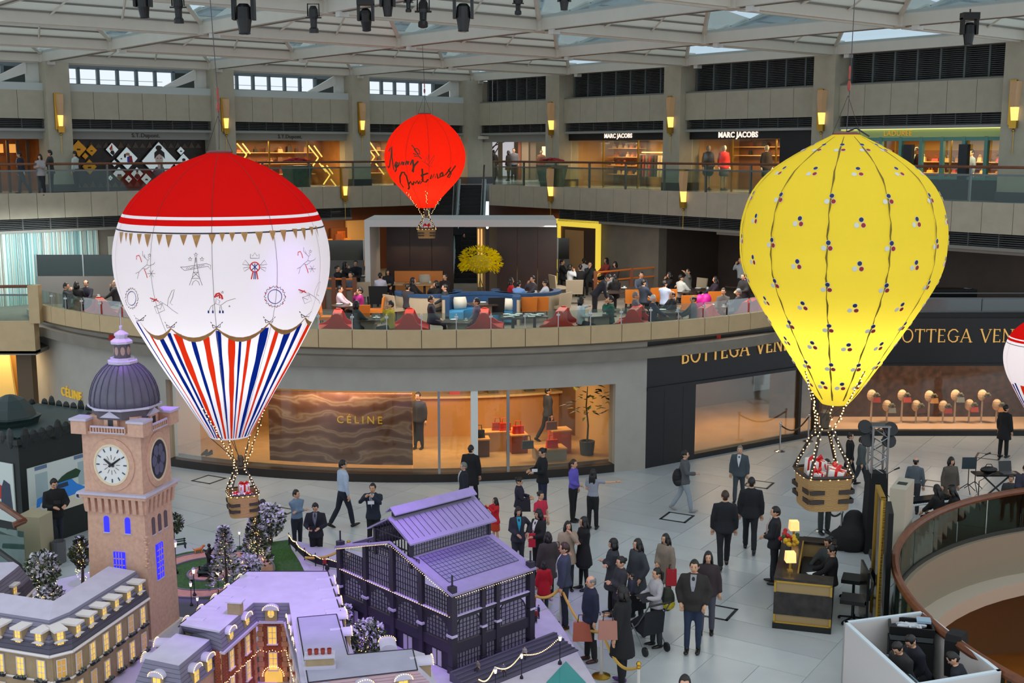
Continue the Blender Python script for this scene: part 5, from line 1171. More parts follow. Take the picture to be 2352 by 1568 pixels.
for k in range(24):b.tube([(-9+k*.48,25,12.5+.2*(k%2)),(-9+(k+1)*.48,25,12.5+.2*((k+1)%2))],.014,4)
b.build('truss_bars',STEEL,tr,True)
# RESTAURANT ON THE PLATFORM
def at4(x,y,h):return at_z(x,y,ZM+h)
DKW=mat('dark_wood_panel',(46,26,20),.4,var=.3,vs=1.5);REDL=mat('red_leather',(206,50,30),.4,var=.06,vs=4);BLUEV=mat('blue_velvet',(28,66,106),.7);BEIGE=mat('beige_upholstery',(176,162,138),.7);ORGL=mat('orange_leather',(206,120,42),.4);CHINA=mat('white_china',(226,232,232),.3);TBT=mat('dark_table_top',(62,52,48),.25);LEGM=mat('dark_leg',(44,34,30),.5);LBLU=mat('light_blue_seat',(60,140,190),.6)
# pavilion
YB=45.0;pl,pr=at_y(840,690,YB),at_y(1278,520,YB)
zt=at_y(1000,521,YB).z;zt2=at_y(1000,506,YB).z;dp=3.4
pv=thing('pavilion','white flat-roofed pavilion with dark wood back panels in the restaurant','pavilion',(pl.x,YB,ZM))
b=MB();b.bx(pl.x,pr.x,YB,YB+dp,zt,zt+.26);b.build('flat_roof',mat('pavilion_white',(206,208,206),.5),pv,True)
b=MB();b.bx(pl.x,pl.x+.2,YB,YB+dp,ZM,zt);b.build('side_wall',mat('pavilion_white',(206,208,206),.5),pv,True)
def xat(px,Y):return at_y(px,600,Y).x
YBK=YB+dp-.2
for(a,c)in((888,942),(942,992),(992,1042)):b=MB();b.bx(xat(a,YBK)+.01,xat(c,YBK)-.01,YBK,YBK+.12,ZM,zt);b.build('wood_panel',DKW,pv,True)
for(a,c)in((1141,1188),(1188,1235),(1235,1280)):b=MB();b.bx(xat(a,YBK-1.2)+.01,xat(c,YBK-1.2)-.01,YBK-1.2,YBK-1.0,ZM,zt);b.build('wood_panel',DKW,pv,True)
b=MB();b.bx(xat(1115,YBK-1.3),xat(1124,YBK-1.3),YBK-1.3,YBK-1.2,ZM,zt);b.build('post',mat('post_dark',(38,24,20),.4),pv,True)
b=MB();b.bx(xat(1095,YBK),xat(1142,YBK),YBK+.3,YBK+.6,ZM,zt);b.build('stone_pier',mat('pier_beige',(150,136,116),.6),pv,True)
for x in(1099,1106):b=MB();b.bx(xat(x,YBK)-.03,xat(x,YBK)+.03,YBK+.2,YBK+.26,ZM+.2,zt-.3);b.build('light_strip',glow('strip_amber',(255,200,120),.9),pv,True)
p=at_y(1119,520,YB-.05);b=MB();b.ball((p.x,YB+.1,zt-.03),.05,8,5);b.build('downlight_or_fill',glow('downlight_white',(255,250,240),4),pv,True)
# flower arrangement
p=at4(1103,699,0);fw=thing('flower_arrangement','huge round bunch of yellow blossom in a tall glass vase','flowers',(p.x,p.y,ZM))
hz=at_y(1103,632,p.y).z-ZM
b=MB();b.lathe([(.14,0),(.10,.1),(.12,hz),(.16,hz+.15)],10,cap=False);b.build('glass_vase',GLS,fw)
for k in range(3):a=2*pi*k/3;b=MB();b.tube([(0,0,hz-.1),(.32*math.cos(a),.32*math.sin(a),0)],.012,5);b.build('tripod_leg',BLACK,fw)
b=MB();rnd=random.Random(3);rx=.78
for k in range(900):
 a=rnd.random()*2*pi;ph=math.acos(1-1.55*rnd.random());rr=rx*(.55+.45*rnd.random()**.5);d=Vector((math.sin(ph)*math.cos(a),math.sin(ph)*math.sin(a),math.cos(ph)*.75+.02));q=Vector((0,0,hz+.48))+d*rr;l=.12
 d2=(d+Vector((rnd.random()-.5,rnd.random()-.5,-.25))).normalized();s=d2.cross(Vector((rnd.random(),rnd.random(),.3))).normalized()*.028
 b.add([q-s,q+s,q+d2*l+s*.4,q+d2*l-s*.4],[(0,1,2,3)],rnd.randrange(2))
b.build('blossom',[fabric('blossom_yellow',(250,230,16),.35),fabric('blossom_olive',(226,200,20),.35)],fw,kind='stuff')
b=MB();b.ball((0,0,hz+.42),(.5,.5,.36),10,7);b.build('blossom_core',mat('blossom_core',(190,168,20),.8),fw)
# furniture masters
def mk_table(lbl,p,r=.42,square=False,top=TBT,base='ped',items=0,grp='restaurant tables',h=.74):
 t=thing('restaurant_table',lbl,'table',(p.x,p.y,ZM),random.uniform(-.3,.3),grp);b=MB()
 if square:b.bx(-r,r,-r,r,h-.04,h)
 else:b.lathe([(r,h-.035),(r,h)],22)
 b.build('table_top',top,t);b=MB()
 if base=='box':b.bx(-r*.6,r*.6,-r*.6,r*.6,0,h-.04);b.build('base',mat('table_base_grey',(140,132,120),.7),t)
 else:b.lathe([(.22,0),(.22,.03),(.05,.06),(.045,h-.04)],12);b.build('pedestal',LEGM,t)
 return t
PLN=[0]
def plate(p,lbl,rr=.11):
 t=thing('plate',lbl,'plate',(p.x,p.y,p.z),0,'white plates laid on the restaurant tables');b=MB();b.lathe([(rr*.6,0),(rr,.014),(rr*.98,.02),(rr*.55,.008)],14);b.build('dish',CHINA,t);return t
def cup(p,lbl):
 t=thing('cup',lbl,'cup',(p.x,p.y,p.z),0,'white cups on the restaurant tables');b=MB();b.lathe([(.055,0),(.07,.008),(.03,.01)],12);b.build('saucer',CHINA,t);b=MB();b.lathe([(.022,.01),(.038,.075),(.034,.075),(.02,.018)],12);b.build('bowl',CHINA,t);b=MB();b.tube([(.036,0,.06),(.056,0,.05),(.05,0,.03),(.03,0,.028)],.005,5);b.build('handle',CHINA,t);return t
tabs=[(845,731,.42,1,'box','table between the dark-haired woman and the man in yellow'),(795,700,.48,0,'ped','round table between the man in the pink shirt and the woman in magenta'),(1050,737,.42,1,'box','table between the dark-suited man and the man in the purple-grey jumper'),(1178,727,.36,1,'ped','left one of two tables with stacked white plates by the glass edge'),(1228,724,.36,1,'ped','right one of two tables with stacked white plates by the glass edge'),(1375,722,.42,1,'box','table between the woman in pale blue and the man in green'),(1537,714,.50,0,'box','table beside the white-haired man at the glass edge'),(1652,702,.46,0,'ped','table in front of the couple in patterned clothes'),(1402,669,.5,0,'ped','dark round table where a woman works at a laptop'),(1450,661,.46,0,'ped','table right of the laptop table'),(1572,668,.46,0,'ped','table in front of the boy in the white jumper'),(1610,664,.42,0,'ped','table in front of the dark-haired woman in plum'),(1222,670,.45,0,'ped','round table inside the right-hand blue booth'),(1108,697,.42,1,'box','table inside the front blue booth'),(205,683,.55,0,'ped','table of the four people at the far left by the fibre curtain'),(905,650,.4,1,'ped','pale wooden table inside the pavilion, in front of the woman in black'),(975,651,.42,1,'ped','pale wooden table inside the pavilion along the amber bench'),(1375,613,.5,0,'ped','far table under the grey glass screen'),(822,633,.5,0,'ped','table by the glass screen left of the pavilion'),(1290,622,.4,0,'ped','small far table at the pavilion corner'),(295,698,.45,0,'ped','table with white cups at the left, half behind the white balloon'),(1690,656,.42,0,'ped','side table with a big white platter by the standing waiter')]
WOODT=mat('pale_wood_top',(190,150,104),.4)
for(x,y,r,sq,bs,lbl)in tabs:
 p=at4(x,y,.74);t=mk_table(lbl[0:],p,r,bool(sq),WOODT if 'wooden' in lbl else TBT,bs,grp='restaurant tables')
 rnd=random.Random(x)
 for k in range(2):
  a=rnd.random()*6.28+k*2.6;q=Vector((p.x+r*.62*math.cos(a),p.y+r*.62*math.sin(a),ZM+.741))
  if k<1:plate(q,'white plate on the '+lbl.split(',')[0].replace('table in front of','table before').replace('one of two tables with stacked white plates','plate-stacked table').replace('pale wooden table inside the pavilion','pavilion table').replace('table of the four people at the far left by the fibre curtain','far left table by the fibre curtain').replace('table between the dark-haired woman and the man in yellow','table by the man in yellow').replace('table between the dark-suited man and the man in the purple-grey jumper','table by the man in purple-grey').replace('round table between the man in the pink shirt and the woman in magenta','round table by the woman in magenta'),.115)
  else:cup(q,'white cup on the '+lbl.split(',')[0].replace('one of two tables with stacked white plates','plate-stacked table').replace('pale wooden table inside the pavilion','pavilion table').replace('table of the four people at the far left by the fibre curtain','far left table by the fibre curtain').replace('table between the dark-haired woman and the man in yellow','table by the man in yellow').replace('table between the dark-suited man and the man in the purple-grey jumper','table by the man in purple-grey').replace('round table between the man in the pink shirt and the woman in magenta','round table by the woman in magenta'))
for x in(1178,1228):
 for k in range(5):
  p=at4(x-14+7*k,722+((k*7)%9),.745);plate(Vector((p.x,p.y,ZM+.745+.021*(k%3))),nth(k)+' white plate from the left on the '+('left' if x<1200 else 'right')+' plate-stacked table by the glass edge',.12)
def banquette(x,y,rz,lbl,H=.92,w=1.25):
 p=at4(x,y,H);t=thing('banquette',lbl,'sofa',(p.x,p.y,ZM),rz,'red leather banquettes along the platform edge')
 prof=[(-.62,.0),(-.60,.45),(-.42,.50),(-.25,.62),(-.14,H-.06),(-.05,H),(.05,H),(.14,H-.06),(.25,.62),(.42,.50),(.60,.45),(.62,.0)]
 for s in(-1,1):
  b=MB();b.hull2([(x_,s*w/2-.05*s,z)for x_,z in prof],[(x_,s*w/2+.03*s,z)for x_,z in prof]);b.build('side_panel',REDL,t)
 b=MB();b.bx(-.13,.13,-w/2+.06,w/2-.06,.1,H-.03);b.build('backrest',REDL,t)
 for s in(-1,1):b=MB();b.bx(*(sorted((s*.14,s*.58))),-w/2+.06,w/2-.06,.12,.44);b.build('seat',REDL,t)
 return t
for(x,y,rz,lbl)in[(775,714,.1,'red leather banquette left of the dark-haired woman in grey'),(940,713,.05,'red leather banquette behind the man in yellow'),(1112,712,0,'red leather banquette behind the man in the purple-grey jumper'),(1290,708,-.15,'red leather banquette behind the woman in pale blue'),(1460,704,-.25,'red leather banquette between the man in green and the white-haired man'),(1620,701,-.35,'red leather banquette behind the bald man in leather'),(1722,688,-.4,'red leather banquette nearest the yellow balloon'),(232,686,.45,'red leather banquette at the far left, foremost of two'),(291,704,.4,'red leather banquette at the left, half behind the white balloon')]:banquette(x,y,rz,lbl)
def chair(x,y,rz,m,lbl,grp,w=.5,hb=.88):
 p=at4(x,y,hb);t=thing('dining_chair',lbl,'chair',(p.x,p.y,ZM),rz,grp)
 b=MB();b.bx(-w/2,w/2,-.24,.24,.38,.48);b.build('seat',m,t)
 b=MB();b.hull2([(-w/2,-.24,.42),(w/2,-.24,.42),(w/2+.02,-.30,hb),(-w/2-.02,-.30,hb)],[(-w/2,-.18,.42),(w/2,-.18,.42),(w/2+.02,-.24,hb),(-w/2-.02,-.24,hb)]);b.build('backrest',m,t)
 for sx in(-1,1):
  for sy in(-1,1):b=MB();b.tube([(sx*(w/2-.05),sy*.19,.4),(sx*(w/2-.03),sy*.21,0)],[.022,.015],5);b.build('leg',LEGM,t)
 return t
for(x,y,rz,m,lbl)in[(833,698,0,ORGL,'orange leather chair with its back to the glass, left of the man in yellow'),(863,682,pi/2,ORGL,'orange leather chair behind the woman in magenta'),(752,697,-pi/2,ORGL,'orange leather chair behind the man in the pink shirt'),(1214,680,.1,ORGL,'empty orange leather chair, left of the pair beside the front blue booth'),(1242,679,.0,ORGL,'empty orange leather chair, right of the pair beside the front blue booth'),(1452,663,0,ORGL,'orange chair behind the dark suit at the middle tables'),(1497,659,.6,ORGL,'orange chair left of the man in blue shirt sleeves'),(1532,662,.3,ORGL,'orange chair under the man in blue shirt sleeves'),(1577,676,.2,ORGL,'rust chair left of the magenta coat'),(1638,667,.2,ORGL,'rust chair under the woman in plum'),(1602,639,2.2,BEIGE,'pale beige chair in front of the grey stone bar')]:
 chair(x,y,rz,m,lbl,'orange leather dining chairs' if m is ORGL else None)
for(x,y,rz,lbl)in[(908,676,-.9,'beige armchair in front of the beige booth wall, left of the dark-suited man'),(1319,641,0,'beige armchair seen from behind, man in black seated in it'),(1283,631,-1.2,'beige armchair at the pavilion corner'),(1286,671,.9,'beige armchair right of the orange pair'),(828,646,.2,'beige chair left of the pavilion wall')]:chair(x,y,rz,BEIGE,lbl,'beige armchairs',.62,.92)
p=at4(873,738,0);
chair(870,655,0,mat('black_coat_cloth',(16,17,20),.9),'chair draped with a black coat at the pavilion corner',None,.62,1.02)
chair(1137,681,.2,mat('black_coat_cloth',(16,17,20),.9),'chair draped with a black coat in the front blue booth',None,.52,.95)
def booth(x,y,r,a0,a1,lbl,H=.95):
 p=at4(x,y,H);t=thing('booth',lbl,'booth',(p.x,p.y,ZM))
 def ar(b,r0,r1,z0,z1,n=20):b.rings([[(rr*math.sin(u),-rr*math.cos(u),z)for rr,z in((r0,z0),(r0,z1),(r1,z1),(r1,z0))]for u in[a0+(a1-a0)*q/n for q in range(n+1)]])
 b=MB();ar(b,r,r-.08,0,H-.1);b.build('outer_shell',BEIGE,t)
 b=MB();ar(b,r+.02,r-.24,H-.1,H);b.build('rim',BLUEV,t)
 b=MB();ar(b,r-.08,r-.22,.3,H-.1);b.build('backrest',BLUEV,t)
 b=MB();ar(b,r-.22,r-.7,.1,.44);b.build('seat',LBLU,t);return t
booth(1105,679,1.3,R(75),R(285),'front blue velvet booth open towards the hall')
booth(1208,665,1.2,R(-110),R(110),'right-hand blue velvet booth with a beige shell, in front of the dark panels')
booth(985,668,1.15,R(-100),R(120),'left-hand blue velvet booth with a beige shell, in front of the pavilion')
for(x,y,rz,lbl)in((1056,698,.3,'square cream cushion at the left of the front blue booth'),(1172,702,-.4,'cream cushion standing at the right of the front blue booth'),(1142,690,.1,'cream cushion at the back of the front blue booth'),(975,644,.4,'white triangular cushion on the amber bench')):
 p=at4(x,y,.62);t=thing('cushion',lbl,'cushion',(p.x,p.y,ZM+.44),rz);b=MB();rs=[]
 for k in range(7):f=k/6;th_=.10*math.sin(pi*(.06+.88*f));hw=.22*(.9+.1*math.sin(pi*f));rs.append([(-hw,-th_,.42*f),(0,-th_*1.25,.42*f),(hw,-th_,.42*f),(hw,th_,.42*f),(0,th_*1.25,.42*f),(-hw,th_,.42*f)])
 b.rings(rs);b.build('cover',mat('cushion_cream',(206,204,190),.8),t,smooth=True)
p=at4(960,652,0);t=thing('long_bench','long amber upholstered bench against the dark pavilion panels','bench',(p.x,YBK-.35,ZM));x0,x1=xat(905,YBK-.3),xat(1016,YBK-.3)
b=MB();b.bx(x0,x1,YBK-.2,YBK-.05,.45+ZM,.88+ZM);b.build('backrest',mat('amber_cloth',(196,134,72),.6,emit=.02),t,True);b=MB();b.bx(x0,x1,YBK-.75,YBK-.2,ZM,ZM+.44);b.build('seat',mat('amber_cloth',(206,140,70),.6),t,True)
p=at_y(960,620,YBK-.5);lamp('AREA','bench_light',(p.x,YBK-.5,ZM+1.9),9,(1,.7,.4),2.2,size_y=.2)
# lit copper rails, glass screens, fibre curtain, doors
def railing2(lbl,pts,h0,h1):
 P=[at4(x,y,h1)for x,y in pts];t=thing('copper_rail',lbl,'railing',P[0]);CO=mat('copper_lit',(190,104,44),.35,.3,emit=.12,ecol=(255,130,40))
 for z in(h0,h1):b=MB();b.tube([Vector((p.x,p.y,ZM+z))for p in P],.035,6);b.build('rail',CO,t,True)
 for k in range(4):
  f=k/3*(len(P)-1);i=min(int(f),len(P)-2);p=P[i].lerp(P[i+1],f-i);b=MB();b.bx(p.x-.07,p.x+.07,p.y-.05,p.y+.05,ZM,ZM+h1+.06);b.build('post',mat('copper_post',(110,60,34),.4),t,True)
 b=MB();q=[Vector((p.x,p.y+.05,0))for p in P]
 for a,c in zip(q[:-1],q[1:]):b.hull2([a+Vector((0,0,ZM)),c+Vector((0,0,ZM)),c+Vector((0,0,ZM+h0-.1)),a+Vector((0,0,ZM+h0-.1))],[a+Vector((0,.1,ZM)),c+Vector((0,.1,ZM)),c+Vector((0,.1,ZM+h0-.1)),a+Vector((0,.1,ZM+h0-.1))])
 b.build('base_wall',mat('low_wall_taupe',(120,108,98),.7),t,True)
railing2('long amber-lit copper rail on a low wall at the right of the restaurant',((1368,626),(1450,618),(1530,612),(1592,606)),.75,1.1)
railing2('short amber-lit copper rail left of the pavilion',((742,640),(814,641)),.75,1.1)
def screen(lbl,x0,x1,y,h0,h1,n,Y):
 a=at_y(x0,y,Y);c=at_y(x1,y,Y);t=thing('glass_screen',lbl,'glass screen',(a.x,Y,ZM))
 for k in range(n):
  b=MB();b.bx(a.x+(c.x-a.x)*k/n+.02,a.x+(c.x-a.x)*(k+1)/n-.02,Y,Y+.03,ZM+h0,ZM+h1);b.build('glass_panel',glass('smoked_glass',(70,84,80),.10,.15),t,True)
 b=MB();b.bx(a.x,c.x,Y-.05,Y+.1,ZM,ZM+h0);b.build('low_wall',mat('low_wall_grey',(112,106,102),.7),t,True)
 for k in range(n+1):b=MB();x=a.x+(c.x-a.x)*k/n;b.bx(x-.025,x+.025,Y-.02,Y+.05,ZM+h0,ZM+h1+.02);b.build('post',STEEL,t,True)
screen('smoked glass screen behind the four people at the far left',86,300,640,1.05,1.85,2,44.5)
screen('smoked glass screen left of the pavilion',752,836,600,1.1,1.95,1,50.5)
screen('smoked glass screen at the right of the pavilion under the yellow doorway',1281,1432,580,1.1,2.0,2,51)
cu=thing('fibre_curtain','tall shimmering curtain of pale blue-green strands at the left of the restaurant','curtain',FL@Vector((20,3.2,ZM)))
b=MB();rnd=random.Random(5);pL=FL.inverted()@at_pl(224,600,FL@Vector((0,2.3,0)),VV)
xx=pL.x
b2=[MB(),MB(),MB()]
for k in range(230):
 x=xx+k*.036;b2[rnd.randrange(3)].bx(x,x+rnd.uniform(.02,.036),2.42+rnd.random()*.06,2.46+rnd.random()*.06,ZM,6.36,0,FL)
for q,(c,nm)in enumerate((((206,232,226),'pale'),((140,184,184),'mid'),((186,190,178),'warm'))):b2[q].build('strands',mat('strand_'+nm,c,.4),cu,True,kind='stuff')
FRp=FR@Vector((0,2.9,0));q0=FR.inverted()@at_pl(1280,540,FRp,-UV);q1=FR.inverted()@at_pl(1379,540,FRp,-UV)
zt_=at_pl(1330,505,FRp,-UV).z;YG=glow('yellow_marble_light',(235,205,70),.75);dd=struct('door_1')
xa_,xb_=sorted((q0.x,q1.x))
b=MB();b.bx(xa_,xb_,2.86,3.0,zt_-.3,zt_,0,FR);b.bx(xa_,xa_+.19,2.86,3.0,ZM,zt_-.3,0,FR);b.bx(xb_-.19,xb_,2.86,3.0,ZM,zt_-.3,0,FR);b.build('door_frame',YG,dd)
b=MB();b.bx(xa_+.26,xb_-.26,2.76,2.86,ZM,zt_-.32,0,FR);b.build('door_leaf',mat('door_dark_wood',(60,40,30),.5),dd)
b=MB();b.bx((xa_+xb_)/2-.3,xb_-.5,2.86,2.9,ZM,zt_-.45,0,FR);b.build('door_panel',mat('door_tan',(176,132,84),.5),dd)
am=thing('shop_display','amber-lit shop window with a carved golden column, left of the pavilion','shop display',FL@Vector((6,-.5,ZM)))
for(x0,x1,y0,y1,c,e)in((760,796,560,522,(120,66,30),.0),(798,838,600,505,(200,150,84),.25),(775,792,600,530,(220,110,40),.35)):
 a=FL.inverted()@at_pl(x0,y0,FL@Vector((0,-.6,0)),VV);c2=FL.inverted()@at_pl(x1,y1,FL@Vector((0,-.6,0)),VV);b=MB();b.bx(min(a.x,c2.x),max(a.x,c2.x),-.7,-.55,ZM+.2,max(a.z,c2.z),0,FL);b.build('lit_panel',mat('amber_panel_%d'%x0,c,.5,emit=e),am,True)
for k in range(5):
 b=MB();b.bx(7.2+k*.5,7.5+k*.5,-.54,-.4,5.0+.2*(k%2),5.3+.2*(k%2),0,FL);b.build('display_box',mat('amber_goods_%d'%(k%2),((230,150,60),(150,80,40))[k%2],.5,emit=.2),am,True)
lamp('AREA','shop_light',FL@Vector((8,1.2,6.4)),60,(1,.65,.3),2.0);lamp('AREA','shop_light',FR@Vector((-6,.8,6.5)),45,(1,.65,.35),1.5)
sg=thing('shop_sign','pale panel with dark script letters beside the fibre curtain','sign',FL@Vector((17,2.4,5)))
a=FL.inverted()@at_pl(232,600,FL@Vector((0,2.42,0)),VV);b=MB();b.bx(a.x-2.6,a.x-.3,2.42,2.46,ZM,6.1,0,FL);b.build('panel',mat('sign_cream',(178,178,164),.6),sg,True)
Ms=FL@T(a.x-1.0,2.47,5.72)@RZ(pi)@RX(pi/2);b=MB()
for P_ in([(-.25,-.2),(-.15,.2),(-.1,.22)],[(-.3,.12),(-.15,.24),(.05,.2),(.08,.08),(-.1,.02)],[(-.1,.02),(.0,-.15),(.12,-.2),(.2,-.12)],[(.32,-.02),(.24,-.08),(.26,-.18),(.36,-.18),(.38,-.06),(.32,-.02)]):
 b.ribbon([Ms@Vector((x,y,0))for x,y in P_],.035,VV)
b.build('script_letters',INK,sg,True)
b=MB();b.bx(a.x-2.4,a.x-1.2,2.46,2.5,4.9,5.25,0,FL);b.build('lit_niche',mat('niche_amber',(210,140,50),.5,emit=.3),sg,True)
vb=thing('bar_counter','grey stone bar with dark glass shelving at the right of the restaurant','bar',at4(1602,639,0));p=at4(1590,648,0);q=at4(1690,650,0)
b=MB();b.bx(p.x,q.x,p.y+.2,p.y+.7,ZM,ZM+1.15);b.build('counter',mat('bar_stone',(122,116,106),.6),vb,True)
b=MB();b.bx(p.x,q.x,p.y+.3,p.y+.33,ZM+1.15,ZM+1.75);b.build('glass_panel',glass('smoked_glass',(70,84,80),.1),vb,True)
b=MB();b.bx(p.x-.7,q.x+2.4,p.y+1.8,p.y+1.9,ZM,6.4);b.build('back_panel',mat('bar_dark',(34,28,26),.4),vb,True)
for k in range(4):b=MB();x=p.x-.6+k*1.1;b.bx(x-.04,x+.04,p.y+.9,p.y+.98,ZM,6.4);b.build('post',BLACK,vb,True)
for k in range(2):b=MB();b.bx(p.x-.6,q.x+.5,p.y+1.3,p.y+1.6,ZM+1.7+.4*k,ZM+1.73+.4*k);b.build('shelf',STEEL,vb,True)
rb=thing('dark_bar','unlit dark bar with a glass front behind the right of the yellow balloon','bar',(14,40.2,ZM))
b=MB();b.bx(12.0,26,42.5,42.7,ZM,6.6);b.build('back_wall',mat('bar_very_dark',(26,20,18),.5,var=.3,vs=2),rb,True)
b=MB();b.bx(11.4,26,40.4,41.0,ZM,ZM+1.02);b.build('counter',mat('bar_black',(18,17,17),.3),rb,True)
for k in range(3):b=MB();b.ball((14.3+1.3*k+(.7 if k==2 else 0),42.4,6.2),(.16,.06,.2),8,5);b.build('wall_light',glow('dim_orange',(150,86,40),.25),rb,True)
b=MB();b.bx(11.2,26,38.98,39.02,ZM+.42,ZM+.47);b.bx(11.2,26,38.98,39.02,ZM+.86,ZM+.92);b.bx(11.2,26,38.98,39.0,ZM+1.05,ZM+1.08);b.build('rail_channel',GREYM,rb,True)
for k in range(7):b=MB();x=11.3+k*2.1;b.bx(x,x+2.07,39.0,39.015,ZM+.47,ZM+.86);b.build('glass_panel',glass('smoked_glass',(70,84,80),.1),rb,True)
for k in range(7):
 b=MB();b.bx(11.3+k*2.1-.02,11.3+k*2.1+.02,38.97,39.03,ZM+.3,ZM+.92);b.build('post',GREYM,rb,True)
b=MB();b.bx(10.2,26,38.85,39.2,3.95,ZM+.42);b.build('base_band',BLACK,rb,True)
for k,x in enumerate((13.2,14.2,15.6,16.9)):plate(Vector((x,40.6,ZM+1.025)),f'white plate on the dark bar, {nth(k)} from the left',.13)
b=MB();b.bx(-40,-18.5,-2,2.9,6.3,6.42,0,FR);b.build('trim_3',mat('soffit_grey',(128,120,110),.6),kind='structure')
# people at the tables: (x, y of head top, face, colour, sex, hair, arms, label)
def sit(x,y,face,c,sex,hair,arms,lbl,hm=None,tk='knit',z=0,**k):
 p=at4(x,y,1.30+z);person(lbl,(p.x,p.y,ZM+z),face,1.66,sex,seat=.42,legs='sit',armL=arms[0],armR=arms[1],top=c,topk=tk,hair=hair,hairm=hm,vox=.042,**k)
TT2=('table','table');FT=('face','table');LP=('lap','lap');BK=(22,22,26)
for row in[(780,656,-90,(214,184,196),'m','short',TT2,'man in a pale pink shirt at a round table, left of the pavilion'),(827,660,90,(140,18,104),'f','short',FT,'woman in a magenta top leaning on the round table'),(818,690,-60,(52,60,60),'f','bob',TT2,'dark-haired woman in grey beside the left red banquette'),(897,690,90,(186,166,38),'m','short',FT,'man in a mustard yellow jumper drinking'),(990,679,-90,(34,36,46),'m','short',LP,'man in a dark suit facing right in front of the beige booth wall'),(873,626,0,(196,198,214),'f','short',TT2,'person in white with reddish hair, back turned, at the pavilion corner'),(891,617,180,BK,'f','bob',TT2,'woman in black facing us at the pavilion corner'),(948,637,-100,BK,'f','long',TT2,'long-haired woman in black inside the left booth'),(936,651,-20,(50,48,56),'m','short',TT2,'dark-haired person with a pink collar in the left booth, back turned'),(1002,644,120,BK,'f','bob',FT,'black-haired woman leaning forward in the left booth'),(1022,652,100,(40,44,50),'m','short',TT2,'dark-haired man at the right end of the left booth'),(1022,628,150,BK,'m','short',LP,'man in black on the amber bench by the pavilion opening'),(775,610,-120,BK,'f','bun',FT,'woman in black reading a white menu by the copper rail'),(792,601,-100,(28,26,30),'f','long',FT,'long-haired woman in black by the glass screen left of the pavilion'),(817,598,180,(26,28,34),'m','short',TT2,'man with glasses in black by the glass screen left of the pavilion'),(805,624,170,(90,100,112),'m','short',TT2,'boy in a striped grey top behind the copper rail'),(1095,684,90,(98,94,118),'m','short',LP,'man in a purple-grey jumper facing left at the platform edge'),(1173,637,-90,(168,18,28),'f','long',TT2,'long-haired woman in red inside the right booth'),(1191,644,-30,(116,156,212),'m','short',TT2,'man in a bright blue shirt inside the right booth, back turned'),(1224,633,120,(72,68,76),'m','short',FT,'man in grey resting his chin on his hand in the right booth'),(1253,642,70,(198,204,216),'m','short',TT2,'man in a pale shirt at the right end of the right booth'),(1291,595,-100,BK,'f','short',TT2,'person in a black cap at the far table by the pavilion corner'),(1309,607,-90,(204,208,214),'f','bob',FT,'woman in a white top at the far table by the pavilion'),(1341,593,0,(196,196,202),'m','short',LP,'man in pale grey, back turned, on the far red sofa'),(1355,600,180,(34,38,42),'m','short',FT,'man with glasses in dark green facing us at the far table'),(1333,607,0,BK,'m','short',TT2,'man in black in the beige armchair, back turned'),(1413,630,10,BK,'f','long',TT2,'long-haired woman in black working at a laptop'),(1403,679,90,(30,92,76),'m','short',('face','face'),'man in a green striped jumper with his hands to his face'),(1334,682,-90,(188,204,210),'f','bob',('hold','point'),'woman in a pale blue top talking with raised hands'),(1473,624,180,(62,72,88),'m','short',TT2,'man with glasses in blue-grey facing us at the middle tables'),(1478,641,-50,(44,54,70),'m','short',TT2,'man in a slate suit, half turned away, at the middle tables'),(1460,670,-90,(96,100,110),'m','short',('hold','hold'),'grey-haired man in a grey jumper reading his phone',HAIRG),(1500,677,-80,(50,58,76),'m','short',TT2,'white-haired man in navy at the platform edge',mat('hair_white',(206,200,196),.5)),(1527,644,-40,(168,184,214),'m','short',TT2,'man in blue shirt sleeves and a grey waistcoat, back turned'),(1539,624,100,BK,'f','bob',FT,'black-haired woman near the copper rail posts'),(1545,668,110,(36,38,44),'m','bald',TT2,'balding man in black facing left by the white-haired man'),(1368,586,180,(112,140,168),'m','short',TT2,'man in a blue top at the far table under the glass screen'),(1393,592,120,(150,60,56),'f','long',TT2,'long-haired woman in dusty red at the far table under the glass screen'),(1413,600,140,(60,50,50),'f','bob',LP,'dark-haired woman on a red chair at the end of the far table'),(1564,630,-60,(204,208,204),'m','short',TT2,'boy in a white jumper leaning over the table'),(1582,616,100,(112,112,106),'f','short',('table','up'),'woman in grey raising one arm by the bar'),(1644,634,100,(42,30,46),'f','long',TT2,'long-haired woman in a plum jumper at the right tables'),(1593,678,90,(36,36,42),'m','bald',TT2,'bald man in a black leather jacket at the platform edge'),(1662,661,160,(84,80,78),'f','short',TT2,'woman in a grey patterned cardigan at the right platform edge'),(1697,663,60,(56,52,58),'f','short',TT2,'person in a dark patterned coat nearest the yellow balloon',HAIRG),(151,649,-90,(52,54,58),'m','short',FT,'man in dark grey at the far left table, hand to his mouth'),(175,646,10,(34,34,36),'f','bob',TT2,'black-haired person, back turned, at the far left table'),(197,643,180,(30,32,48),'m','bald',TT2,'bald man in navy facing us at the far left table'),(265,642,90,(48,48,52),'m','bald',FT,'grey-haired man in a dark suit at the far left table',HAIRG)]:
 sit(*row)
def std(x,y,face,lbl,H=1.7,**k):
 p=at4(x,y,H);person(lbl,(p.x,p.y,ZM),face,H,vox=.042,**k)
std(1367,622,-90,'waiter in a dark suit bending over the laptop table',1.72,lean=38,top=(28,30,42),bot=(26,26,34),armL='keys',armR='keys',shirt=(220,220,224))
std(1490,576,180,'waitress in black standing behind the copper rail, left of two',1.62,sex='f',top=BK,hair='bob',armL='waist',armR='waist')
std(1518,579,190,'waitress in black with loose hair behind the copper rail, right of two',1.64,sex='f',top=BK,hair='long',armL='waist',armR='waist')
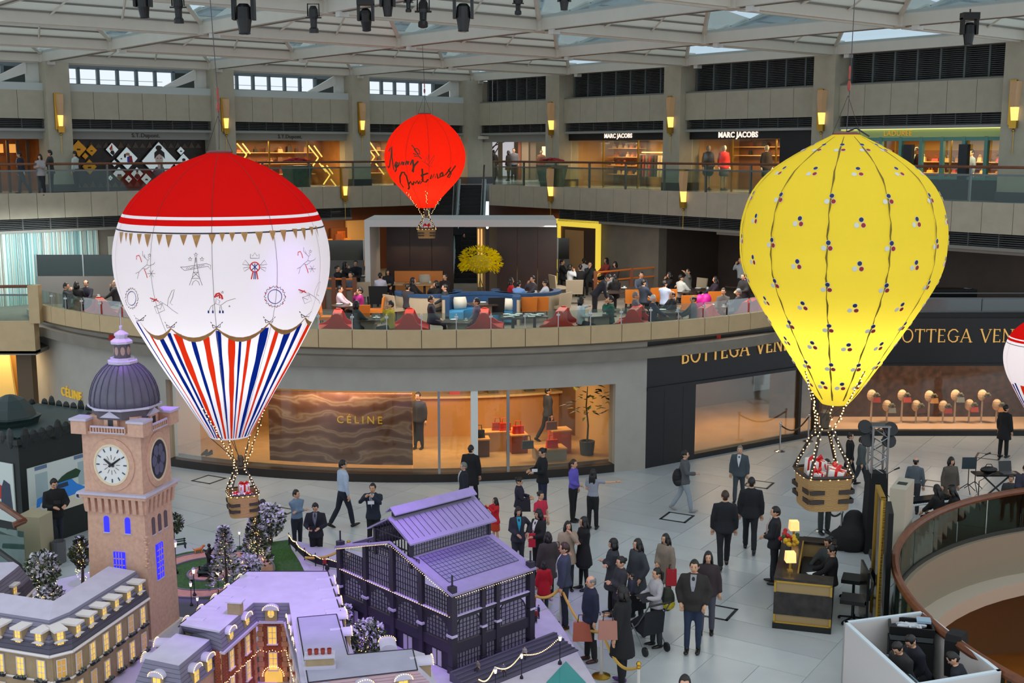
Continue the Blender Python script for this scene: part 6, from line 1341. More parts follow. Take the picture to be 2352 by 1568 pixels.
std(1570,557,60,'man in a dark suit walking past the doorway by the bar',1.72,top=BK,shirt=(220,220,224),tie=(40,40,60),legs='walk')
std(1703,592,100,'waiter in a pale shirt and black waistcoat by the yellow balloon',1.74,top=(150,160,164),topk='shirt',armL='face',armR='hang')
std(1714,628,120,'waiter in black carrying plates by the yellow balloon',1.66,top=BK,armL='hold',armR='hold',lean=8)
p=at4(1615,673,.85);t=thing('coat','magenta padded coat bundled over a chair back','coat',(p.x,p.y,ZM+.42),.3);b=MB()
for(x,z,r)in((-.12,.2,.2),(.12,.22,.2),(0,.1,.24),(-.16,.02,.15),(.17,.03,.15)):b.ball((x,0,z),(r,r*.75,r),10,7)
o_=b.build('padded_shell',mat('magenta_nylon',(190,18,140),.5),t,smooth=True);PENDING.append((o_,.04,None))
p=at4(1404,652,.76);t=thing('laptop','open dark laptop with a bright screen on the round table','laptop',(p.x,p.y,ZM+.745),.5);b=MB();b.bx(-.17,.17,-.12,.12,0,.018);b.build('keyboard',DARK,t);b=MB();b.hull2([(-.17,.12,.02),(.17,.12,.02),(.17,.19,.25),(-.17,.19,.25)],[(-.17,.13,.02),(.17,.13,.02),(.17,.2,.25),(-.17,.2,.25)]);b.build('screen',mat('laptop_grey_screen',(140,146,150),.3,emit=.2),t)
# mid-level bridge at the far left
br_=struct('wall_bridge_left');YB2=37.9
xb=at_y(75,700,YB2).x
def zb_(y):return at_y(30,y,YB2).z
b=MB();b.bx(xb-7,xb,YB2,YB2+.4,zb_(812),zb_(740));b.build('fascia',STONE2,br_);b=MB();b.bx(xb-7,xb,YB2,YB2+3,zb_(815),zb_(806));b.build('soffit',mat('ledge_grey',(130,128,120),.6),br_)
r=thing('balustrade','short glass balustrade with wooden handrail at the far left of the mid level','railing',(xb-2,YB2,zb_(740)));b=MB();b.tube([(xb-7,YB2+.1,zb_(663)),(xb,YB2+.1,zb_(658))],.05,8);b.build('handrail',WOODRAIL,r,True);b=MB();b.bx(xb-7,xb,YB2+.08,YB2+.12,zb_(680),zb_(676));b.build('channel',GREYM,r,True);b=MB();b.bx(xb-7,xb-.1,YB2+.1,YB2+.115,zb_(738),zb_(680));b.build('glass_panel',GLSR,r,True);b=MB();b.bx(xb-.12,xb+.22,YB2-.05,YB2+.25,zb_(742),zb_(655));b.build('end_post',STONE2,r,True)
sh=struct('wall_shop_left');b=MB();b.bx(xb-8,xb+.6,YB2+2.6,YB2+2.8,0,zb_(812));b.build('amber_wall',mat('left_shop_amber',(196,146,70),.6),sh);b=MB();b.bx(xb-.9,xb-.4,YB2+.6,YB2+1.0,0,zb_(812));b.build('pier',mat('left_pier',(96,78,56),.6),sh)
for k in range(2):b=MB();b.taper((xb-2.0-k*.9,YB2+2.2,0),(.9,.2,zb_(820)),.4);b.build('gold_drape',mat('gold_drape',(226,190,110),.6,emit=.12),sh)
lamp('AREA','shop_light',(xb-2,YB2+1.6,zb_(815)-.1),60,(1,.75,.4),1.5)
for(x,y)in((240,660),(800,690),(1330,640),(1520,670),(1080,690),(1660,680)):lamp('AREA','downlight_or_fill',at_z(x,y,6.6)if False else Vector((at4(x,y,1).x,at4(x,y,1).y,6.6)),150,(1,.9,.78),2.5)  # added fill lights that brighten the restaurant, no fixtures there
lamp('AREA','downlight_or_fill',FR@Vector((-9,.8,6.8)),60,(1,.85,.65),3);lamp('AREA','downlight_or_fill',FL@Vector((10,.8,6.8)),50,(1,.85,.65),3)  # two more added fills for the mid level under the gallery
aim(lamp('AREA','curtain_fill',FL@Vector((xx+4,4.2,6.3)),120,(.9,1,1),6,size_y=.3),FL@Vector((xx+4,2.4,4.6)))  # added fill lamp, lightens the fibre curtain
# TOY TOWN ON ITS TABLE
ZP=.5
SNOW=mat('snow_plaster',(196,190,208),.7,var=.06,vs=4,bump=.1,bs=30)
SLATE=banded('slate_courses',(122,118,138),(70,68,84),'Z',5.2,.6,'SAW',.6)
SLATED=banded('dark_slate_courses',(76,72,88),(44,42,54),'Z',5.2,.6,'SAW',.6)
PINKST=mat('pink_stone',(206,164,140),.75,var=.10,vs=14,bump=.15,bs=90)
CREAMST=mat('cream_stone',(164,142,108),.7,var=.08,vs=10)
TRIMW=mat('toy_trim_white',(226,218,214),.6)
LITW=mat('lit_window_yellow',(255,210,90),.5,emit=.5,ecol=(250,205,95))
LITD=mat('dim_window_amber',(210,160,70),.5,emit=.18,ecol=(255,190,80))
BLUEW=mat('blue_lit_window',(40,40,255),.5,emit=1.6,ecol=(30,30,255))
IRON=mat('toy_iron',(38,36,46),.5,.3)
LEAD=mat('lead_grey',(92,90,104),.45,var=.12,vs=7)
BRK=mat('toy_brick',(150,70,44),.8);_nt=BRK.node_tree;_b=_nt.nodes['Principled BSDF'];_br=_nt.nodes.new('ShaderNodeTexBrick');_br.inputs['Scale'].default_value=9
_br.inputs['Color1'].default_value=lin((150,66,40));_br.inputs['Color2'].default_value=lin((126,52,34));_br.inputs['Mortar'].default_value=lin((176,120,90));_tc=_nt.nodes.new('ShaderNodeTexCoord');_mp=_nt.nodes.new('ShaderNodeMapping');_mp.inputs['Rotation'].default_value=(R(90),0,0)
_nt.links.new(_tc.outputs['Object'],_mp.inputs[0]);_nt.links.new(_mp.outputs[0],_br.inputs['Vector']);_nt.links.new(_br.outputs[0],_b.inputs['Base Color'])
def inst(m,parent,M):
 c=m.copy();COL.objects.link(c);c.parent=parent;c.matrix_local=ORG[parent.name].inverted()@M
 for g in list(m.children):d=g.copy();COL.objects.link(d);d.parent=c
 return c
STASH=[]
def master(b,name,mats,subs=()):
 o=b.build(name,mats);STASH.append(o)
 for(bb,n,m,k)in subs:
  s=bb.build(n,m,kind=k);s.parent=o;STASH.append(s)
 return o
def mk_window(w,h,nx,nz,lit,name='window'):
 b=MB();t=.012
 b.bx(-w/2-t,-w/2,-.005,.02,0,h);b.bx(w/2,w/2+t,-.005,.02,0,h);b.bx(-w/2-t,w/2+t,-.005,.02,h,h+t);b.bx(-w/2-.03,w/2+.03,-.005,.035,-t*1.5,0)
 for i in range(1,nx):x=-w/2+w*i/nx;b.bx(x-.004,x+.004,-.003,.012,0,h)
 for k in range(1,nz):z=h*k/nz;b.bx(-w/2,w/2,-.003,.012,z-.004,z+.004)
 p=MB();p.bx(-w/2,w/2,-.004,.002,0,h)
 return master(b,name,TRIMW,[(p,'pane',lit,None)])
W_LIT=mk_window(.13,.30,2,3,LITW);W_DIM=mk_window(.13,.30,2,3,LITD);W_SM=mk_window(.11,.22,2,2,LITW)
def mk_dormer():
 b=MB();b.bx(-.085,.085,-.30,.0,0,.30,0);b.bx(-.11,.11,-.33,.05,.30,.335,1)
 b.add([(-.11,0,.13),(.11,0,.13),(0,0,.175),(-.11,.05,.13),(.11,.05,.13),(0,.05,.175)],[(0,1,2),(3,5,4),(0,3,4,1),(1,4,5,2),(2,5,3,0)],1)
 p=MB();p.bx(-.05,.05,-.01,.006,.165,.285);p.bx(-.05,.05,-.01,.006,.0,.115)
 q=MB()
 for(z0,z1)in((.165,.285),(0,.115)):q.bx(-.004,.004,0,.012,z0,z1);q.bx(-.05,.05,0,.012,(z0+z1)/2-.004,(z0+z1)/2+.004)
 return master(b,'dormer',[CREAMST,TRIMW],[(p,'pane',LITW,None),(q,'glazing_bars',TRIMW,None)])
D_SLAB=mk_dormer()
def mk_round(lit=True,oval=False):
 b=MB();b.bx(-.10,.10,-.28,0,0,.20,0)
 n=10;A=[(.13*math.cos(pi*k/n),.03,.20+.085*math.sin(pi*k/n))for k in range(n+1)];Bk=[(x,-.30,z)for x,y,z in A]
 b.hull2(A,Bk,1)
 p=MB()
 if oval:p.rings([[(.055*math.cos(2*pi*k/14),y,.14+.075*math.sin(2*pi*k/14))for k in range(14)]for y in(-.005,.01)])
 else:p.bx(-.065,.065,-.01,.006,.0,.18)
 q=MB();q.bx(-.004,.004,0,.014,.02 if not oval else.07,.18 if not oval else.21);q.bx(-.06,.06,0,.014,.1,.108)
 f=MB()
 for k in range(13):a=pi*k/12;f.ball((.135*math.cos(a),.035,.205+.09*math.sin(a)),.0085,5,3)
 return master(b,'dormer',[CREAMST,SNOW],[(p,'pane',LITW,None),(q,'glazing_bars',TRIMW,None),(f,'fairy_lights',BULB,'stuff')])
D_RND=mk_round();D_OVAL=mk_round(oval=True)
def wallM(pA,pB,u,z,off=0):
 d=(pB-pA).normalized();out=Vector((d.y,-d.x,0));p=pA.lerp(pB,u);
 return frame((p.x+out.x*off,p.y+out.y*off,z),-d,out)
 # table
plat=thing('display_platform','low snow-covered table that carries the toy town','platform',(-4,20,0))
edge=[(-12.5,13.5),(1.9,13.5),(1.9,17.4),(1.43,19.03),(.94,21.52),(.55,22.98),(.1,24.2),(-1.6,25.2),(-4.2,26.0),(-5.17,26.61),(-6.12,26.15),(-6.84,25.85),(-7.8,25.5),(-9.3,24.2),(-12.5,21.5)]
b=MB();b.prism(edge,0.02,ZP-.02,1);b.prism([(x*.999-.004,y*.999)for x,y in edge],ZP-.02,ZP,0);b.build('table_top',[SNOW,mat('table_skirt',(206,208,214),.6)],plat,True)
def flat(name,pts,z,m,par,th=.012):
 b=MB();P=[(p.x,p.y)for p in pts];a=sum(P[i][0]*P[(i+1)%len(P)][1]-P[(i+1)%len(P)][0]*P[i][1]for i in range(len(P)))
 if a<0:P=P[::-1]
 b.prism(P,z,z+th);return b.build(name,m,par,True)
def pxs(z,*pts):return[at_z(x,y,z)for x,y in pts]
GRASS=mat('toy_grass',(58,100,40),.95,var=.35,vs=25,bump=.6,bs=120)
park=thing('toy_park','round toy park with green lawns, pink ring path and a fountain','model park',(-6.2,24,ZP))
flat('lawn',pxs(ZP,(400,1275),(430,1268),(480,1262),(560,1253),(664,1240),(672,1262),(690,1290),(705,1318),(560,1330),(520,1375),(480,1378),(400,1372)),ZP,GRASS,park)
PATHP=mat('pink_path',(196,146,118),.8,var=.1,vs=12)
cP=at_z(482,1318,ZP)
def ringm(c,r0,r1,z,m,name,par,sx=1.0,n=36,th=.02):
 b=MB();b.rings([[(c.x+r*math.cos(2*pi*k/n)*sx,c.y+r*math.sin(2*pi*k/n),zz)for r,zz in((r0,z),(r0,z+th),(r1,z+th),(r1,z))]for k in range(n+1)]);return b.build(name,m,par,True)
ringm(cP,1.02,1.42,ZP+.006,PATHP,'ring_path',park,.95);ringm(cP,.0,.46,ZP+.006,PATHP,'inner_path',park)
for r in(.46,1.02,1.42):ringm(cP,r-.02,r+.02,ZP+.006,mat('kerb_grey',(120,116,122),.7),'kerb',park,.95 if r>.5 else 1,th=.035)
flat('street',pxs(ZP,(400,1375),(480,1378),(540,1392),(520,1420),(440,1440),(400,1440)),ZP+.002,mat('toy_asphalt',(86,84,104),.8),park)
flat('path_strip',pxs(ZP,(664,1240),(676,1245),(700,1285),(720,1325),(705,1325),(688,1290),(670,1262)),ZP+.01,SNOW,park)
fo=thing('fountain','small dark bronze fountain statue on a stepped plinth in the toy park','fountain',(cP.x,cP.y,ZP+.03))
b=MB();b.lathe([(.26,0),(.26,.05),(.2,.05),(.2,.10),(.13,.10),(.13,.17),(.07,.17),(.05,.24)],8);b.build('plinth',IRON,fo)
b=MB();b.tube([(0,0,.22),(.02,0,.34),(-.03,0,.44),(.02,.02,.56)],[.05,.075,.06,.03],7);b.tube([(0,0,.42),(.12,.02,.55),(.2,0,.56)],[.03,.025,.01],5);b.tube([(0,0,.44),(-.12,.0,.52)],[.03,.012],5);b.ball((.0,.02,.6),.04);b.build('bronze_figure',mat('bronze_dark',(48,44,42),.35,.6),fo)
def bench(x,y,lbl,rz):
 p=at_z(x,y,ZP);t=thing('park_bench',lbl,'bench',(p.x,p.y,ZP+.012),rz);gm=mat('bench_green',(44,70,52),.6)
 for k in range(3):b=MB();b.bx(-.22,.22,.03*k*1.4-.06,.03*k*1.4-.03,.10,.115);b.build('slat',gm,t)
 for k in range(2):b=MB();b.bx(-.22,.22,.06,.075,.14+.045*k,.165+.045*k);b.build('back_slat',gm,t)
 for s in(-1,1):b=MB();b.bx(s*.19-.01,s*.19+.01,-.05,.07,0,.1);b.bx(s*.19-.01,s*.19+.01,.06,.075,.1,.22);b.build('leg',IRON,t)
bench(406,1262,'green toy bench by the lawn right beside the clock tower',.5);bench(478,1326,'green toy bench in front of the bronze fountain',0)
# clock tower
F_,Rr_=Vector((-6.6,20.63,0)),Vector((-6.42,21.72,0));s_dir=(Rr_-F_).normalized()
ax=Vector((-math.cos(R(38)),math.sin(R(38)),0));
ax=Vector((-.975,.22,0)).normalized();ay=Vector((.22,.975,0)).normalized();TW=1.12;TD=.98
Mtow=frame((F_.x,F_.y,ZP),ax,ay)
Mtow=Matrix(((ax.x,ay.x,0,F_.x),(ax.y,ay.y,0,F_.y),(0,0,1,ZP),(0,0,0,1)))
tw=thing('clock_tower','tall pink stone toy clock tower with a grey ribbed dome','clock tower',(F_.x,F_.y,ZP))
def tb(b,x0,x1,y0,y1,z0,z1,mi=0):b.bx(x0,x1,y0,y1,z0,z1,mi,Mtow)
HS=2.73
b=MB();b.taper((TW/2,TD/2,0),(TW+.10,TD+.06,HS),(.92,.94),0,Mtow);b.build('shaft',PINKST,tw,True)
b=MB();tb(b,-.1,TW+.1,-.1,TD+.1,0,.10);b.build('plinth',TRIMW,tw,True)
z1=HS
b=MB()
for k in range(9):x=.02+(TW-.04)*k/8;b.taper((x,-.02,z1-.28),(.07,.06,.28),(1.2,2.2),0,Mtow)
for k in range(7):y=.02+(TD-.04)*k/6;b.taper((-.02,y,z1-.28),(.06,.07,.28),(2.2,1.2),0,Mtow);b.taper((TW+.02,y,z1-.28),(.06,.07,.28),(2.2,1.2),0,Mtow)
b.build('corbels',PINKST,tw,True)
b=MB();tb(b,-.10,TW+.10,-.10,TD+.10,z1,z1+.06);tb(b,-.13,TW+.13,-.13,TD+.13,z1+.06,z1+.10,1);b.build('string_course',[PINKST,SNOW],tw,True)
z2=z1+.10;z3=z2+1.08
b=MB();tb(b,-.02,TW+.02,-.02,TD+.02,z2,z3);b.build('clock_stage',PINKST,tw,True)
b=MB();tb(b,-.10,TW+.10,-.10,TD+.10,z3,z3+.05)
for(cx_,cy_)in((0,0),(TW,0),(0,TD),(TW,TD)):
 tb(b,cx_-.15,cx_+.15,cy_-.15,cy_+.15,z3,z3+.24);tb(b,cx_-.17,cx_+.17,cy_-.17,cy_+.17,z3+.24,z3+.28,1)
for(a0,a1)in((.22,TW-.22),):
 tb(b,a0,a1,-.13,-.10,z3+.13,z3+.16,1);tb(b,a0,a1,-.13,-.08,z3+.03,z3+.05,1)
 n=12
 for k in range(n+1):x=a0+(a1-a0)*k/n;tb(b,x-.012,x+.012,-.125,-.10,z3+.05,z3+.13)
for k in range(9):y=.22+(TD-.44)*k/8;tb(b,-.125,-.10,y-.012,y+.012,z3+.05,z3+.13)
tb(b,-.13,-.10,.22,TD-.22,z3+.13,z3+.16,1);tb(b,-.13,-.08,.22,TD-.22,z3+.03,z3+.05,1)
tb(b,.08,TW-.08,.08,TD-.08,z3+.05,z3+.30)
b.build('parapet',[PINKST,SNOW],tw,True)
for(M2)in(Mtow@T(TW/2,.02,z3+.05),Mtow@T(.02,TD/2,z3+.05)@RZ(-pi/2)@Matrix.Scale(-1,4,(1,0,0))):
 b=MB();b.bx(-.13,.13,-.03,.1,0,.24,0,M2);b.hull2([M2@Vector(p)for p in((-.2,-.05,.24),(.2,-.05,.24),(0,-.05,.36))],[M2@Vector(p)for p in((-.2,.15,.24),(.2,.15,.24),(0,.15,.36))],1);b.bx(-.05,.05,-.036,-.02,.05,.2,2,M2);b.build('gabled_dormer',[PINKST,SNOW,DARK],tw,True)
z4=z3+.30;cx_,cy_=TW/2,TD/2
def oct_(r,z,sq=.0):return[tuple(Mtow@Vector((cx_+r*1.04*math.cos(pi/8+2*pi*k/8+.0),cy_+r*.97*math.sin(pi/8+2*pi*k/8),z)))for k in range(8)]
b=MB();b.rings([oct_(.56,z4-.05),oct_(.56,z4+.12)]);b.build('drum',mat('drum_grey',(92,84,92),.6),tw,True)
b=MB();b.rings([oct_(.64,z4+.12),oct_(.64,z4+.16)]);b.build('dome_rim',SNOW,tw,True)
zd=z4+.16;dome=[(.60,0),(.60,.12),(.575,.26),(.53,.40),(.46,.53),(.36,.65),(.27,.72),(.24,.74)]
def circ(r,z,n=32):return[tuple(Mtow@Vector((cx_+r*1.02*math.cos(2*pi*k/n),cy_+r*.97*math.sin(2*pi*k/n),z)))for k in range(n)]
b=MB();b.rings([circ(r,zd+z)for r,z in dome]);b.build('dome',LEAD,tw,True,smooth=True)
for k in range(24):
 b=MB();a=2*pi*k/24;b.tube([Mtow@Vector((cx_+(r+.006)*1.02*math.cos(a),cy_+(r+.006)*.97*math.sin(a),zd+z))for r,z in dome],.010,4);b.build('dome_rib',mat('lead_rib',(84,80,96),.5),tw,True)
zl=zd+.74;c3=Mtow@Vector((cx_,cy_,0))
b=MB();b.lathe([(.27,0),(.27,.05),(.22,.06),(.22,.10),(.18,.10)],8,(c3.x,c3.y,ZP+zl-0*ZP+0),0);
for v in range(len(b.v)):pass
b.build('lantern_base',SNOW,tw,True)
zq=ZP+zl+.10
b=MB();b.lathe([(.15,0),(.15,.26)],8,(c3.x,c3.y,zq));b.build('lantern_drum',mat('drum_grey',(92,84,92),.6),tw,True)
for k in range(8):
 a=2*pi*k/8+pi/8;M2=T(c3.x+.14*math.cos(a),c3.y+.14*math.sin(a),zq+.13)@RZ(a)
 b=MB();b.rings([[tuple(M2@Vector((x,.04*math.cos(2*pi*q/10),.08*math.sin(2*pi*q/10))))for q in range(10)]for x in(-.01,.008)]);b.build('lantern_window',mat('lantern_glass',(170,140,130),.3),tw,True)
b=MB();b.lathe([(.20,.26),(.20,.30),(.11,.36),(.11,.40),(.13,.40),(.13,.43),(.02,.50),(.03,.53),(.03,.57),(.006,.58),(.004,.8)],8,(c3.x,c3.y,zq));b.build('lantern_roof',SNOW,tw,True)
def clock(M,face,rx,rz,hands=True):
 n=28
 def el(r,y):return[tuple(M@Vector((rx*r*math.cos(2*pi*k/n),y,rz*r*math.sin(2*pi*k/n))))for k in range(n)]
 b=MB();b.rings([el(1.34,0),el(1.34,-.02),el(1.05,-.035),el(1.05,0)],cap=False);b.build('clock_surround',PINKST,tw,True)
 b=MB();b.rings([el(1.06,-.02),el(1.06,-.045),el(.96,-.045),el(.96,-.02)],cap=False);b.build('clock_rim',mat('clock_rim',(226,206,170),.4),tw,True)
 b=MB();b.rings([el(.97,-.012),el(.97,-.03)]);fb=b.build('clock_face',face,tw,True)
 if hands:
  b=MB()
  for k in range(12):
   a=2*pi*k/12;c,s=math.sin(a),math.cos(a)
   b.tube([M@Vector((rx*.72*c,-.034,rz*.72*s)),M@Vector((rx*.9*c,-.034,rz*.9*s))],.012,4);b.tube([M@Vector((rx*.28*c,-.034,rz*.28*s)),M@Vector((rx*.5*c,-.034,rz*.5*s))],.005,4,1)
  b.build('hour_marks',[mat('mark_blue_grey',(60,70,90),.6),mat('mark_brown',(120,90,60),.6)],tw,True)
  b=MB();b.tube([M@Vector((-.05,-.045,-.03)),M@Vector((0,-.045,0)),M@Vector((rx*.66*math.sin(1.0),-.045,rz*.66*math.cos(1.0)))],[.02,.022,.012],4);b.build('minute_hand',BLACK,tw,True)
  b=MB();b.tube([M@Vector((.05,-.05,-.02)),M@Vector((0,-.05,0)),M@Vector((-rx*.5*math.sin(.95),-.05,rz*.5*math.cos(.95)))],[.022,.026,.016],4);b.build('hour_hand',BLACK,tw,True)
 else:
  b=MB()
  for k in range(6):
   a=2*pi*k/6;b.rings([[tuple(M@Vector((rx*(.5*math.cos(a)+.3*math.cos(2*pi*q/10)),y,rz*(.5*math.sin(a)+.3*math.sin(2*pi*q/10)))))for q in range(10)]for y in(-.036,-.03)])
  b.build('rose_petals',mat('rose_glass',(96,94,120),.3),tw,True,kind='stuff')
zc=z2+.52
clock(Mtow@T(TW*.5,-.02,zc)@Matrix.Scale(-1,4,(1,0,0)),mat('clock_face_white',(226,226,222),.5),.33,.36)
clock(Mtow@T(-.02,TD*.52,zc)@RZ(-pi/2)@Matrix.Scale(1,4,(1,0,0)),mat('rose_dark',(44,44,62),.4),.29,.38,False)
def tower_win(M,w,h,m,nx,nz,arch=False):
 b=MB();b.bx(-w/2-.02,w/2+.02,-.012,.02,-.02,0,0,M);b.build('window_sill',SNOW,tw,True)
 p=MB();
 if arch:p.hull2([M@Vector((x,-.006,z))for x,z in[(-w/2,0),(w/2,0)]+[(w/2*math.cos(pi*k/6),h-w/2+w/2*math.sin(pi*k/6))for k in range(7)]],[M@Vector((x,.02,z))for x,z in[(-w/2,0),(w/2,0)]+[(w/2*math.cos(pi*k/6),h-w/2+w/2*math.sin(pi*k/6))for k in range(7)]])
 else:p.bx(-w/2,w/2,-.006,.02,0,h,0,M)
 o=p.build('window',m,tw,True)
 b=MB()
 for i in range(1,nx):x=-w/2+w*i/nx;b.bx(x-.006,x+.006,-.014,0,0,h,0,M)
 for k in range(1,nz):z=h*k/nz;b.bx(-w/2,w/2,-.014,0,z-.008,z+.008,0,M)
 if b.v:q=b.build('window_bars',PINKST,tw,True)
def face0(x,z):k=z/HS;return Mtow@T(x,-.055*(1-k)*.6+.0*k+.012*k,z)@RX(-.012)
def face1(y,z):k=z/HS;return Mtow@T(-.075+.11*k,y,z)@RZ(-pi/2)
for x in(.33,.75):tower_win(Mtow@T(x,-.012,2.08),.10,.30,BLUEW if True else 0,1,1,True)
tower_win(Mtow@T(.52,-.03,1.36),.22,.36,BLUEW,4,3)
DW=mat('tower_dark_window',(96,80,88),.5)
for y in(.28,.5,.72):tower_win(Mtow@T(-.02,y,2.0)@RZ(-pi/2),.10,.32,DW,1,1,True)
tower_win(Mtow@T(-.04,.42,1.12)@RZ(-pi/2),.22,.66,BLUEW,3,6)
b=MB()
for k in range(14):b.ball(tuple(Mtow@Vector((-.02+random.uniform(-.02,.02),-.0+random.uniform(-.05,.05),1.45+.045*k))),(.035,.035,.03),5,4)
b.build('corner_ornament',PINKST,tw,True,kind='stuff')
# left mansard block
def mans(lbl,G,U,Bk,zg,zu,zb,spans,end=None,cat='model building',roofm=SLATE,wallm=CREAMST,topm=SNOW):
 """G,U,Bk: matching polylines (gutter, break, back) as points; spans: per segment (n_windows,n_dormers)"""
 t=thing('toy_building',lbl,cat,(G[0].x,G[0].y,ZP))
 n=len(G)
 zm=zg+(zu-zg)*.42
 def lerp(a,c,f,z):q=a.lerp(c,f);return Vector((q.x,q.y,z))
 b=MB()
 for i in range(n-1):
  m0,m1=lerp(G[i],U[i],.30,zm),lerp(G[i+1],U[i+1],.30,zm)
  b.quad(Vector((G[i].x,G[i].y,zg)),Vector((G[i+1].x,G[i+1].y,zg)),m1,m0,1)
  b.quad(m0,m1,Vector((U[i+1].x,U[i+1].y,zu)),Vector((U[i].x,U[i].y,zu)),0)
  b.quad(Vector((U[i].x,U[i].y,zu)),Vector((U[i+1].x,U[i+1].y,zu)),Vector((Bk[i+1].x,Bk[i+1].y,zb)),Vector((Bk[i].x,Bk[i].y,zb)),2)
  b.quad(Vector((Bk[i].x,Bk[i].y,zb)),Vector((Bk[i+1].x,Bk[i+1].y,zb)),Vector((Bk[i+1].x,Bk[i+1].y,ZP)),Vector((Bk[i].x,Bk[i].y,ZP)),3)
 for i in(0,n-1):
  b.add([Vector((G[i].x,G[i].y,zg)),Vector((U[i].x,U[i].y,zu)),Vector((Bk[i].x,Bk[i].y,zb)),Vector((Bk[i].x,Bk[i].y,zg))],[(0,1,2,3)],0)
 b.build('mansard_roof',[roofm,SLATED,topm,wallm],t,True)
 for i in range(n-1):
  a,c=G[i],G[i+1];d=(c-a).normalized();out=Vector((d.y,-d.x,0));a2,c2=a-out*.05,c-out*.05
  b=MB();b.hull2([Vector((p.x,p.y,z))for p,z in((a2,ZP),(c2,ZP),(c2,zg),(a2,zg))],[Vector((p.x-out.x*.1,p.y-out.y*.1,z))for p,z in((a2,ZP),(c2,ZP),(c2,zg),(a2,zg))]);b.build('facade',wallm,t,True)
  b=MB();b.tube([Vector((a.x,a.y,zg)),Vector((c.x,c.y,zg))],.025,6);b.build('gutter',TRIMW,t,True)
  b=MB();b.tube([Vector((a2.x,a2.y,zg-.45))+out*.01,Vector((c2.x,c2.y,zg-.45))+out*.01],.02,4);b.build('string_course',TRIMW,t,True)
  nw,nd=spans[i]
  for k in range(nw):
   u=(k+.5)/nw
   for fl_,z in enumerate((zg-.40,zg-.88)):
    M=wallM(a2,c2,u,z,.012);inst((W_LIT if(k*3+fl_)%4 else W_DIM),t,M)
    b=MB();b.bx(-.11,.11,.02,.07,-.05,-.02,0,M)
    for q in range(10):b.ball((random.uniform(-.1,.1),random.uniform(.03,.08),-.02+random.uniform(0,.035)),.022,5,3,1,M)
    b.build('flower_box',[IRON,mat('frosted_leaf',(96,104,92),.8)],t,True)
  for k in range(nd):
   u=(k+.5)/nd;M=wallM(G[i].lerp(U[i],.22),G[i+1].lerp(U[i+1],.22),u,zg+.04,0);inst(D_SLAB,t,M)
 return t
zg,zu,zb=1.5,1.93,2.02
G=[at_z(x,y,zg)for x,y in((-75,1478),(114,1509),(167,1496),(343,1374))]
U=[at_z(x,y,zu)for x,y in((-75,1395),(113,1424),(159,1405),(312,1311))]
Bk=[at_z(x,y,zb)for x,y in((-75,1350),(121,1379),(124,1379),(249,1300))]
mans('long toy stone block with slate mansard roof, standing in front of the clock tower',G,U,Bk,zg,zu,zb,[(4,4),(1,1),(6,6)])
G=[at_z(x,y,1.4)for x,y in((-60,1460),(60,1372),(80,1352))];U=[at_z(x,y,1.95)for x,y in((-60,1380),(30,1310),(44,1298))];Bk=[at_z(x,y,1.95)for x,y in((-60,1290),(0,1291),(31,1290))]
mans('small toy slate-roofed block at the far left behind the long stone block',G,U,Bk,1.4,1.95,1.95,[(0,3),(0,0)])
# brick court in the middle
zr,zg=1.9,1.58
def roofpoly(t,name,pts,z,m=SNOW,th=.03):return flat(name,[Vector((p.x,p.y,0))for p in pts],z-th,m,t,th)
bc=thing('toy_building','toy red brick court with a broad snow-covered flat roof and string-lit round dormers','model building',(-4,18.5,ZP))
Rt=[at_z(x,y,zr)for x,y in((567,1312),(753,1312),(784,1408),(800,1500),(700,1568),(690,1560),(664,1383),(582,1383),(505,1449),(414,1432))]
roofpoly(bc,'flat_roof',Rt,zr)
b=MB()
for a,c in zip(Rt[:4],Rt[1:4]):b.tube([Vector((a.x,a.y,zr)),Vector((c.x,c.y,zr))],.012,4)
for i,j in((0,9),):b.tube([Vector((Rt[i].x,Rt[i].y,zr)),Vector((Rt[j].x,Rt[j].y,zr))],.012,4)
b.build('lead_edge',IRON,bc,True)
gl=[at_z(x,y,zg)for x,y in((512,1500),(592,1428),(655,1428),(692,1568))];up=[Rt[8],Rt[7],Rt[6],Rt[5]]
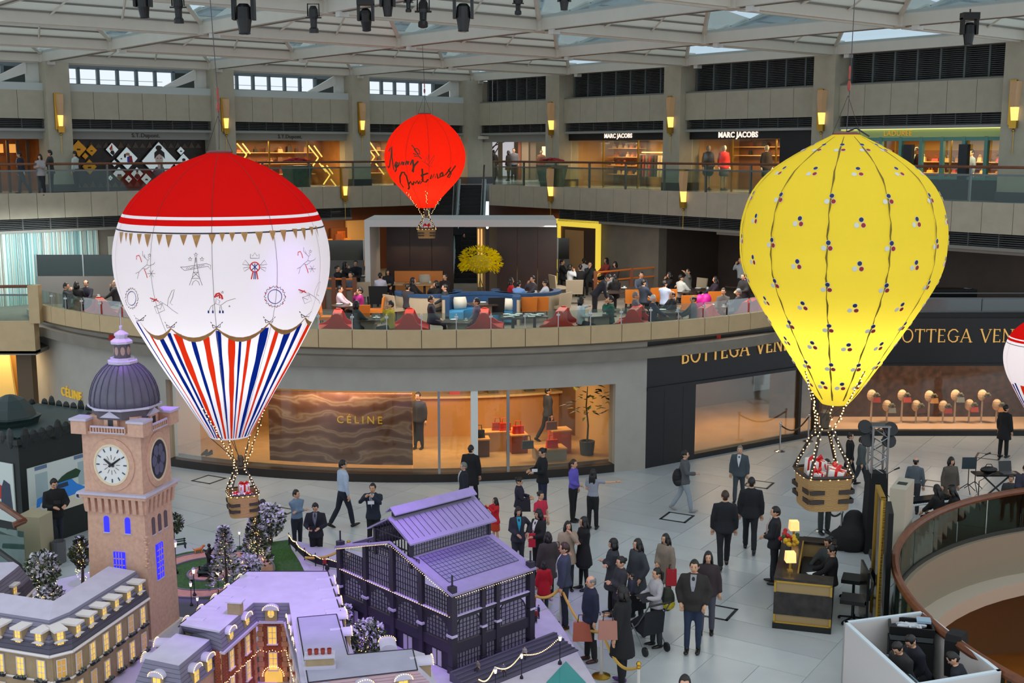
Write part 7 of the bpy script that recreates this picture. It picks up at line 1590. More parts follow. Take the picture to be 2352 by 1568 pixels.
for i in range(3):
 b=MB();b.quad(Vector((gl[i].x,gl[i].y,zg)),Vector((gl[i+1].x,gl[i+1].y,zg)),Vector((up[i+1].x,up[i+1].y,zr-.01)),Vector((up[i].x,up[i].y,zr-.01)));b.build('mansard_slope',SLATE,bc,True)
 a,c=gl[i],gl[i+1];d=(c-a).normalized();out=Vector((d.y,-d.x,0));a2,c2=a-out*.05,c-out*.05
 b=MB();b.hull2([Vector((p.x,p.y,z))for p,z in((a2,ZP),(c2,ZP),(c2,zg),(a2,zg))],[Vector((p.x-out.x*.1,p.y-out.y*.1,z))for p,z in((a2,ZP),(c2,ZP),(c2,zg),(a2,zg))]);b.build('brick_facade',BRK,bc,True)
 b=MB();b.hull2([Vector((p.x+o.x,p.y+o.y,zg-.02))for p,o in((a,out*.03),(c,out*.03),(c,-out*.06),(a,-out*.06))],[Vector((p.x+o.x,p.y+o.y,zg+.02))for p,o in((a,out*.03),(c,out*.03),(c,-out*.06),(a,-out*.06))]);b.build('cornice',SNOW,bc,True)
 for u in((.04,.5,.96)if i!=1 else(.06,.94)):
  M=wallM(a2,c2,u,ZP,.008)
  b=MB()
  for q in range(12):ww=.055 if q%2 else.035;b.bx(-ww,ww,-.01,.012,q*.09,q*.09+.085,0,M)
  b.build('quoins',mat('quoin_stone',(196,140,104),.7),bc,True)
 ws=((.27,.73),(.5,),(.2,.4,.6,.8))[i]
 for u in ws:
  for z in(zg-.40,zg-.86):
   inst(W_LIT,bc,wallM(a2,c2,u,z,.012))
 M=None
 for u in ws:
  if i==1:inst(D_OVAL,bc,wallM(a,c,u,zg+.02,.02))
  else:inst(D_OVAL if i==0 else D_RND,bc,wallM(a,c,u,zg+.02,-.02))
 b=MB();n=int((c-a).length/.05)
 for q in range(n):
  p=a.lerp(c,(q+.5)/n);b.ball((p.x+out.x*.0,p.y+out.y*.0,zg-.50-.03*math.sin(q*.8)**2),.0085,5,3)
 b.build('fairy_lights',BULB,bc,True,kind='stuff')
M=wallM(gl[1],gl[2],.5,ZP,-.03);b=MB();A=[(-.15,.01,0),(.15,.01,0)]+[(.15*math.cos(pi*k/8),.01,.12+.13*math.sin(pi*k/8))for k in range(9)]
b.hull2([M@Vector(p)for p in A],[M@Vector((p[0],-.02,p[2]))for p in A]);b.build('arched_gate',LITW,bc,True)
b=MB()
for k in range(16):a=pi*k/15;b.ball(tuple(M@Vector((.18*math.cos(a),.03,.12+.17*math.sin(a)))),.011,5,3)
b.build('gate_lights',BULB,bc,True,kind='stuff')
b=MB();e0,e1=Rt[9],Rt[8];f0,f1=at_z(410,1458,zg),gl[0];b.quad(Vector((f0.x,f0.y,zg)),Vector((f1.x,f1.y,zg)),Vector((e1.x,e1.y,zr-.01)),Vector((e0.x,e0.y,zr-.01)));b.build('mansard_slope',SLATE,bc,True)
b=MB();b.hull2([Vector((f0.x,f0.y,ZP)),Vector((f1.x,f1.y,ZP)),Vector((f1.x,f1.y,zg)),Vector((f0.x,f0.y,zg))],[Vector((f0.x+.02,f0.y+.1,ZP)),Vector((f1.x+.02,f1.y+.1,ZP)),Vector((f1.x+.02,f1.y+.1,zg)),Vector((f0.x+.02,f0.y+.1,zg))]);b.build('brick_facade',BRK,bc,True)
for k in range(5):
 M=wallM(Rt[0],Rt[9],(k+.5)/5,zg+.05,.0);inst(D_RND,bc,M)
for k in range(4):
 M=wallM(Rt[2],Rt[1],(k+.35)/4,zg+.05,.05);inst(D_RND,bc,M)
b=MB();
for(a,c,o)in((Rt[1],Rt[2],.05),(Rt[0],Rt[9],-.1)):
 d=(c-a).normalized();out=Vector((-d.y,d.x,0))*(1 if o>0 else-1)
 b.quad(Vector((a.x,a.y,zr-.02)),Vector((c.x,c.y,zr-.02)),Vector((c.x+out.x*.06,c.y+out.y*.06,zg)),Vector((a.x+out.x*.06,a.y+out.y*.06,zg)))
 b.quad(Vector((a.x+out.x*.04,a.y+out.y*.04,zg)),Vector((c.x+out.x*.04,c.y+out.y*.04,zg)),Vector((c.x+out.x*.04,c.y+out.y*.04,ZP)),Vector((a.x+out.x*.04,a.y+out.y*.04,ZP)))
b.build('outer_walls',SNOW,bc,True)
p=at_z(541,1408,zr);b=MB();b.bx(-.11,.11,-.07,.07,0,.2,0,T(p.x,p.y,zr)@RZ(-.15));b.bx(-.14,.14,-.09,.09,.2,.225,1,T(p.x,p.y,zr)@RZ(-.15));b.build('chimney',[CREAMST,SNOW],bc,True)
# low block in front left
lb=thing('toy_building','low toy block with snow-topped roof and round dormers at the front of the brick court','model building',(-5,17,ZP))
zt=1.72;zq2=1.30
Lt=[at_z(x,y,zt)for x,y in((405,1454),(482,1468),(411,1527),(333,1511))];roofpoly(lb,'flat_roof',Lt,zt)
Lg=[at_z(x,y,zq2)for x,y in((388,1470),(513,1520),(420,1600),(305,1580))]
for i,j in((3,2),(2,1),(0,3)):
 b=MB();b.quad(Vector((Lg[i].x,Lg[i].y,zq2)),Vector((Lg[j].x,Lg[j].y,zq2)),Vector((Lt[j].x,Lt[j].y,zt-.01)),Vector((Lt[i].x,Lt[i].y,zt-.01)));b.build('mansard_slope',SLATE,lb,True)
 b=MB();c0=(Lg[0]+Lg[2])/2;q=lambda p:p.lerp(c0,.05);b.quad(q(Lg[i]),q(Lg[j]),Vector((q(Lg[j]).x,q(Lg[j]).y,ZP)),Vector((q(Lg[i]).x,q(Lg[i]).y,ZP)));b.build('facade',PINKST,lb,True)
for(i,j,us)in((3,2,(.48,)),(2,1,(.35,.68)),(0,3,(.35,.7))):
 for u in us:inst(D_RND,lb,wallM(Lg[i].lerp(Lt[i],.12),Lg[j].lerp(Lt[j],.12),u,zq2+.04,0)if(i,j)!=(0,3)else wallM(Lg[i].lerp(Lt[i],.2),Lg[j].lerp(Lt[j],.2),u,zq2+.05,0))
 # raised wing on the right with the chimney pots
rw=thing('toy_building','toy wing with a grey snow roof, four red chimney pots and string-lit side dormers','model building',(-2.5,17,ZP))
zt=2.0;Wt=[at_z(x,y,zt)for x,y in((683,1418),(773,1410),(799,1503),(948,1490),(959,1538),(708,1567))]
roofpoly(rw,'flat_roof',Wt,zt,mat('grey_snow',(164,162,182),.7,var=.07,vs=3))
zs=1.62
Wg=[at_z(x,y,zs)for x,y in((672,1430),(790,1420),(815,1512),(975,1500),(1012,1590),(700,1640))]
for i in range(6):
 j=(i+1)%6;b=MB();b.quad(Vector((Wg[i].x,Wg[i].y,zs)),Vector((Wg[j].x,Wg[j].y,zs)),Vector((Wt[j].x,Wt[j].y,zt-.01)),Vector((Wt[i].x,Wt[i].y,zt-.01)));b.build('mansard_slope',banded('pink_tile_courses',(196,164,172),(120,96,110),'Z',7,.6)if i==4 else SNOW,rw,True)
 b=MB();b.quad(Vector((Wg[i].x,Wg[i].y,zs)),Vector((Wg[j].x,Wg[j].y,zs)),Vector((Wg[j].x,Wg[j].y,ZP)),Vector((Wg[i].x,Wg[i].y,ZP)));b.build('facade',CREAMST,rw,True)
b=MB()
for a,c in zip(Wt,Wt[1:]+Wt[:1]):b.tube([Vector((a.x,a.y,zt)),Vector((c.x,c.y,zt))],.010,4)
b.build('lead_edge',IRON,rw,True)
for(i,j,us)in((1,2,(.3,.72)),(3,4,(.35,)),(2,3,(.5,)),(4,5,(.15,.45,.75))):
 for u in us:inst(D_RND,rw,wallM(Wg[j].lerp(Wt[j],.25),Wg[i].lerp(Wt[i],.25),u,zs+.1,0)if(i,j)!=(4,5)else wallM(Wg[j].lerp(Wt[j],.25),Wg[i].lerp(Wt[i],.25),u,zs+.08,0))
p=at_z(735,1530,zt);Mc=T(p.x,p.y,zt)@RZ(.12);b=MB();b.bx(-.2,.2,-.09,.09,0,.16,0,Mc);b.bx(-.22,.22,-.11,.11,.16,.19,1,Mc);b.bx(-.23,.23,-.12,.12,0,.05,1,Mc);ch=b.build('chimney',[CREAMST,SNOW],rw,True)
for k in range(4):
 b=MB();b.lathe([(.028,.19),(.034,.27),(.030,.27),(.026,.25)],8,(-.14+.093*k,0,0),0,Mc);po=b.build('chimney_pot',mat('pot_red',(150,52,40),.6),rw,True);po.parent=ch
for(x,y)in((672,1448),(676,1480),(682,1515),(690,1556)):
 p=at_z(x,y,zg+.1);inst(D_RND,rw,frame((p.x+.12,p.y,zg+.0),(0,-1,0),(-1,0,0)))
 # iron and glass market hall
e1=Vector((math.cos(R(43)),math.sin(R(43)),0));e2=Vector((-e1.y,e1.x,0));H0=Vector((-1.02,19.42,0))
MH=Matrix(((e1.x,e2.x,0,H0.x),(e1.y,e2.y,0,H0.y),(0,0,1,ZP),(0,0,0,1)));HX,HY,HE,HRg=1.85,3.3,1.42,1.93
mh=thing('market_hall','toy iron and glass market hall with a raised glazed lantern on its roof','model building',(H0.x,H0.y,ZP))
IRN=mat('hall_iron',(54,50,62),.5,.2);HG=mat('hall_glass',(128,122,146),.25);HG.node_tree.nodes['Principled BSDF'].inputs['Alpha'].default_value=.62;ROOFL=mat('hall_roof_lead',(146,138,166),.5,var=.06,vs=6)  # pale lilac in the hall glass stands in for reflections and inner light
def hb(b,*a,mi=0):b.bx(*a,mi,MH)
def grid_pane(M,w,h,nx,nz,arch=False,name='glazed_bay'):
 """bay of thin bars with one glass pane behind; x along, z up, y outward"""
 b=MB();t=.006
 for i in range(nx+1):
  x=-w/2+w*i/nx;zt=h
  if arch:zt=h-w/2+math.sqrt(max((w/2)**2-x*x,0))
  if zt>.02:b.bx(x-t/2,x+t/2,-.01,.006,0,zt,0,M)
 for k in range(nz+1):
  z=h*k/nz;hw=w/2
  if arch and z>h-w/2:hw=math.sqrt(max((w/2)**2-(z-h+w/2)**2,0))
  if hw>.01:b.bx(-hw,hw,-.01,.006,z-t/2,z+t/2,0,M)
 if arch:
  pts=[(w/2*math.cos(pi*k/10),0,h-w/2+w/2*math.sin(pi*k/10))for k in range(11)];b.tube([M@Vector(p)for p in pts],.012,4)
 o=b.build(name,IRN,mh,True)
 p=MB();p.bx(-w/2,w/2,-.012,-.008,0,h-(w/2 if arch else 0),0,M)
 if arch:
  A=[(w/2*math.cos(pi*k/10),-.01,h-w/2+w/2*math.sin(pi*k/10))for k in range(11)];p.hull2([M@Vector(q)for q in A],[M@Vector((q[0],q[1]+.003,q[2]))for q in A])
 q=p.build('glass_pane',HG,mh,True);return o
def gable_z(y):return HE+(HRg-HE)*(1-abs(y-HY/2)/(HY/2))
z_a,z_b,z_c=.44,.94,1.02
ML=lambda y,z:Matrix(MH@T(0,y,z)@RZ(-pi/2)@Matrix.Scale(-1,4,(1,0,0))@Matrix.Scale(-1,4,(0,1,0)))
MRt=lambda x,z:Matrix(MH@T(x,0,z)@Matrix.Scale(-1,4,(0,1,0)))
nb=4;bw_=HY/nb
for k in range(nb):
 y=(k+.5)*bw_
 grid_pane(ML(y,z_a+.1),bw_-.2,.46,7,6,True,'arched_bay')
 grid_pane(ML(y,z_c),bw_-.14,(HE-z_c-.02)if k in(0,3)else(HE+.18-z_c),10,5)
for k in(1,2):grid_pane(ML((k+.5)*bw_,HE+.2),bw_-.14,.18,9,2)
for(xc,wv_)in((.36,.56),(.84,.26),(1.39,.70)):
 grid_pane(MRt(xc,z_a+.1),wv_,.46,7 if wv_>.4 else 4,6,True,'arched_bay');grid_pane(MRt(xc,z_c),wv_,HE-z_c-.05,8 if wv_>.4 else 4,4);grid_pane(MRt(xc,.04),wv_,z_a-.16,8 if wv_>.4 else 4,3)
for k in range(nb+1):
 b=MB();y=k*bw_;b.bx(-.05,.03,y-.05,y+.05,0,max(HE,gable_z(y))-.02,0,MH);b.bx(-.07,.05,y-.07,y+.07,0,.12,0,MH);b.bx(-.08,.05,y-.08,y+.08,.66,.70,1,MH);b.build('iron_column',[IRN,SNOW],mh,True)
for x in(.68,1.02,HX):
 b=MB();b.bx(x-.04,x+.04,-.05,.03,0,HE,0,MH);b.bx(x-.06,x+.06,-.08,.05,.66,.69,1,MH);b.bx(x-.06,x+.06,-.07,.05,0,.12,0,MH);b.build('iron_column',[IRN,SNOW],mh,True)
for(x,y)in((0,0),(HX,0),(0,HY)):
 b=MB();b.bx(x-.06,x+.06,y-.06,y+.06,0,HE+.14,0,MH);b.bx(x-.012,x+.012,y-.012,y+.012,HE+.14,HE+.34,0,MH);b.build('corner_post',IRN,mh,True)
b=MB()
for(z0,z1_)in((z_a-.10,z_a+.08),(z_b,z_b+.07)):
 hb(b,-.03,.02,0,HY,z0,z1_);hb(b,0,HX,-.03,.02,z0,z1_)
hb(b,-.05,.02,0,HY,z_b+.07,z_b+.085,mi=1);hb(b,0,HX,-.05,.02,z_b+.07,z_b+.085,mi=1)
b.build('iron_band',[IRN,SNOW],mh,True)
for k in range(nb):
 y=(k+.5)*bw_;b=MB();hb(b,-.012,.0,k*bw_,k*bw_+.1,z_a,z_b);hb(b,-.012,.0,(k+1)*bw_-.1,(k+1)*bw_,z_a,z_b)
 for s in(-1,1):
  A=[(-.01,y+s*(bw_/2-.1),z_b),(-.01,y+s*(bw_/2-.1),z_b-.26),(-.01,y+s*(bw_/2-.14),z_b-.14),(-.01,y+s*(bw_/2-.26),z_b-.05),(-.01,y,z_b+.0)]
  b.hull2([MH@Vector(p)for p in A],[MH@Vector((p[0]+.01,p[1],p[2]))for p in A])
 b.build('spandrel',IRN,mh,True)
 b=MB();hb(b,-.006,.02,k*bw_+.05,(k+1)*bw_-.05,0,z_a-.1);b.build('shop_front',mat('hall_dark_front',(26,22,36),.5),mh,True)
 for s in(-1,1):b=MB();hb(b,-.02,.0,y+s*.07-.05,y+s*.07+.05,.02,z_a-.14);b.build('door_panel',mat('toy_door_white',(190,186,196),.5),mh,True)
zl0=.52;yl0,yl1=HY/2-zl0,HY/2+zl0
for(ya,yb)in((-.08,yl0),(HY+.08,yl1)):
 za,zb_=HE-.01,gable_z(yb)
 A=[MH@Vector(p)for p in((-.08,ya,za),(HX+.08,ya,za),(HX+.08,yb,zb_),(-.08,yb,zb_))];b=MB();b.hull2(A,[p+Vector((0,0,.035))for p in A]);b.build('roof_slope',ROOFL,mh,True)
 def rp(u,v):return MH@Vector((-.08+(HX+.16)*u,ya+(yb-ya)*v,za+(zb_-za)*v+.04))
 b=MB();b.hull2([rp(.1,.25),rp(.92,.25),rp(.92,.93),rp(.1,.93)],[rp(.1,.25)+Vector((0,0,.004)),rp(.92,.25)+Vector((0,0,.004)),rp(.92,.93)+Vector((0,0,.004)),rp(.1,.93)+Vector((0,0,.004))]);b.build('roof_glazing',mat('roof_glazing',(120,114,146),.12,spec=.8),mh,True)
 b=MB()
 for k in range(19):u=.1+.82*k/18;b.tube([rp(u,.25)+Vector((0,0,.006)),rp(u,.93)+Vector((0,0,.006))],.004,4)
 for k in range(9):v=.25+.68*k/8;b.tube([rp(.1,v)+Vector((0,0,.006)),rp(.92,v)+Vector((0,0,.006))],.004,4)
 b.build('roof_bars',IRN,mh,True)
b=MB()
for x in(-.06,):
 for s in(-1,1):b.tube([MH@Vector((x,HY/2+s*(HY/2+.08),HE)),MH@Vector((x,HY/2,HRg+.02))],.03,4)
b.build('gable_trim',ROOFL,mh,True)
b=MB()
for s in(-1,1):
 for q in range(34):f=q/34;b.ball(tuple(MH@Vector((-.10,HY/2+s*(HY/2)*(1-f),HE+.0+(HRg-HE)*f))),.008,5,3)
for q in range(36):b.ball(tuple(MH@Vector((HX*q/36,-.1,HE-.03))),.008,5,3)
for q in range(52):b.ball(tuple(MH@Vector((-.07,HY*q/52,z_b+.09))),.008,5,3)
b.build('fairy_lights',BULB,mh,True,kind='stuff')
zL0,zL1,zL2=gable_z(yl0)-.03,gable_z(yl0)+.33,gable_z(yl0)+.62
for y in(yl0,yl1):
 b=MB();hb(b,0,HX,y-.012,y+.012,zL0,zL0+.05);hb(b,0,HX,y-.012,y+.012,zL1-.04,zL1)
 for k in range(31):x=HX*k/30;hb(b,x-.004,x+.004,y-.01,y+.01,zL0,zL1)
 for k in range(5):z=zL0+(zL1-zL0)*k/5;hb(b,0,HX,y-.008,y+.008,z-.003,z+.003)
 b.build('lantern_bars',IRN,mh,True);b=MB();hb(b,.01,HX-.01,y-.004,y,zL0,zL1);b.build('lantern_glass',HG,mh,True)
for x in(0,HX):
 b=MB();
 for k in range(13):y=yl0+(yl1-yl0)*k/12;hb(b,x-.01,x+.01,y-.006,y+.006,zL0,zL1+(zL2-zL1)*(1-abs(y-HY/2)/zl0))
 for z in(zL0+.02,zL0+.14,zL1-.02):hb(b,x-.012,x+.012,yl0,yl1,z-.012,z+.012)
 for y in(yl0,yl1):hb(b,x-.03,x+.03,y-.03,y+.03,zL0-.15,zL1)
 b.build('lantern_end',IRN,mh,True)
for s in(-1,1):
 A=[MH@Vector(p)for p in((-.1,HY/2+s*(zl0+.12),zL1-.05),(HX+.1,HY/2+s*(zl0+.12),zL1-.05),(HX+.1,HY/2,zL2),(-.1,HY/2,zL2))];b=MB();b.hull2(A,[p+Vector((0,0,.03))for p in A]);b.build('lantern_roof',ROOFL,mh,True)
 b=MB()
 for k in range(17):u=k/16;p0=A[0].lerp(A[1],u);p1=A[3].lerp(A[2],u);b.tube([p0.lerp(p1,.12)+Vector((0,0,.034)),p0.lerp(p1,.85)+Vector((0,0,.034))],.005,4)
 b.build('lantern_roof_bars',IRN,mh,True)
b=MB();hb(b,.02,HX-.02,HY/2-.05,HY/2+.05,zL2+.02,zL2+.10,mi=0)
for s in(-1,1):
 A=[MH@Vector(p)for p in((-.05,HY/2+s*.14,zL2+.08),(HX+.05,HY/2+s*.14,zL2+.08),(HX+.05,HY/2,zL2+.19),(-.05,HY/2,zL2+.19))];b.hull2(A,[p+Vector((0,0,.02))for p in A],1)
b.build('ridge_vent',[IRN,ROOFL],mh,True)
for(x,y,z)in((.5,1.0,.6),(1.3,.6,.8)):
 b=MB();b.ball(tuple(MH@Vector((x,y,z))),.03,8,5);b.build('lamp_globe',mat('orange_globe',(255,170,80),.5,emit=1.0),mh,True)
 # steps, canal, lamps, trees
st=thing('toy_steps','broad dark toy steps that run beside the glass market hall down to the canal','model steps',(H0.x,H0.y,ZP))
for k in range(7):
 b=MB();b.bx(-.25,2.25,-.30-.09*k,-.21-.09*k,0,.02+.0*k if k>5 else.17-.028*k,0,MH);b.bx(-.25,2.25,-.30-.09*k,-.275-.09*k,.17-.028*k,.178-.028*k,1,MH);b.build('step',[mat('step_grey',(88,84,104),.6),mat('step_edge',(60,58,72),.6)],st,True)
flat('canal',pxs(ZP,(1255,1568),(1300,1520),(1345,1568),(1360,1600),(1250,1600)),ZP+.005,mat('canal_turquoise',(60,150,150),.1),plat)
LG=mat('toy_lamp_glass',(255,235,215),.4,emit=1.6,ecol=(255,224,196))
lm=[(440,1392,'toy street lamp on the street nearest the clock tower',425,1335),(447,1370,'toy street lamp on the lawn beside the ring path',441,1303),(502,1370,'toy street lamp right of the fountain',497,1311),(405,1318,'toy street lamp at the edge of the tower, left of the fountain',400,1240),(551,1262,'taller double toy street lamp at the back of the park',548,1222),(455,1420,'toy street lamp half behind the brick court roof',455,1385),(802,1330,'toy street lamp by the left corner of the market hall',801,1265),(1198,1558,'toy street lamp on the canal bank, middle one of three by the steps',1197,1500),(1286,1525,'toy street lamp at the right end of the steps',1287,1457),(1138,1600,'toy street lamp at the left end of the steps',1137,1532),(95,1375,'toy street lamp under the tree behind the long stone block',95,1330)]
lroot=None
for(x,yb,lbl,xt,yt)in lm:
 p=at_z(x,yb,ZP);zt=at_y(xt,yt,p.y).z;h=max(min(zt-ZP,.95),.45)
 if lroot is None:
  lroot=thing('street_lamp',lbl,'lamp',(p.x,p.y,ZP),0,'toy street lamps',h/.7)
  b=MB();b.lathe([(.045,0),(.045,.06),(.025,.08),(.012,.12)],8);b.build('lamp_base',IRON,lroot)
  b=MB();b.lathe([(.010,.1),(.009,.56)],6);b.build('post',IRON,lroot)
  b=MB();b.lathe([(.026,.56),(.04,.66),(.0,.662)],6);b.build('lantern',LG,lroot)
  b=MB();b.lathe([(.046,.66),(.03,.69),(.006,.70),(.004,.72)],6);b.build('lantern_cap',SNOW,lroot)
 else:dup(lroot,(p.x,p.y,ZP),0,lbl,scale=h/.7)
LEAFS=[mat('leaf_green',(84,100,58),.7),mat('leaf_snow',(214,212,220),.7),mat('leaf_dark',(40,54,34),.7)]
def leafy(lbl,x,yb,yt,r,style,lights,snow=.5,n=420,z=ZP,cat='tree'):
 p=at_z(x,yb,z);zt=at_y(x,yt,p.y).z;h=zt-z;t=thing('toy_tree',lbl,cat,(p.x,p.y,z));rnd=random.Random(int(x*7+yb))
 b=MB();b.tube([(0,0,0),(.02,0,h*.35),(0,.01,h*.75)],[.035,.028,.012],6);b.build('trunk',mat('toy_bark',(62,50,42),.8),t)
 b=MB();bl=MB()
 for k in range(int(n*1.7)):
  if style=='round':
   u=rnd.random();a=rnd.random()*2*pi;ph=math.acos(2*rnd.random()-1);rr=r*(.55+.45*u**.4);q=Vector((rr*math.sin(ph)*math.cos(a),rr*math.sin(ph)*math.sin(a),h-r*1.05+rr*1.05*math.cos(ph)));d=((q-Vector((0,0,h-r))).normalized()*.5+Vector((rnd.random()-.5,rnd.random()-.5,rnd.random()-.5))*1.6).normalized()
  elif style=='cone':
   f=rnd.random()**.7;a=rnd.random()*2*pi;rr=r*(1-f)*.95+.03;rr*=.5+.5*rnd.random()**.4;q=Vector((rr*math.cos(a),rr*math.sin(a),h*(.16+.84*f)));d=(Vector((math.cos(a),math.sin(a),.35))).normalized()
  else:
   f=rnd.random();a=rnd.random()*2*pi;rr=r*math.sin(pi*min(max(f,.05),.97))*(.5+.5*rnd.random());q=Vector((rr*math.cos(a),rr*math.sin(a),h*(.35+.65*f)));d=Vector((math.cos(a),math.sin(a),.6)).normalized()
  l=(.085 if style!='round' else.075)*(.7+.6*rnd.random());s=d.cross(Vector((rnd.random()-.5,rnd.random()-.5,rnd.random()))).normalized()*l*.36
  mi=1 if rnd.random()<snow*(.6+.8*max(d.z,0))else(0 if rnd.random()<.55 else 2)
  b.add([q-s*.4,q+s*.4,q+d*l*.6+s,q+d*l,q+d*l*.6-s],[(0,1,2,3,4)],mi)
 b.build('foliage',LEAFS,t,kind='stuff')
 for k in range(lights):
  f=rnd.random();a=rnd.random()*2*pi;rr=r*(.85 if style=='round' else(1-f)*.8+.06);
  bl.ball((rr*math.cos(a)*.8,-abs(rr*math.sin(a))-.02 if rnd.random()<.8 else rr*.5,h*(.15+.8*f)),.0095,5,3)
 if lights:bl.build('fairy_lights',BULB,t,kind='stuff')
 return t
leafy('snowy purple-grey toy fir with twigs sticking up, right of the fountain',520,1372,1212,.36,'cone',50,.75,900)
leafy('tall toy fir wound with many warm lights at the back of the park',590,1318,1180,.33,'cone',110,.5,800)
leafy('bushy frosted toy tree behind the light-wound fir',620,1290,1158,.34,'round',16,.6,700)
leafy('small white-frosted toy tree in front of the light-wound fir',575,1345,1275,.22,'round',24,.85,420)
leafy('round frosted toy tree behind the long stone block',103,1390,1268,.32,'round',26,.45,620)
leafy('toy palm-like fir with lights up its trunk, left of the clock tower',190,1345,1236,.21,'oval',46,.2,420)
leafy('low frosted bush in front of the round tree',115,1405,1345,.28,'round',20,.5,520)
leafy('frosted toy tree between the wing and the market hall',845,1520,1425,.30,'round',30,.55,620)
leafy('small bare grey toy bush by the court roof edge',788,1440,1390,.16,'round',0,.7,200)
leafy('green toy tree half hidden behind the right side of the clock tower',398,1262,1178,.22,'round',3,.1,300)
rl=thing('toy_railing','string-lit black toy railing along the back edge of the table','model railing',at_z(664,1240,ZP))
pts=[at_z(x,y,ZP)for x,y in((664,1252),(680,1268),(700,1288),(725,1300),(755,1308),(800,1314))]
for q in range(len(pts)-1):
 b=MB();a,c=pts[q],pts[q+1];b.hull2([a+Vector((0,0,.06)),c+Vector((0,0,.06)),c+Vector((0,0,.22)),a+Vector((0,0,.22))],[a+Vector((0,.015,.06)),c+Vector((0,.015,.06)),c+Vector((0,.015,.22)),a+Vector((0,.015,.22))]);b.build('rail_panel',IRON,rl,True)
 b=MB();b.tube([a,a+Vector((0,0,.3))],.012,5);b.build('post',IRON,rl,True)
b=MB()
for a,c in zip(pts[:-1],pts[1:]):
 n=int((c-a).length/.03)
 for q in range(n):p=a.lerp(c,q/n);b.ball((p.x+random.uniform(-.012,.012),p.y-.02,p.z+.25-.04*math.sin(pi*q/n)),.010,5,3)
b.build('fairy_lights',BULB,rl,True,kind='stuff')
sl=thing('light_chain','chain of small warm lights hung between the lamps along the steps','light chain',at_z(1100,1560,ZP));b=MB()
cp=[at_z(1137,1532,1.0),at_z(1197,1503,1.0),at_z(1287,1462,1.0)];cp=[at_y(1100,1560,19.0)]+[Vector(p)for p in cp]
for a,c in zip(cp[:-1],cp[1:]):
 n=26
 for q in range(n):f=q/n;p=a.lerp(c,f);b.ball((p.x,p.y,p.z-.12*math.sin(pi*f)),.011,5,3)
b.build('bulbs',BULB,sl,True,kind='stuff')
FIGS=[(497,1276,'stand',20,(60,50,46),'dark figurine of a woman standing on the park lawn behind the fountain'),(441,1345,'stand',200,(180,170,160),'pale slender figurine beside the ring path lamp'),(752,1322,'walk',200,(30,30,44),'dark-coated figurine walking by the court roof edge'),(746,1308,'walk',160,(150,40,40),'figurine in red walking behind the court roof'),(777,1350,'walk',170,(40,60,80),'slim blue figurine with fair hair on the street by the hall'),(1231,1430,'stand',180,(120,40,30),'red-brown figurine standing right of the market hall, in front'),(1237,1420,'stand',120,(40,50,80),'blue figurine standing right of the market hall, behind the red one'),(1229,1395,'stand',90,(150,60,60),'figurine in pink beside the market hall corner'),(1098,1553,'sit',150,(120,110,110),'grey figurine seated on the lowest step at the left'),(1205,1520,'sit',170,(160,150,150),'pale figurine seated mid-way up the steps'),(1156,1560,'sit',200,(90,90,120),'blue-grey figurine seated at the foot of the steps')]
for(x,yb,lg,fc,c,lbl)in FIGS:
 p=at_z(x,yb,ZP);t=person(lbl,(p.x,p.y,ZP+(.0 if lg!='sit' else.08)),fc,.27,legs=lg,top=c,topk='knit',bot=(40,40,48),vox=.06);t.name='figurine';t['category']='figurine';ORG[t.name]=I4
p=at_z(456,1273,ZP);dg_=thing('toy_dog','orange toy dog standing on the park lawn','dog',(p.x,p.y,ZP+.01),.4)
b=MB();b.tube([(-.09,0,.1),(-.02,0,.11),(.06,0,.115),(.09,0,.15),(.10,0,.18)],[.025,.035,.04,.028,.022],7);b.tube([(.09,0,.175),(.125,0,.18),(.155,0,.17)],[.024,.026,.012],6);b.tube([(-.09,0,.11),(-.13,0,.16)],[.012,.005],5)
for x,y in((-.075,.02),(-.075,-.02),(.06,.02),(.06,-.02)):b.tube([(x,y,.1),(x+.01,y,.05),(x,y,0)],[.016,.011,.009],5)
for s in(-1,1):b.tube([(.105,s*.015,.19),(.095,s*.03,.165)],[.011,.006],4)
b.build('body',mat('dog_orange',(206,128,60),.7),dg_,smooth=True)
for o in STASH:bpy.data.objects.remove(o)
# GROUND FLOOR THINGS
def blob(name,par,M,pts,m,th=.004):
 b=MB();b.hull2([M@Vector((x,0,z))for x,z in pts],[M@Vector((x,-th,z))for x,z in pts]);return b.build(name,m,par,True)
EL=lambda cx,cz,a,c,n=12:[(cx+a*math.cos(2*pi*k/n),cz+c*math.sin(2*pi*k/n))for k in range(n)]
# round opening with glass rail
vw=struct('wall_void');
def cyl(b,r0,r1,z0,z1,a0=0,a1=2*pi,n=72):b.rings([[(VC.x+r*math.cos(a),VC.y+r*math.sin(a),z)for r,z in((r0,z0),(r0,z1),(r1,z1),(r1,z0))]for a in[a0+(a1-a0)*k/n for k in range(n+1)]])
b=MB();cyl(b,VR-.12,VR+.02,-1.0,.06);b.build('edge_band',mat('void_band',(150,138,118),.65),vw)
b=MB();cyl(b,VR-.6,VR+1.5,-1.35,-1.0);b.build('soffit',mat('void_soffit',(190,178,160),.6),vw)
b=MB();b.bx(7,32,10,33,-4.6,-4.4);b.build('lower_floor',mat('lower_floor_amber',(168,108,44),.35,var=.25,vs=1),vw)
b=MB();cyl(b,VR+2.4,VR+2.6,-4.4,-1.2);b.build('lower_wall',mat('lower_wall_brown',(110,80,52),.6),vw)
for(x,y)in((12,24),(17,21),(12,19)):lamp('AREA','lower_light',(x,y,-1.6),130,(1,.62,.22),1.5)
r=thing('balustrade','curved glass balustrade with a broad brown wooden handrail around the round opening','railing',VC)
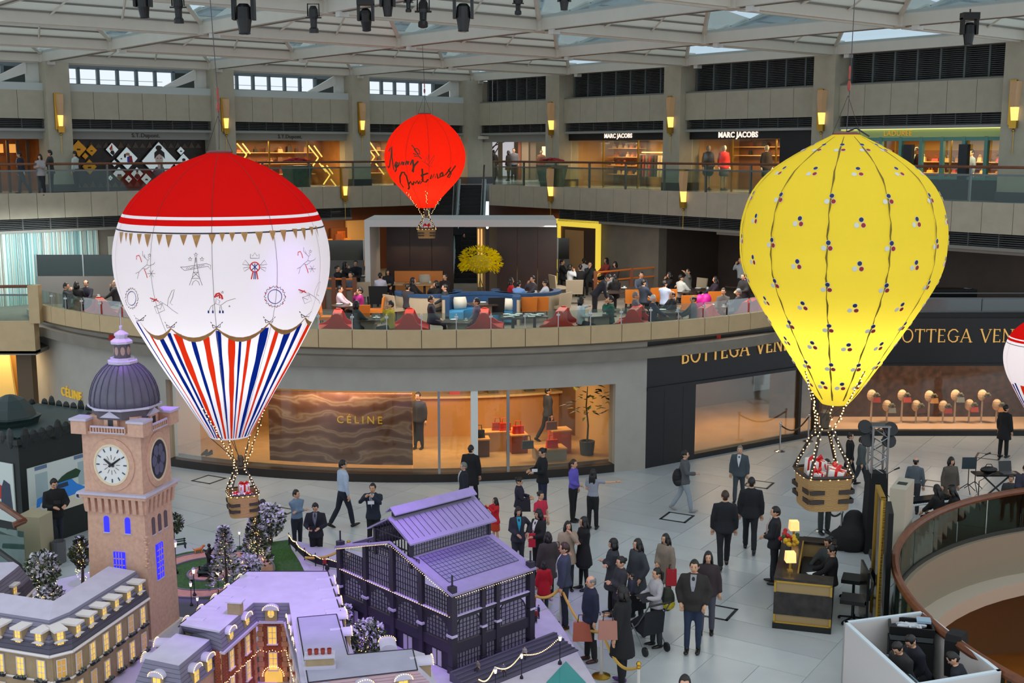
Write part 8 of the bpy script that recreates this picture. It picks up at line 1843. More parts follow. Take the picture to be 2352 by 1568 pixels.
b=MB();b.tube([(VC.x+(VR+.02)*math.cos(a),VC.y+(VR+.02)*math.sin(a),1.08)for a in[R(80+k*3)for k in range(70)]],.085,8);b.build('handrail',WOODRAIL,r,True)
DGL=glass('void_glass',(160,182,176),.16)
for k in range(26):
 a0,a1=R(80+k*8)+.003,R(88+k*8)-.003;b=MB();cyl(b,VR,VR+.015,.06,1.05,a0,a1,5);b.build('glass_panel',DGL,r,True)
b=MB();cyl(b,VR-.03,VR+.05,.06,.14,R(80),R(288),60);b.build('base_channel',mat('channel_dark',(60,58,52),.5),r,True)
# hatches in the floor
for k,(x,y,pl)in enumerate(((1555,1188,'in front of the walker with the backpack'),(1743,1112,'right of the grey-suited man'),(1645,1405,'right of the couple in brown and black'),(480,1101,'left of the white balloon basket'),(2150,1112,'among the musicians'),(640,1175,'behind the snowy tree'),(2270,1048,'near the far shop window'))):
 p=at_z(x,y,.0);t=thing('floor_hatch','black square-framed floor hatch '+pl,'hatch',(p.x,p.y,.002),A0+pi/4*0+.08,'square floor hatches')
 for q in range(4):M=RZ(q*pi/2);b=MB();b.bx(-.36,.36,.30,.36,0,.006,0,M);b.build('frame_bar',BLACK,t)
 b=MB();b.bx(-.29,.29,-.29,.29,0,.004);b.build('cover',TM[0],t)
 # poster kiosk
k1,k2=at_z(58,1268,0),at_z(236,1205,0);kx=(k2-k1).normalized();ky=Vector((-kx.y,kx.x,0));kl=(k2-k1).length+.5
MK=frame(k1,kx,ky);KH=at_y(58,1020,k1.y).z;kd=2.7
ks=thing('poster_kiosk','dark green poster kiosk with a scalloped roof edge and a small dome','kiosk',k1);GK=mat('kiosk_green_black',(22,30,28),.45);RK=mat('kiosk_roof',(40,58,58),.6,var=.1,vs=3)
b=MB();b.bx(0,kl,0,kd,0,KH,0,MK);b.build('body',GK,ks,True)
b=MB();b.bx(-.12,kl+.12,-.12,kd+.12,KH,KH+.12,0,MK);b.build('cornice',GK,ks,True)
b=MB();b.bx(-.02,kl+.02,-.02,kd+.02,KH+.1,KH+.16,0,MK);b.build('roof',RK,ks,True)
for(n,f)in((12,lambda u:(u*kl,-.1)),(12,lambda u:(u*kl,kd+.1)),(10,lambda u:(-.1,u*kd)),(10,lambda u:(kl+.1,u*kd))):
 for q in range(n):
  x,y=f((q+.5)/n);b=MB();b.ball((x,y,KH+.14),(.13,.05,.16 if q%4 else.26)if n==12 else(.05,.13,.16 if q%4 else.26),8,5,0,MK);b.build('crest_scallop',GK,ks,True)
b=MB();b.lathe([(.62,0),(.66,.12),(.72,.2),(.60,.22),(.52,.42),(.34,.62),(.12,.72),(.01,.74)],8,(kl*.32,kd*.5,KH+.15),0,MK);b.build('dome',mat('kiosk_dome',(34,52,52),.5),ks,True)
POS=mat('poster_lit',(186,196,192),.5,emit=.14)
MP=MK@T(kl*.43,-.01,KH*.52)@Matrix.Scale(.8,4,(1,0,0))@Matrix.Scale(.74,4,(0,0,1));pw,ph_=1.32,.85
b=MB();b.bx(-pw,pw,-.03,0,-ph_,ph_,0,MP);b.build('poster',POS,ks,True)
P2=MP@T(0,-.034,0);CB=mat('print_car_blue',(40,120,200),.5,emit=.2)
blob('printed_street',ks,P2,[(-pw,-ph_),(pw,-ph_),(pw,-.35),(-pw,-.42)],mat('print_street',(190,186,170),.5,emit=.2))
for x in(-.85,.75):blob('printed_window',ks,P2,[(x-.22,-.2),(x+.22,-.2),(x+.22,.6),(x-.22,.6)],mat('print_window',(140,160,164),.5,emit=.2),.006)
for x in(-.85,.62):blob('printed_balcony_window',ks,P2,[(x-.22,.72),(x+.22,.72),(x+.22,.84),(x-.22,.84)],mat('print_shutter',(90,110,140),.5,emit=.1),.006)
blob('printed_car',ks,P2,[(-1.1,-.5),(.75,-.42),(.74,-.28),(.45,-.1),(.25,.12),(-.3,.10),(-.55,-.12),(-1.05,-.22)],CB,.008)
blob('printed_car_window',ks,P2,[(-.42,-.1),(.12,-.08),(.1,.06),(-.26,.06)],mat('print_dark',(50,60,80),.5),.012)
for x in(-.8,.5):blob('printed_wheel',ks,P2,EL(x,-.5,.17,.15),mat('print_wheel',(210,214,214),.5,emit=.1),.012);blob('printed_tyre',ks,P2,EL(x,-.5,.11,.1),mat('print_dark',(50,60,80),.5),.015)
blob('printed_fir',ks,P2,[(-.35,.1),(.5,.12),(.62,.3),(.45,.42),(.1,.36),(-.1,.28)],mat('print_fir',(34,70,44),.6),.014)
MQ=MK@T(-.01,kd*.30,KH*.58)@RZ(pi/2)@Matrix.Scale(-1,4,(1,0,0))@Matrix.Scale(-1,4,(0,1,0))
for q,yo in enumerate((.62,2.0)):
 M=MK@T(-.01,yo,KH*.54)@RZ(-pi/2)@Matrix.Scale(.84,4,(0,0,1));b=MB();b.bx(-.42,.42,-.03,0,-.85,.85,0,M);b.build('poster',POS,ks,True);P3=M@T(0,-.034,0)
 blob('printed_red_band',ks,P3,[(-.35,-.2),(.2,-.25),(.25,.1),(-.1,.2)],mat('print_red',(170,40,36),.5,emit=.1));blob('printed_figure',ks,P3,[(-.05,-.55),(.35,-.5),(.3,.25),(.1,.35),(.0,.1)],mat('print_dark',(50,60,80),.5),.008)
p=at_z(92,1300,0);hp=at_y(80,1185,p.y).z;t=thing('pedestal','beige stone pedestal next to the man with the phone','pedestal',p);b=MB();b.bx(-.46,.12,-.1,.42,0,hp,0,T(p.x,p.y)@RZ(-.2));b.build('block',mat('pedestal_beige',(170,160,130),.6),t,True)
p=at_z(136,1290,0);t=thing('litter_bin','round grey bin beside the beige pedestal','bin',p);b=MB();b.lathe([(.16,0),(.17,.5),(.15,.5),(.14,.42)],14);b.build('drum',mat('bin_grey',(96,96,98),.5),t)
p=at_z(30,1330,0);t=thing('escalator_end','dark escalator end with a wooden handrail corner at the far left','escalator',p);b=MB();b.tube([at_z(-30,1140,1.5),at_z(10,1165,1.45),at_z(56,1196,1.35),at_z(30,1206,1.3)],.07,6);b.build('handrail',WOODRAIL,t,True)
b=MB();A=[at_z(-40,1330,0),at_z(62,1345,0),at_z(62,1330,.0),at_z(-40,1310,0)];b.hull2([Vector((q.x,q.y,0))for q in A],[Vector((q.x,q.y,1.1))for q in A]);b.build('dark_glass_side',glass('void_glass',(120,140,135),.1),t,True);b=MB();b.tube([at_z(-10,1260,.8),at_z(45,1300,.7),at_z(60,1340,.4),at_z(55,1370,.05)],.06,6);b.build('rubber_handrail',BLACK,t,True)
# lettering
def letters(name,lbl,pos,M,s,size,m,ext=.02,bold=0,sp=1.15):t=thing('shop_sign',lbl,'sign',pos);vs,fs=text_bm(s,size,ext,bold,sp);b=MB();b.add(vs,fs,0,M);b.build(name,m,t,True);return t
GL=mat('gold_letters',(220,184,70),.4,.2,emit=.3,ecol=(230,180,50))
u=aw(166,905,0);p=arc(RW+.03,u,at_y(166,905,arc(RW,u,0).y).z);letters('letters','gold capitals on the grey curved wall above the kiosk',p,T(*p)@RZ(u)@RX(pi/2),'CÉLINE',.40,GL)
u=aw(818,965,0);p=arc(RW-.42,u,at_y(818,965,arc(RW-.42,u,0).y).z);letters('letters','gold capitals on the onyx slab behind the curved shop glass',p,T(*p)@RZ(u)@RX(pi/2),'CÉLINE',.30,GL,.01,0,1.5)
GLY={'B':[([(.1,0),(.1,1)],.12),([(.1,.97),(.34,.97),(.46,.86),(.44,.64),(.34,.54),(.1,.54)],.07),([(.34,.54),(.54,.44),(.55,.14),(.38,.03),(.1,.03)],.08)],'O':[([(.42+.38*math.cos(a),.5+.5*math.sin(a))for a in[k*pi/9 for k in range(19)]],.09)],'T':[([(.35,0),(.35,1)],.12),([(0,.97),(.7,.97)],.06),([(0,.8),(0,1)],.04),([(.7,.8),(.7,1)],.04)],'E':[([(.1,0),(.1,1)],.12),([(.1,.97),(.52,.97)],.06),([(.1,.52),(.44,.52)],.05),([(.1,.03),(.55,.03)],.06),([(.52,.82),(.52,1)],.04),([(.55,0),(.55,.2)],.04)],'G':[([(.78,.8),(.6,.97),(.38,.98),(.15,.82),(.06,.5),(.15,.18),(.4,.02),(.62,.04),(.76,.16),(.76,.42)],.09),([(.6,.44),(.9,.44)],.05)],'A':[([(0,0),(.36,1)],.05),([(.36,1),(.74,0)],.12),([(.14,.34),(.58,.34)],.05),([(-.08,.015),(.12,.015)],.04),([(.6,.015),(.86,.015)],.04)],'V':[([(0,1),(.36,0)],.12),([(.36,0),(.7,1)],.05),([(-.1,.985),(.12,.985)],.04),([(.58,.985),(.8,.985)],.04)],'N':[([(.1,0),(.1,1)],.05),([(.1,1),(.72,0)],.12),([(.72,0),(.72,1)],.05),([(0,.015),(.2,.015)],.04),([(.6,.985),(.84,.985)],.04)],' ':[]}
ADV={'B':.78,'O':1.0,'T':.86,'E':.74,'G':1.06,'A':.92,'V':.9,'N':1.0,' ':.6}
def serif(lbl,M,h,s):
 t=thing('shop_sign',lbl,'sign',M.translation);x=0
 for c in s:
  if c!=' ':
   b=MB()
   for P_,w_ in GLY[c]:
    for a,d in zip(P_[:-1],P_[1:]):
     a=Vector((x+a[0],0,a[1]));d=Vector((x+d[0],0,d[1]));e=(d-a).normalized()*w_*.2;nn=Vector((-(d-a).z,0,(d-a).x)).normalized()*w_*.42;a=a-e;d=d+e
     b.hull2([M@((q)*h)for q in(a-nn,d-nn,d+nn,a+nn)],[M@((q)*h+Vector((0,-.04,0)))for q in(a-nn,d-nn,d+nn,a+nn)])
   b.build('letter',GL2,t,True)
  x+=ADV[c]
GL2=mat('gold_lit_letters',(226,176,96),.35,.4,emit=.4,ecol=(240,190,110))
x0=fx(1564,815);serif('gilt serif capitals on the black front, left of the yellow balloon',FB@T(x0,-.02,3.06),.46,'BOTTEGA VENETA')
q=at_y(2047,785,38.8);serif('gilt serif capitals on the black front, right of the yellow balloon',FB2@T(q.x-P1.x,-.02,q.z),.43,'BOTTEGA VENETA')
# curved shop: goods, tree, plinths
def bag(M,w_,h,c,lbl,grp=None,hd=True):
 t=thing('handbag',lbl,'bag',M.translation,0,grp);m=mat('bag_%d_%d_%d'%c,c,.5);b=MB();b.taper((0,0,0),(w_,w_*.4,h),(.88,.6),0,M);b.build('body',m,t,True);b=MB();b.bx(-w_*.46,w_*.46,-w_*.21,-w_*.12,h*.55,h*1.01,0,M);b.build('flap',m,t,True)
 if hd:b=MB();b.tube([M@Vector((-w_*.25,0,h)),M@Vector((-w_*.2,0,h+w_*.4)),M@Vector((w_*.2,0,h+w_*.4)),M@Vector((w_*.25,0,h))],.015,5);b.build('handle',m,t,True)
 return t
def inC(x,r,z):u=aw(x,960,0,r);p=arc(r,u,z);return T(p.x,p.y,z)@RZ(u)
for x,c,lbl in((1045,(210,70,36),'orange bag at the left end of the lit ledge'),(1098,(110,96,80),'grey-brown bag on the lit ledge behind the white door post'),(1132,(96,80,60),'olive tote on the lit ledge, third from the left'),(1216,(84,76,62),'grey tote at the right end of the lit ledge')):bag(inC(x,RW-4.65,1.62),.34,.3,c,lbl)
def plinth(x,r,w_,d,h,c,lbl):M=inC(x,r,.26);t=thing('plinth',lbl,'plinth',M.translation);b=MB();b.bx(-w_/2,w_/2,-d/2,d/2,0,h-.04,0,M);b.build('block',mat('plinth_%d_%d_%d'%c,c,.5),t,True);b=MB();b.bx(-w_/2-.02,w_/2+.02,-d/2-.02,d/2+.02,h-.04,h,0,M);b.build('top',mat('plinth_top',(224,160,86),.4),t,True)
plinth(1150,RW-2.6,1.15,.5,.62,(206,160,104),'long low plinth with orange bags in the middle of the curved shop');plinth(1105,RW-2.0,.45,.45,.55,(90,60,40),'dark plinth left of the long low plinth');plinth(1190,RW-2.2,.5,.45,.58,(150,70,36),'brown plinth right of the long low plinth');plinth(1262,RW-1.2,.9,.6,.36,(150,140,124),'grey stone plinth nearest the glass');plinth(1285,RW-1.9,.6,.5,.72,(200,90,50),'orange glass-topped plinth behind the grey stone plinth')
for x,r,z,c,lbl in((1143,RW-2.6,.88,(170,62,28),'rust bag standing on the long low plinth'),(1160,RW-2.5,.88,(214,58,26),'bright orange open box bag on the long low plinth'),(1190,RW-2.2,.84,(216,44,24),'red-orange bag on the brown plinth'),(1100,RW-2.0,.81,(40,36,34),'black bag on the dark plinth'),(1212,RW-1.15,.62,(52,60,58),'dark green bag on the grey stone plinth'),(1268,RW-1.1,.62,(214,40,20),'red bag on the grey stone plinth'),(1266,RW-1.9,.98,(120,80,70),'brown and grey bag on the orange plinth')):bag(inC(x,r,z),.36,.24,c,lbl)
M=inC(1349,RW-1.3,.26);t=thing('potted_tree','leafy rubber tree in a grey pot inside the curved shop','tree',M.translation);b=MB();b.lathe([(.2,0),(.24,.42),(.2,.42),(.19,.36)],14,(0,0,0),0,M);b.build('pot',mat('pot_grey',(70,72,74),.6),t,True);b=MB();b.tube([M@Vector(p)for p in((0,0,.36),(.03,0,.9),(-.04,0,1.5),(.0,0,2.1))],[.035,.03,.025,.012],6);b.build('trunk',mat('tree_bark',(80,64,46),.8),t,True);rnd=random.Random(4)
for k in range(58):
 a=rnd.random()*6.28;z=1.2+1.1*rnd.random();r_=.15+.5*rnd.random()*math.sin(pi*min((z-1.0)/1.35,1));p=M@Vector((r_*math.cos(a),r_*math.sin(a),z));d=Vector((math.cos(a),math.sin(a),rnd.uniform(-.5,.6))).normalized();s=d.cross(Vector((0,0,1))).normalized();l=.26;b=MB();b.add([p,p+d*l*.4+s*.07+Vector((0,0,.015)),p+d*l,p+d*l*.4-s*.07+Vector((0,0,.015)),p+d*l*.45-Vector((0,0,.01))],[(0,1,4),(1,2,4),(2,3,4),(3,0,4)]);b.build('leaf',mat('leaf_%d'%(k%3),((66,80,36),(40,56,34),(150,140,50))[k%3],.4),t,True)
M=inC(472,RW-.8,.26);
for s in(-1,1):t=thing('shoe','black pump on the shop window floor, %s of a pair'%('left' if s<0 else 'right'),'shoe',M@Vector((s*.09,0,0)));b=MB();b.rings([[tuple(M@Vector((s*.09+x*k,y,z*k2)))for x,z in((-.05,0),(.05,0),(.045,.06),(-.045,.06))]for y,k,k2 in((-.16,.5,.5),(-.06,1,.9),(.06,.9,1.6),(.12,.7,2.2))]);b.build('upper',BLACKG,t,True);b=MB();M2=M@T(s*.09,.11,0);b.bx(-.015,.015,-.015,.015,0,.08,0,M2);b.build('heel',BLACKG,t,True)
for(x,yh,fc,lb)in((961,902,160,'man in dark clothes standing inside the curved shop right of the onyx slab'),(1258,893,-70,'man in a navy suit walking inside the curved shop')):
 M=inC(x,RW-2.9 if x<1000 else RW-3.2,.26);person(lb,M.translation,fc,1.75,top=(50,52,62),bot=(34,34,40),legs='walk' if x>1000 else 'stand',vox=.045)
 # corner shop windows: heads on poles, chrome posts
HEAD=mat('bust_cream',(216,180,140),.5)
for k,(x,y)in enumerate(((2003,908),(2038,932),(2073,908),(2105,932),(2135,910),(2167,933),(2195,908),(2227,930),(2257,908),(2290,930))):
 p=at_y(x,y,39.9);t=thing('display_bust','cream head-shaped bust with a small bag on a pole, %s from the left'%nth(k),'display stand',(p.x,p.y,.2),0,'busts in the dark shop window');z=p.z-.2
 b=MB();b.lathe([(.05,0),(.035,.02),(.03,z-.1)],8);b.build('pole',mat('pole_pale',(190,170,150),.5),t);b=MB();b.ball((-.03,-.05,z+.02),(.16,.13,.20),10,7);b.build('bust_head',HEAD,t)
 c=((176,60,48),(150,150,140),(200,80,70),(90,50,44),(214,150,90))[k%5];b=MB();b.taper((.12,-.16,z-.2),(.26,.12,.17),(.8,.7));b.build('small_bag',mat('bust_bag_%d'%(k%5),c,.5),t);b=MB()
 for q in range(6):b.ball((.1+.08*math.cos(q),-.14+.06*math.sin(q*2),z+.03+.03*(q%3)),(.06,.05,.05),6,4)
 b.build('feather_trim',mat('bust_trim',(110,108,84),.7),t)
CHR=mat('chrome',(190,192,194),.15,.95)
def post(x,yb,yt,lbl,m=CHR,z=0,grp=None,knob=False):
 p=at_z(x,yb,z);h=min(max(at_y(x,yt,p.y).z-z,.9),1.15);t=thing('stanchion',lbl,'stanchion',p,0,grp);b=MB();b.lathe([(.17,0),(.17,.02),(.05,.05)],14);b.build('base',m,t);b=MB();b.lathe([(.027,.04),(.027,h-.06)],8);b.build('pole',m if not knob else mat('pole_cream',(214,206,196),.4),t);b=MB();b.lathe([(.035,h-.08),(.04,h-.05),(.02,h-.03)],8);b.ball((0,0,h),.045,8,6);b.build('finial',m,t);return Vector((p.x,p.y,z+h-.06))
def rope(a,c,sag,m,lbl,r=.02):t=thing('barrier_rope',lbl,'rope',a);b=MB();b.tube([a.lerp(c,k/12)-Vector((0,0,sag*math.sin(pi*k/12)))for k in range(13)],r,6);b.build('cord',m,t,True)
a=post(1791,1037,972,'chrome post in front of the dark corner shop, left of two');c=post(1856,1014,953,'chrome post in front of the dark corner shop, right of two');rope(a,c,.3,BLACK,'black rope between the two chrome posts',.025)
YR=mat('yellow_rope',(206,164,74),.7)
GB=mat('gold_knob',(206,160,60),.25,.9)
pg=[post(1288,1442,1378,'gold-knobbed rope post behind the bald man',GB,knob=True),post(1381,1553,1457,'gold-knobbed rope post in front of the woman in the black coat',GB,knob=True),post(1465,1640,1540,'gold-knobbed rope post at the bottom edge',GB,knob=True)]
rope(pg[0],pg[1],.28,YR,'yellow twisted rope between the first and second gold posts',.028);rope(pg[1],pg[2],.28,YR,'yellow twisted rope between the second and third gold posts',.028);rope(pg[0],at_z(1222,1366,.95),.12,YR,'yellow twisted rope running back from the first gold post',.028)
pb=post(803,1342,1245,'gold-knobbed rope post behind the market hall corner',GB,knob=True);rope(pb,at_z(700,1280,.7),.12,YR,'yellow rope in front of the man in the dark suit by the park',.028)
# concierge desk
d0,d1=at_z(1777,1441,0),at_z(1905,1455,0);dx=(d1-d0).normalized();MD=frame(d0,dx,Vector((-dx.y,dx.x,0)));dw=(d1-d0).length;dd_=2.75;dh=1.05
ds=thing('concierge_desk','gold-trimmed dark marble concierge desk with a sunken work top','desk',d0);MAR=mat('dark_marble',(46,40,38),.2,var=.5,vs=6);TAN=mat('desk_tan',(166,140,96),.4);GT=mat('desk_gold',(206,164,70),.3,.7)
b=MB();b.bx(-.03,dw+.03,-.03,dd_,0,.12,0,MD);b.build('plinth',BLACK,ds,True)
b=MB();b.bx(0,dw,0,.3,.12,dh-.06,0,MD);b.bx(0,.3,.3,dd_,.12,dh-.06,0,MD);b.bx(0,dw,dd_-.3,dd_,.12,dh-.06,0,MD);b.build('carcass',TAN,ds,True)
b=MB();b.bx(-.02,dw+.02,-.02,.31,.30,.76,0,MD);b.bx(-.02,.31,.31,dd_+.02,.30,.76,0,MD);b.build('marble_band',MAR,ds,True)
b=MB();b.bx(-.02,dw+.02,-.025,0,.12,.15,0,MD);b.bx(-.02,dw+.02,-.025,0,dh-.09,dh-.05,0,MD);
for x in(-.02,dw-.02):b.bx(x,x+.04,-.025,0,.12,.30,0,MD);b.bx(x,x+.04,-.025,0,.76,dh-.06,0,MD)
b.build('gold_trim',GT,ds,True)
for nm_,a in(('front',(-.03,dw+.03,-.03,.36)),('side',(-.03,.40,.36,dd_)),('back',(.40,dw+.03,dd_-.34,dd_+.03))):b=MB();b.bx(*a,dh-.05,dh,0,MD);b.build('counter_top',MAR,ds,True)
b=MB();b.bx(.40,.43,.36,dd_-.34,dh-.04,dh+.02,0,MD);b.build('gold_lip',GT,ds,True);b=MB();b.bx(.43,dw-.1,.36,dd_-.34,.68,.72,0,MD);b.build('work_top',BLACK,ds,True)
def onD(x,y,z=0):return MD@Vector((x,y,dh+z))
def tlamp(p,lbl):t=thing('table_lamp',lbl,'lamp',p);b=MB();b.bx(-.05,.05,-.05,.05,0,.03);b.bx(-.02,.02,-.02,.02,.03,.2);b.build('base',GT,t);b=MB();b.taper((0,0,.2),(.2,.2,.2),.9);b.build('shade',mat('lamp_shade_lit',(255,206,140),.5,emit=1.1,ecol=(255,190,110)),t)
tlamp(onD(.25,.45),'small lit table lamp at the near corner of the concierge desk');tlamp(onD(.2,dd_-.2),'small lit table lamp at the far corner of the concierge desk')
p=onD(.15,1.5);t=thing('flower_vase','vase of red and yellow flowers on the concierge desk','flowers',p);b=MB();b.lathe([(.05,0),(.07,.12),(.05,.2)],10);b.build('vase',DARK,t);b=MB()
for k in range(26):a=random.random()*6.28;r_=.2*random.random()**.5;b.ball((r_*math.cos(a),r_*1.4*math.sin(a),.26+.16*random.random()),.05,6,4,0 if math.sin(a)>.1 else(1 if math.sin(a)<-.3 else 2))
b.build('blooms',[mat('bloom_red',(190,24,30),.6),mat('bloom_yellow',(220,170,30),.6),mat('bloom_leaf',(60,80,40),.7)],t,kind='stuff')
for k,y in enumerate((1.0,1.35)):p=MD@Vector((.72,y,.722));t=thing('paper','white sheet on the desk work top, %s'%('nearer one' if k==0 else 'farther one'),'paper',p,.2);b=MB();b.bx(-.15,.15,-.11,.11,0,.004);b.build('sheet',mat('paper_white',(232,236,240),.6,emit=.1),t)
person('receptionist in black seated at the concierge desk, head bent',MD@Vector((1.05,1.45,0)),75,1.66,'f',legs='sit',top=(22,20,22),topk='jacket',hair='bun',armL='table',armR='table',headpitch=25,vox=.035)
person('second receptionist in grey sleeves at the back of the concierge desk',MD@Vector((.95,2.05,0)),120,1.64,'f',legs='sit',top=(60,66,66),hair='bun',armL='table',armR='table',headpitch=20,vox=.04)
for k,(x,y)in enumerate(((1.5,1.95),(1.5,.75))):
 p=MD@Vector((x,y,0));t=thing('office_chair','black office chair at the concierge desk, %s one'%('farther' if k==0 else 'nearer'),'chair',(p.x,p.y,0),1.2,'office chairs');
 b=MB();b.bx(-.24,.24,-.24,.24,.44,.52);b.build('seat',BLACK,t);b=MB();b.rings([[(s*.22*k2,-.26-.10*math.sin(f*3),.6+.52*f)if j<2 else(s*.22*k2,-.31-.10*math.sin(f*3),.6+.52*f)for j,s in enumerate((-1,1,1,-1))]for f,k2 in((0,.8),(.3,1),(.7,1),(1,.75))]);b.build('backrest',BLACK,t);b=MB();b.tube([(0,0,.1),(0,0,.44)],.03,6);b.tube([(0,-.2,.46),(0,-.3,.5),(0,-.32,.7)],.025,5);b.build('stem',BLACK,t)
 for q in range(5):a=2*pi*q/5;b=MB();b.tube([(0,0,.11),(.28*math.cos(a),.28*math.sin(a),.06)],.02,5);b.ball((.28*math.cos(a),.28*math.sin(a),.035),.035,6,4);b.build('leg',BLACK,t)
 # signs, truss tower, music gear
def slab(name,lbl,cat,x,yb,yt,w_,d,rz,m,extra=None):
 p=at_z(x,yb,0);h=at_y(x,yt,p.y).z;t=thing(name,lbl,cat,p,rz);b=MB();b.bx(-w_/2,w_/2,-d/2,d/2,0,h);b.build('panel',m,t)
 if extra:extra(t,h,w_,d)
 return t
def slot(t,h,w_,d):b=MB();b.bx(-w_*.3,w_*.3,-d*.12,d*.12,h,h+.006);b.build('top_slot',DARK,t)
slab('directory_totem','tall beige directory slab with a slot in its top, beside the round opening','sign',2062,1312,1110,.34,1.0,-.5,mat('totem_beige',(186,178,160),.6),slot)
slab('sign_panel','black sign panel in front of the beige directory slab','sign',2032,1400,1165,.10,.9,-.25,BLACK)
def gfr(t,h,w_,d):
 for y in(-d/2,d/2-.05):b=MB();b.bx(-w_/2-.04,w_/2,y,y+.05,0,h+.03);b.build('gold_frame',GT,t)
 b=MB();b.bx(-w_/2-.04,w_/2,-d/2,d/2,h-.03,h+.03);b.build('gold_frame',GT,t)
slab('framed_sign','gold-framed sign board seen almost edge-on','sign',2010,1425,1130,.05,1.0,-.18,BLACKG,gfr);slab('sign_panel','low black sign panel by the concierge chairs','sign',1982,1425,1300,.05,.8,-.12,BLACKG)
p=at_z(2005,1265,0);ht=at_y(2018,978,p.y).z;t=thing('truss_tower','silver truss tower with its lower part draped in black cloth','truss',p);b=MB();b.taper((0,0,0),(.52,.46,ht*.64),(.8,.8));b.build('black_drape',mat('black_drape',(18,19,22),.9),t)
for sx in(-1,1):
 for sy in(-1,1):b=MB();b.tube([(sx*.18,sy*.16,ht*.6),(sx*.18,sy*.16,ht)],.028,6);b.build('chord',STEEL,t)
b=MB()
for k in range(5):
 z0,z1_=ht*.62+k*ht*.075,ht*.62+(k+1)*ht*.075
 for(a,c)in(((-.18,-.16),(.18,-.16)),((.18,-.16),(.18,.16)),((.18,.16),(-.18,.16)),((-.18,.16),(-.18,-.16))):a,c=(a,c)if k%2 else(c,a);b.tube([(*a,z0),(*c,z1_)],.014,4)
b.build('lacing',STEEL,t);b=MB();b.bx(-.22,.22,-.2,.2,ht,ht+.04);b.build('top_plate',STEEL,t)
for k,(x,y)in enumerate(((1987,980),(2046,985),(1993,1010),(2042,1012))):
 q=at_y(x,y,p.y-.1);t=thing('floodlight','round black floodlight clamped to the truss tower, %s'%('upper left','upper right','lower left','lower right')[k],'spotlight',q,0,'floodlights on the truss tower');b=MB();b.lathe([(.02,-.2),(.12,-.16),(.17,0),(.16,.02)],14,(0,0,0),0,RX(1.2));b.build('housing',BLACK,t);b=MB();b.tube([(0,0,0),((p.x-q.x)*.7,.1,0)],.02,5);b.build('clamp',BLACK,t)
p=at_z(1955,1262,0);t=thing('cloth_heap','heap of equipment under a black cover beside the truss tower','equipment',p);b=MB()
for(x,y,z,r_)in((0,0,.3,.42),(.3,.1,.35,.35),(-.25,.1,.2,.3),(.1,.2,.65,.28)):b.ball((x,y,z),(r_,r_*.8,r_),10,7)
o=b.build('black_cover',mat('black_cover',(20,21,24),.8),t);PENDING.append((o,.05,None))
a=post(1930,1262,1170,'steel post right under the yellow balloon basket');c=post(1888,1220,1150,'steel post left under the yellow balloon basket');rope(a,c,.25,BLACK,'black rope sagging under the yellow balloon basket',.025)
def tripod(x,yb,yt,lbl,kind):
 p=at_z(x,yb,0);h=min(max(at_y(x,yt,p.y).z,.9),1.5);t=thing('microphone_stand' if kind=='mic' else 'music_stand',lbl,'stand',p)
 for k in range(3):a=2*pi*k/3+.4;b=MB();b.tube([(0,0,.25),(.28*math.cos(a),.28*math.sin(a),.01)],.012,5);b.build('leg',BLACK,t)
 b=MB();b.tube([(0,0,.2),(0,0,h*.8)],.014,5);b.build('pole',BLACK,t)
 if kind=='mic':b=MB();b.tube([(0,0,h*.8),(.25,-.05,h)],.010,5);b.tube([(.22,-.04,h-.02),(.36,-.07,h+.05)],[.018,.026],6);b.build('microphone',BLACK,t)
 else:b=MB();b.bx(-.2,.2,-.02,.0,h*.8-.05,h*.8+.28);b.build('desk',mat('stand_blue_grey',(46,60,66),.5),t)
tripod(2030,1150,1080,'microphone stand left of the bald man','mic');tripod(2222,1130,1070,'music stand with a dark sheet right of the smiling woman','desk');tripod(2238,1125,1042,'tall microphone stand behind the music stand','mic');tripod(2245,1165,1120,'low microphone stand in front of the keyboard table','mic')
p=at_z(2285,1150,0);t=thing('keyboard_table','black folding stand table holding a bag and a laptop','table',p);b=MB();b.bx(-.62,.62,-.22,.22,.74,.78);b.build('top',BLACK,t)
for s in(-1,1):b=MB();b.tube([(-.4*s,0,.74),(.4*s,0,.0)],.025,6);b.build('cross_leg',BLACK,t)
for s in(-1,1):b=MB();b.tube([(.4*s,-.25,.02),(.4*s,.25,.02)],.022,5);b.build('foot',BLACK,t)
t=thing('laptop','open black laptop on the folding stand table','laptop',p+Vector((.3,0,.785)),.1);b=MB();b.bx(-.18,.18,-.13,.13,0,.02);b.build('keyboard',STEEL,t);b=MB();b.hull2([(-.18,.13,.02),(.18,.13,.02),(.18,.2,.28),(-.18,.2,.28)],[(-.18,.14,.02),(.18,.14,.02),(.18,.21,.28),(-.18,.21,.28)]);b.build('screen',BLACKG,t)
t=thing('bag','black soft bag on the folding stand table','bag',p+Vector((-.22,0,.785)));b=MB();b.ball((0,0,.09),(.24,.14,.09),10,6);b.build('body',BLACK,t);b=MB();b.tube([(-.1,0,.16),(-.06,0,.24),(.06,0,.24),(.1,0,.16)],.012,5);b.build('handle',BLACK,t)
p=at_z(2125,1215,0);t=thing('piano','black digital piano with white keys by the round opening','piano',p,.35);b=MB();b.bx(-.75,.75,-.05,.3,.66,.78);b.build('case',BLACKG,t);b=MB();b.bx(-.7,.7,-.18,-.05,.70,.73);b.build('white_keys',mat('keys_white',(220,226,226),.4),t);b=MB()
for k in range(26):b.bx(-.68+k*.053,-.66+k*.053,-.12,-.05,.73,.745)
b.build('black_keys',BLACK,t,kind='stuff')
for s in(-1,1):b=MB();b.bx(s*.65-.03,s*.65+.03,0,.25,0,.66);b.build('leg',BLACK,t)
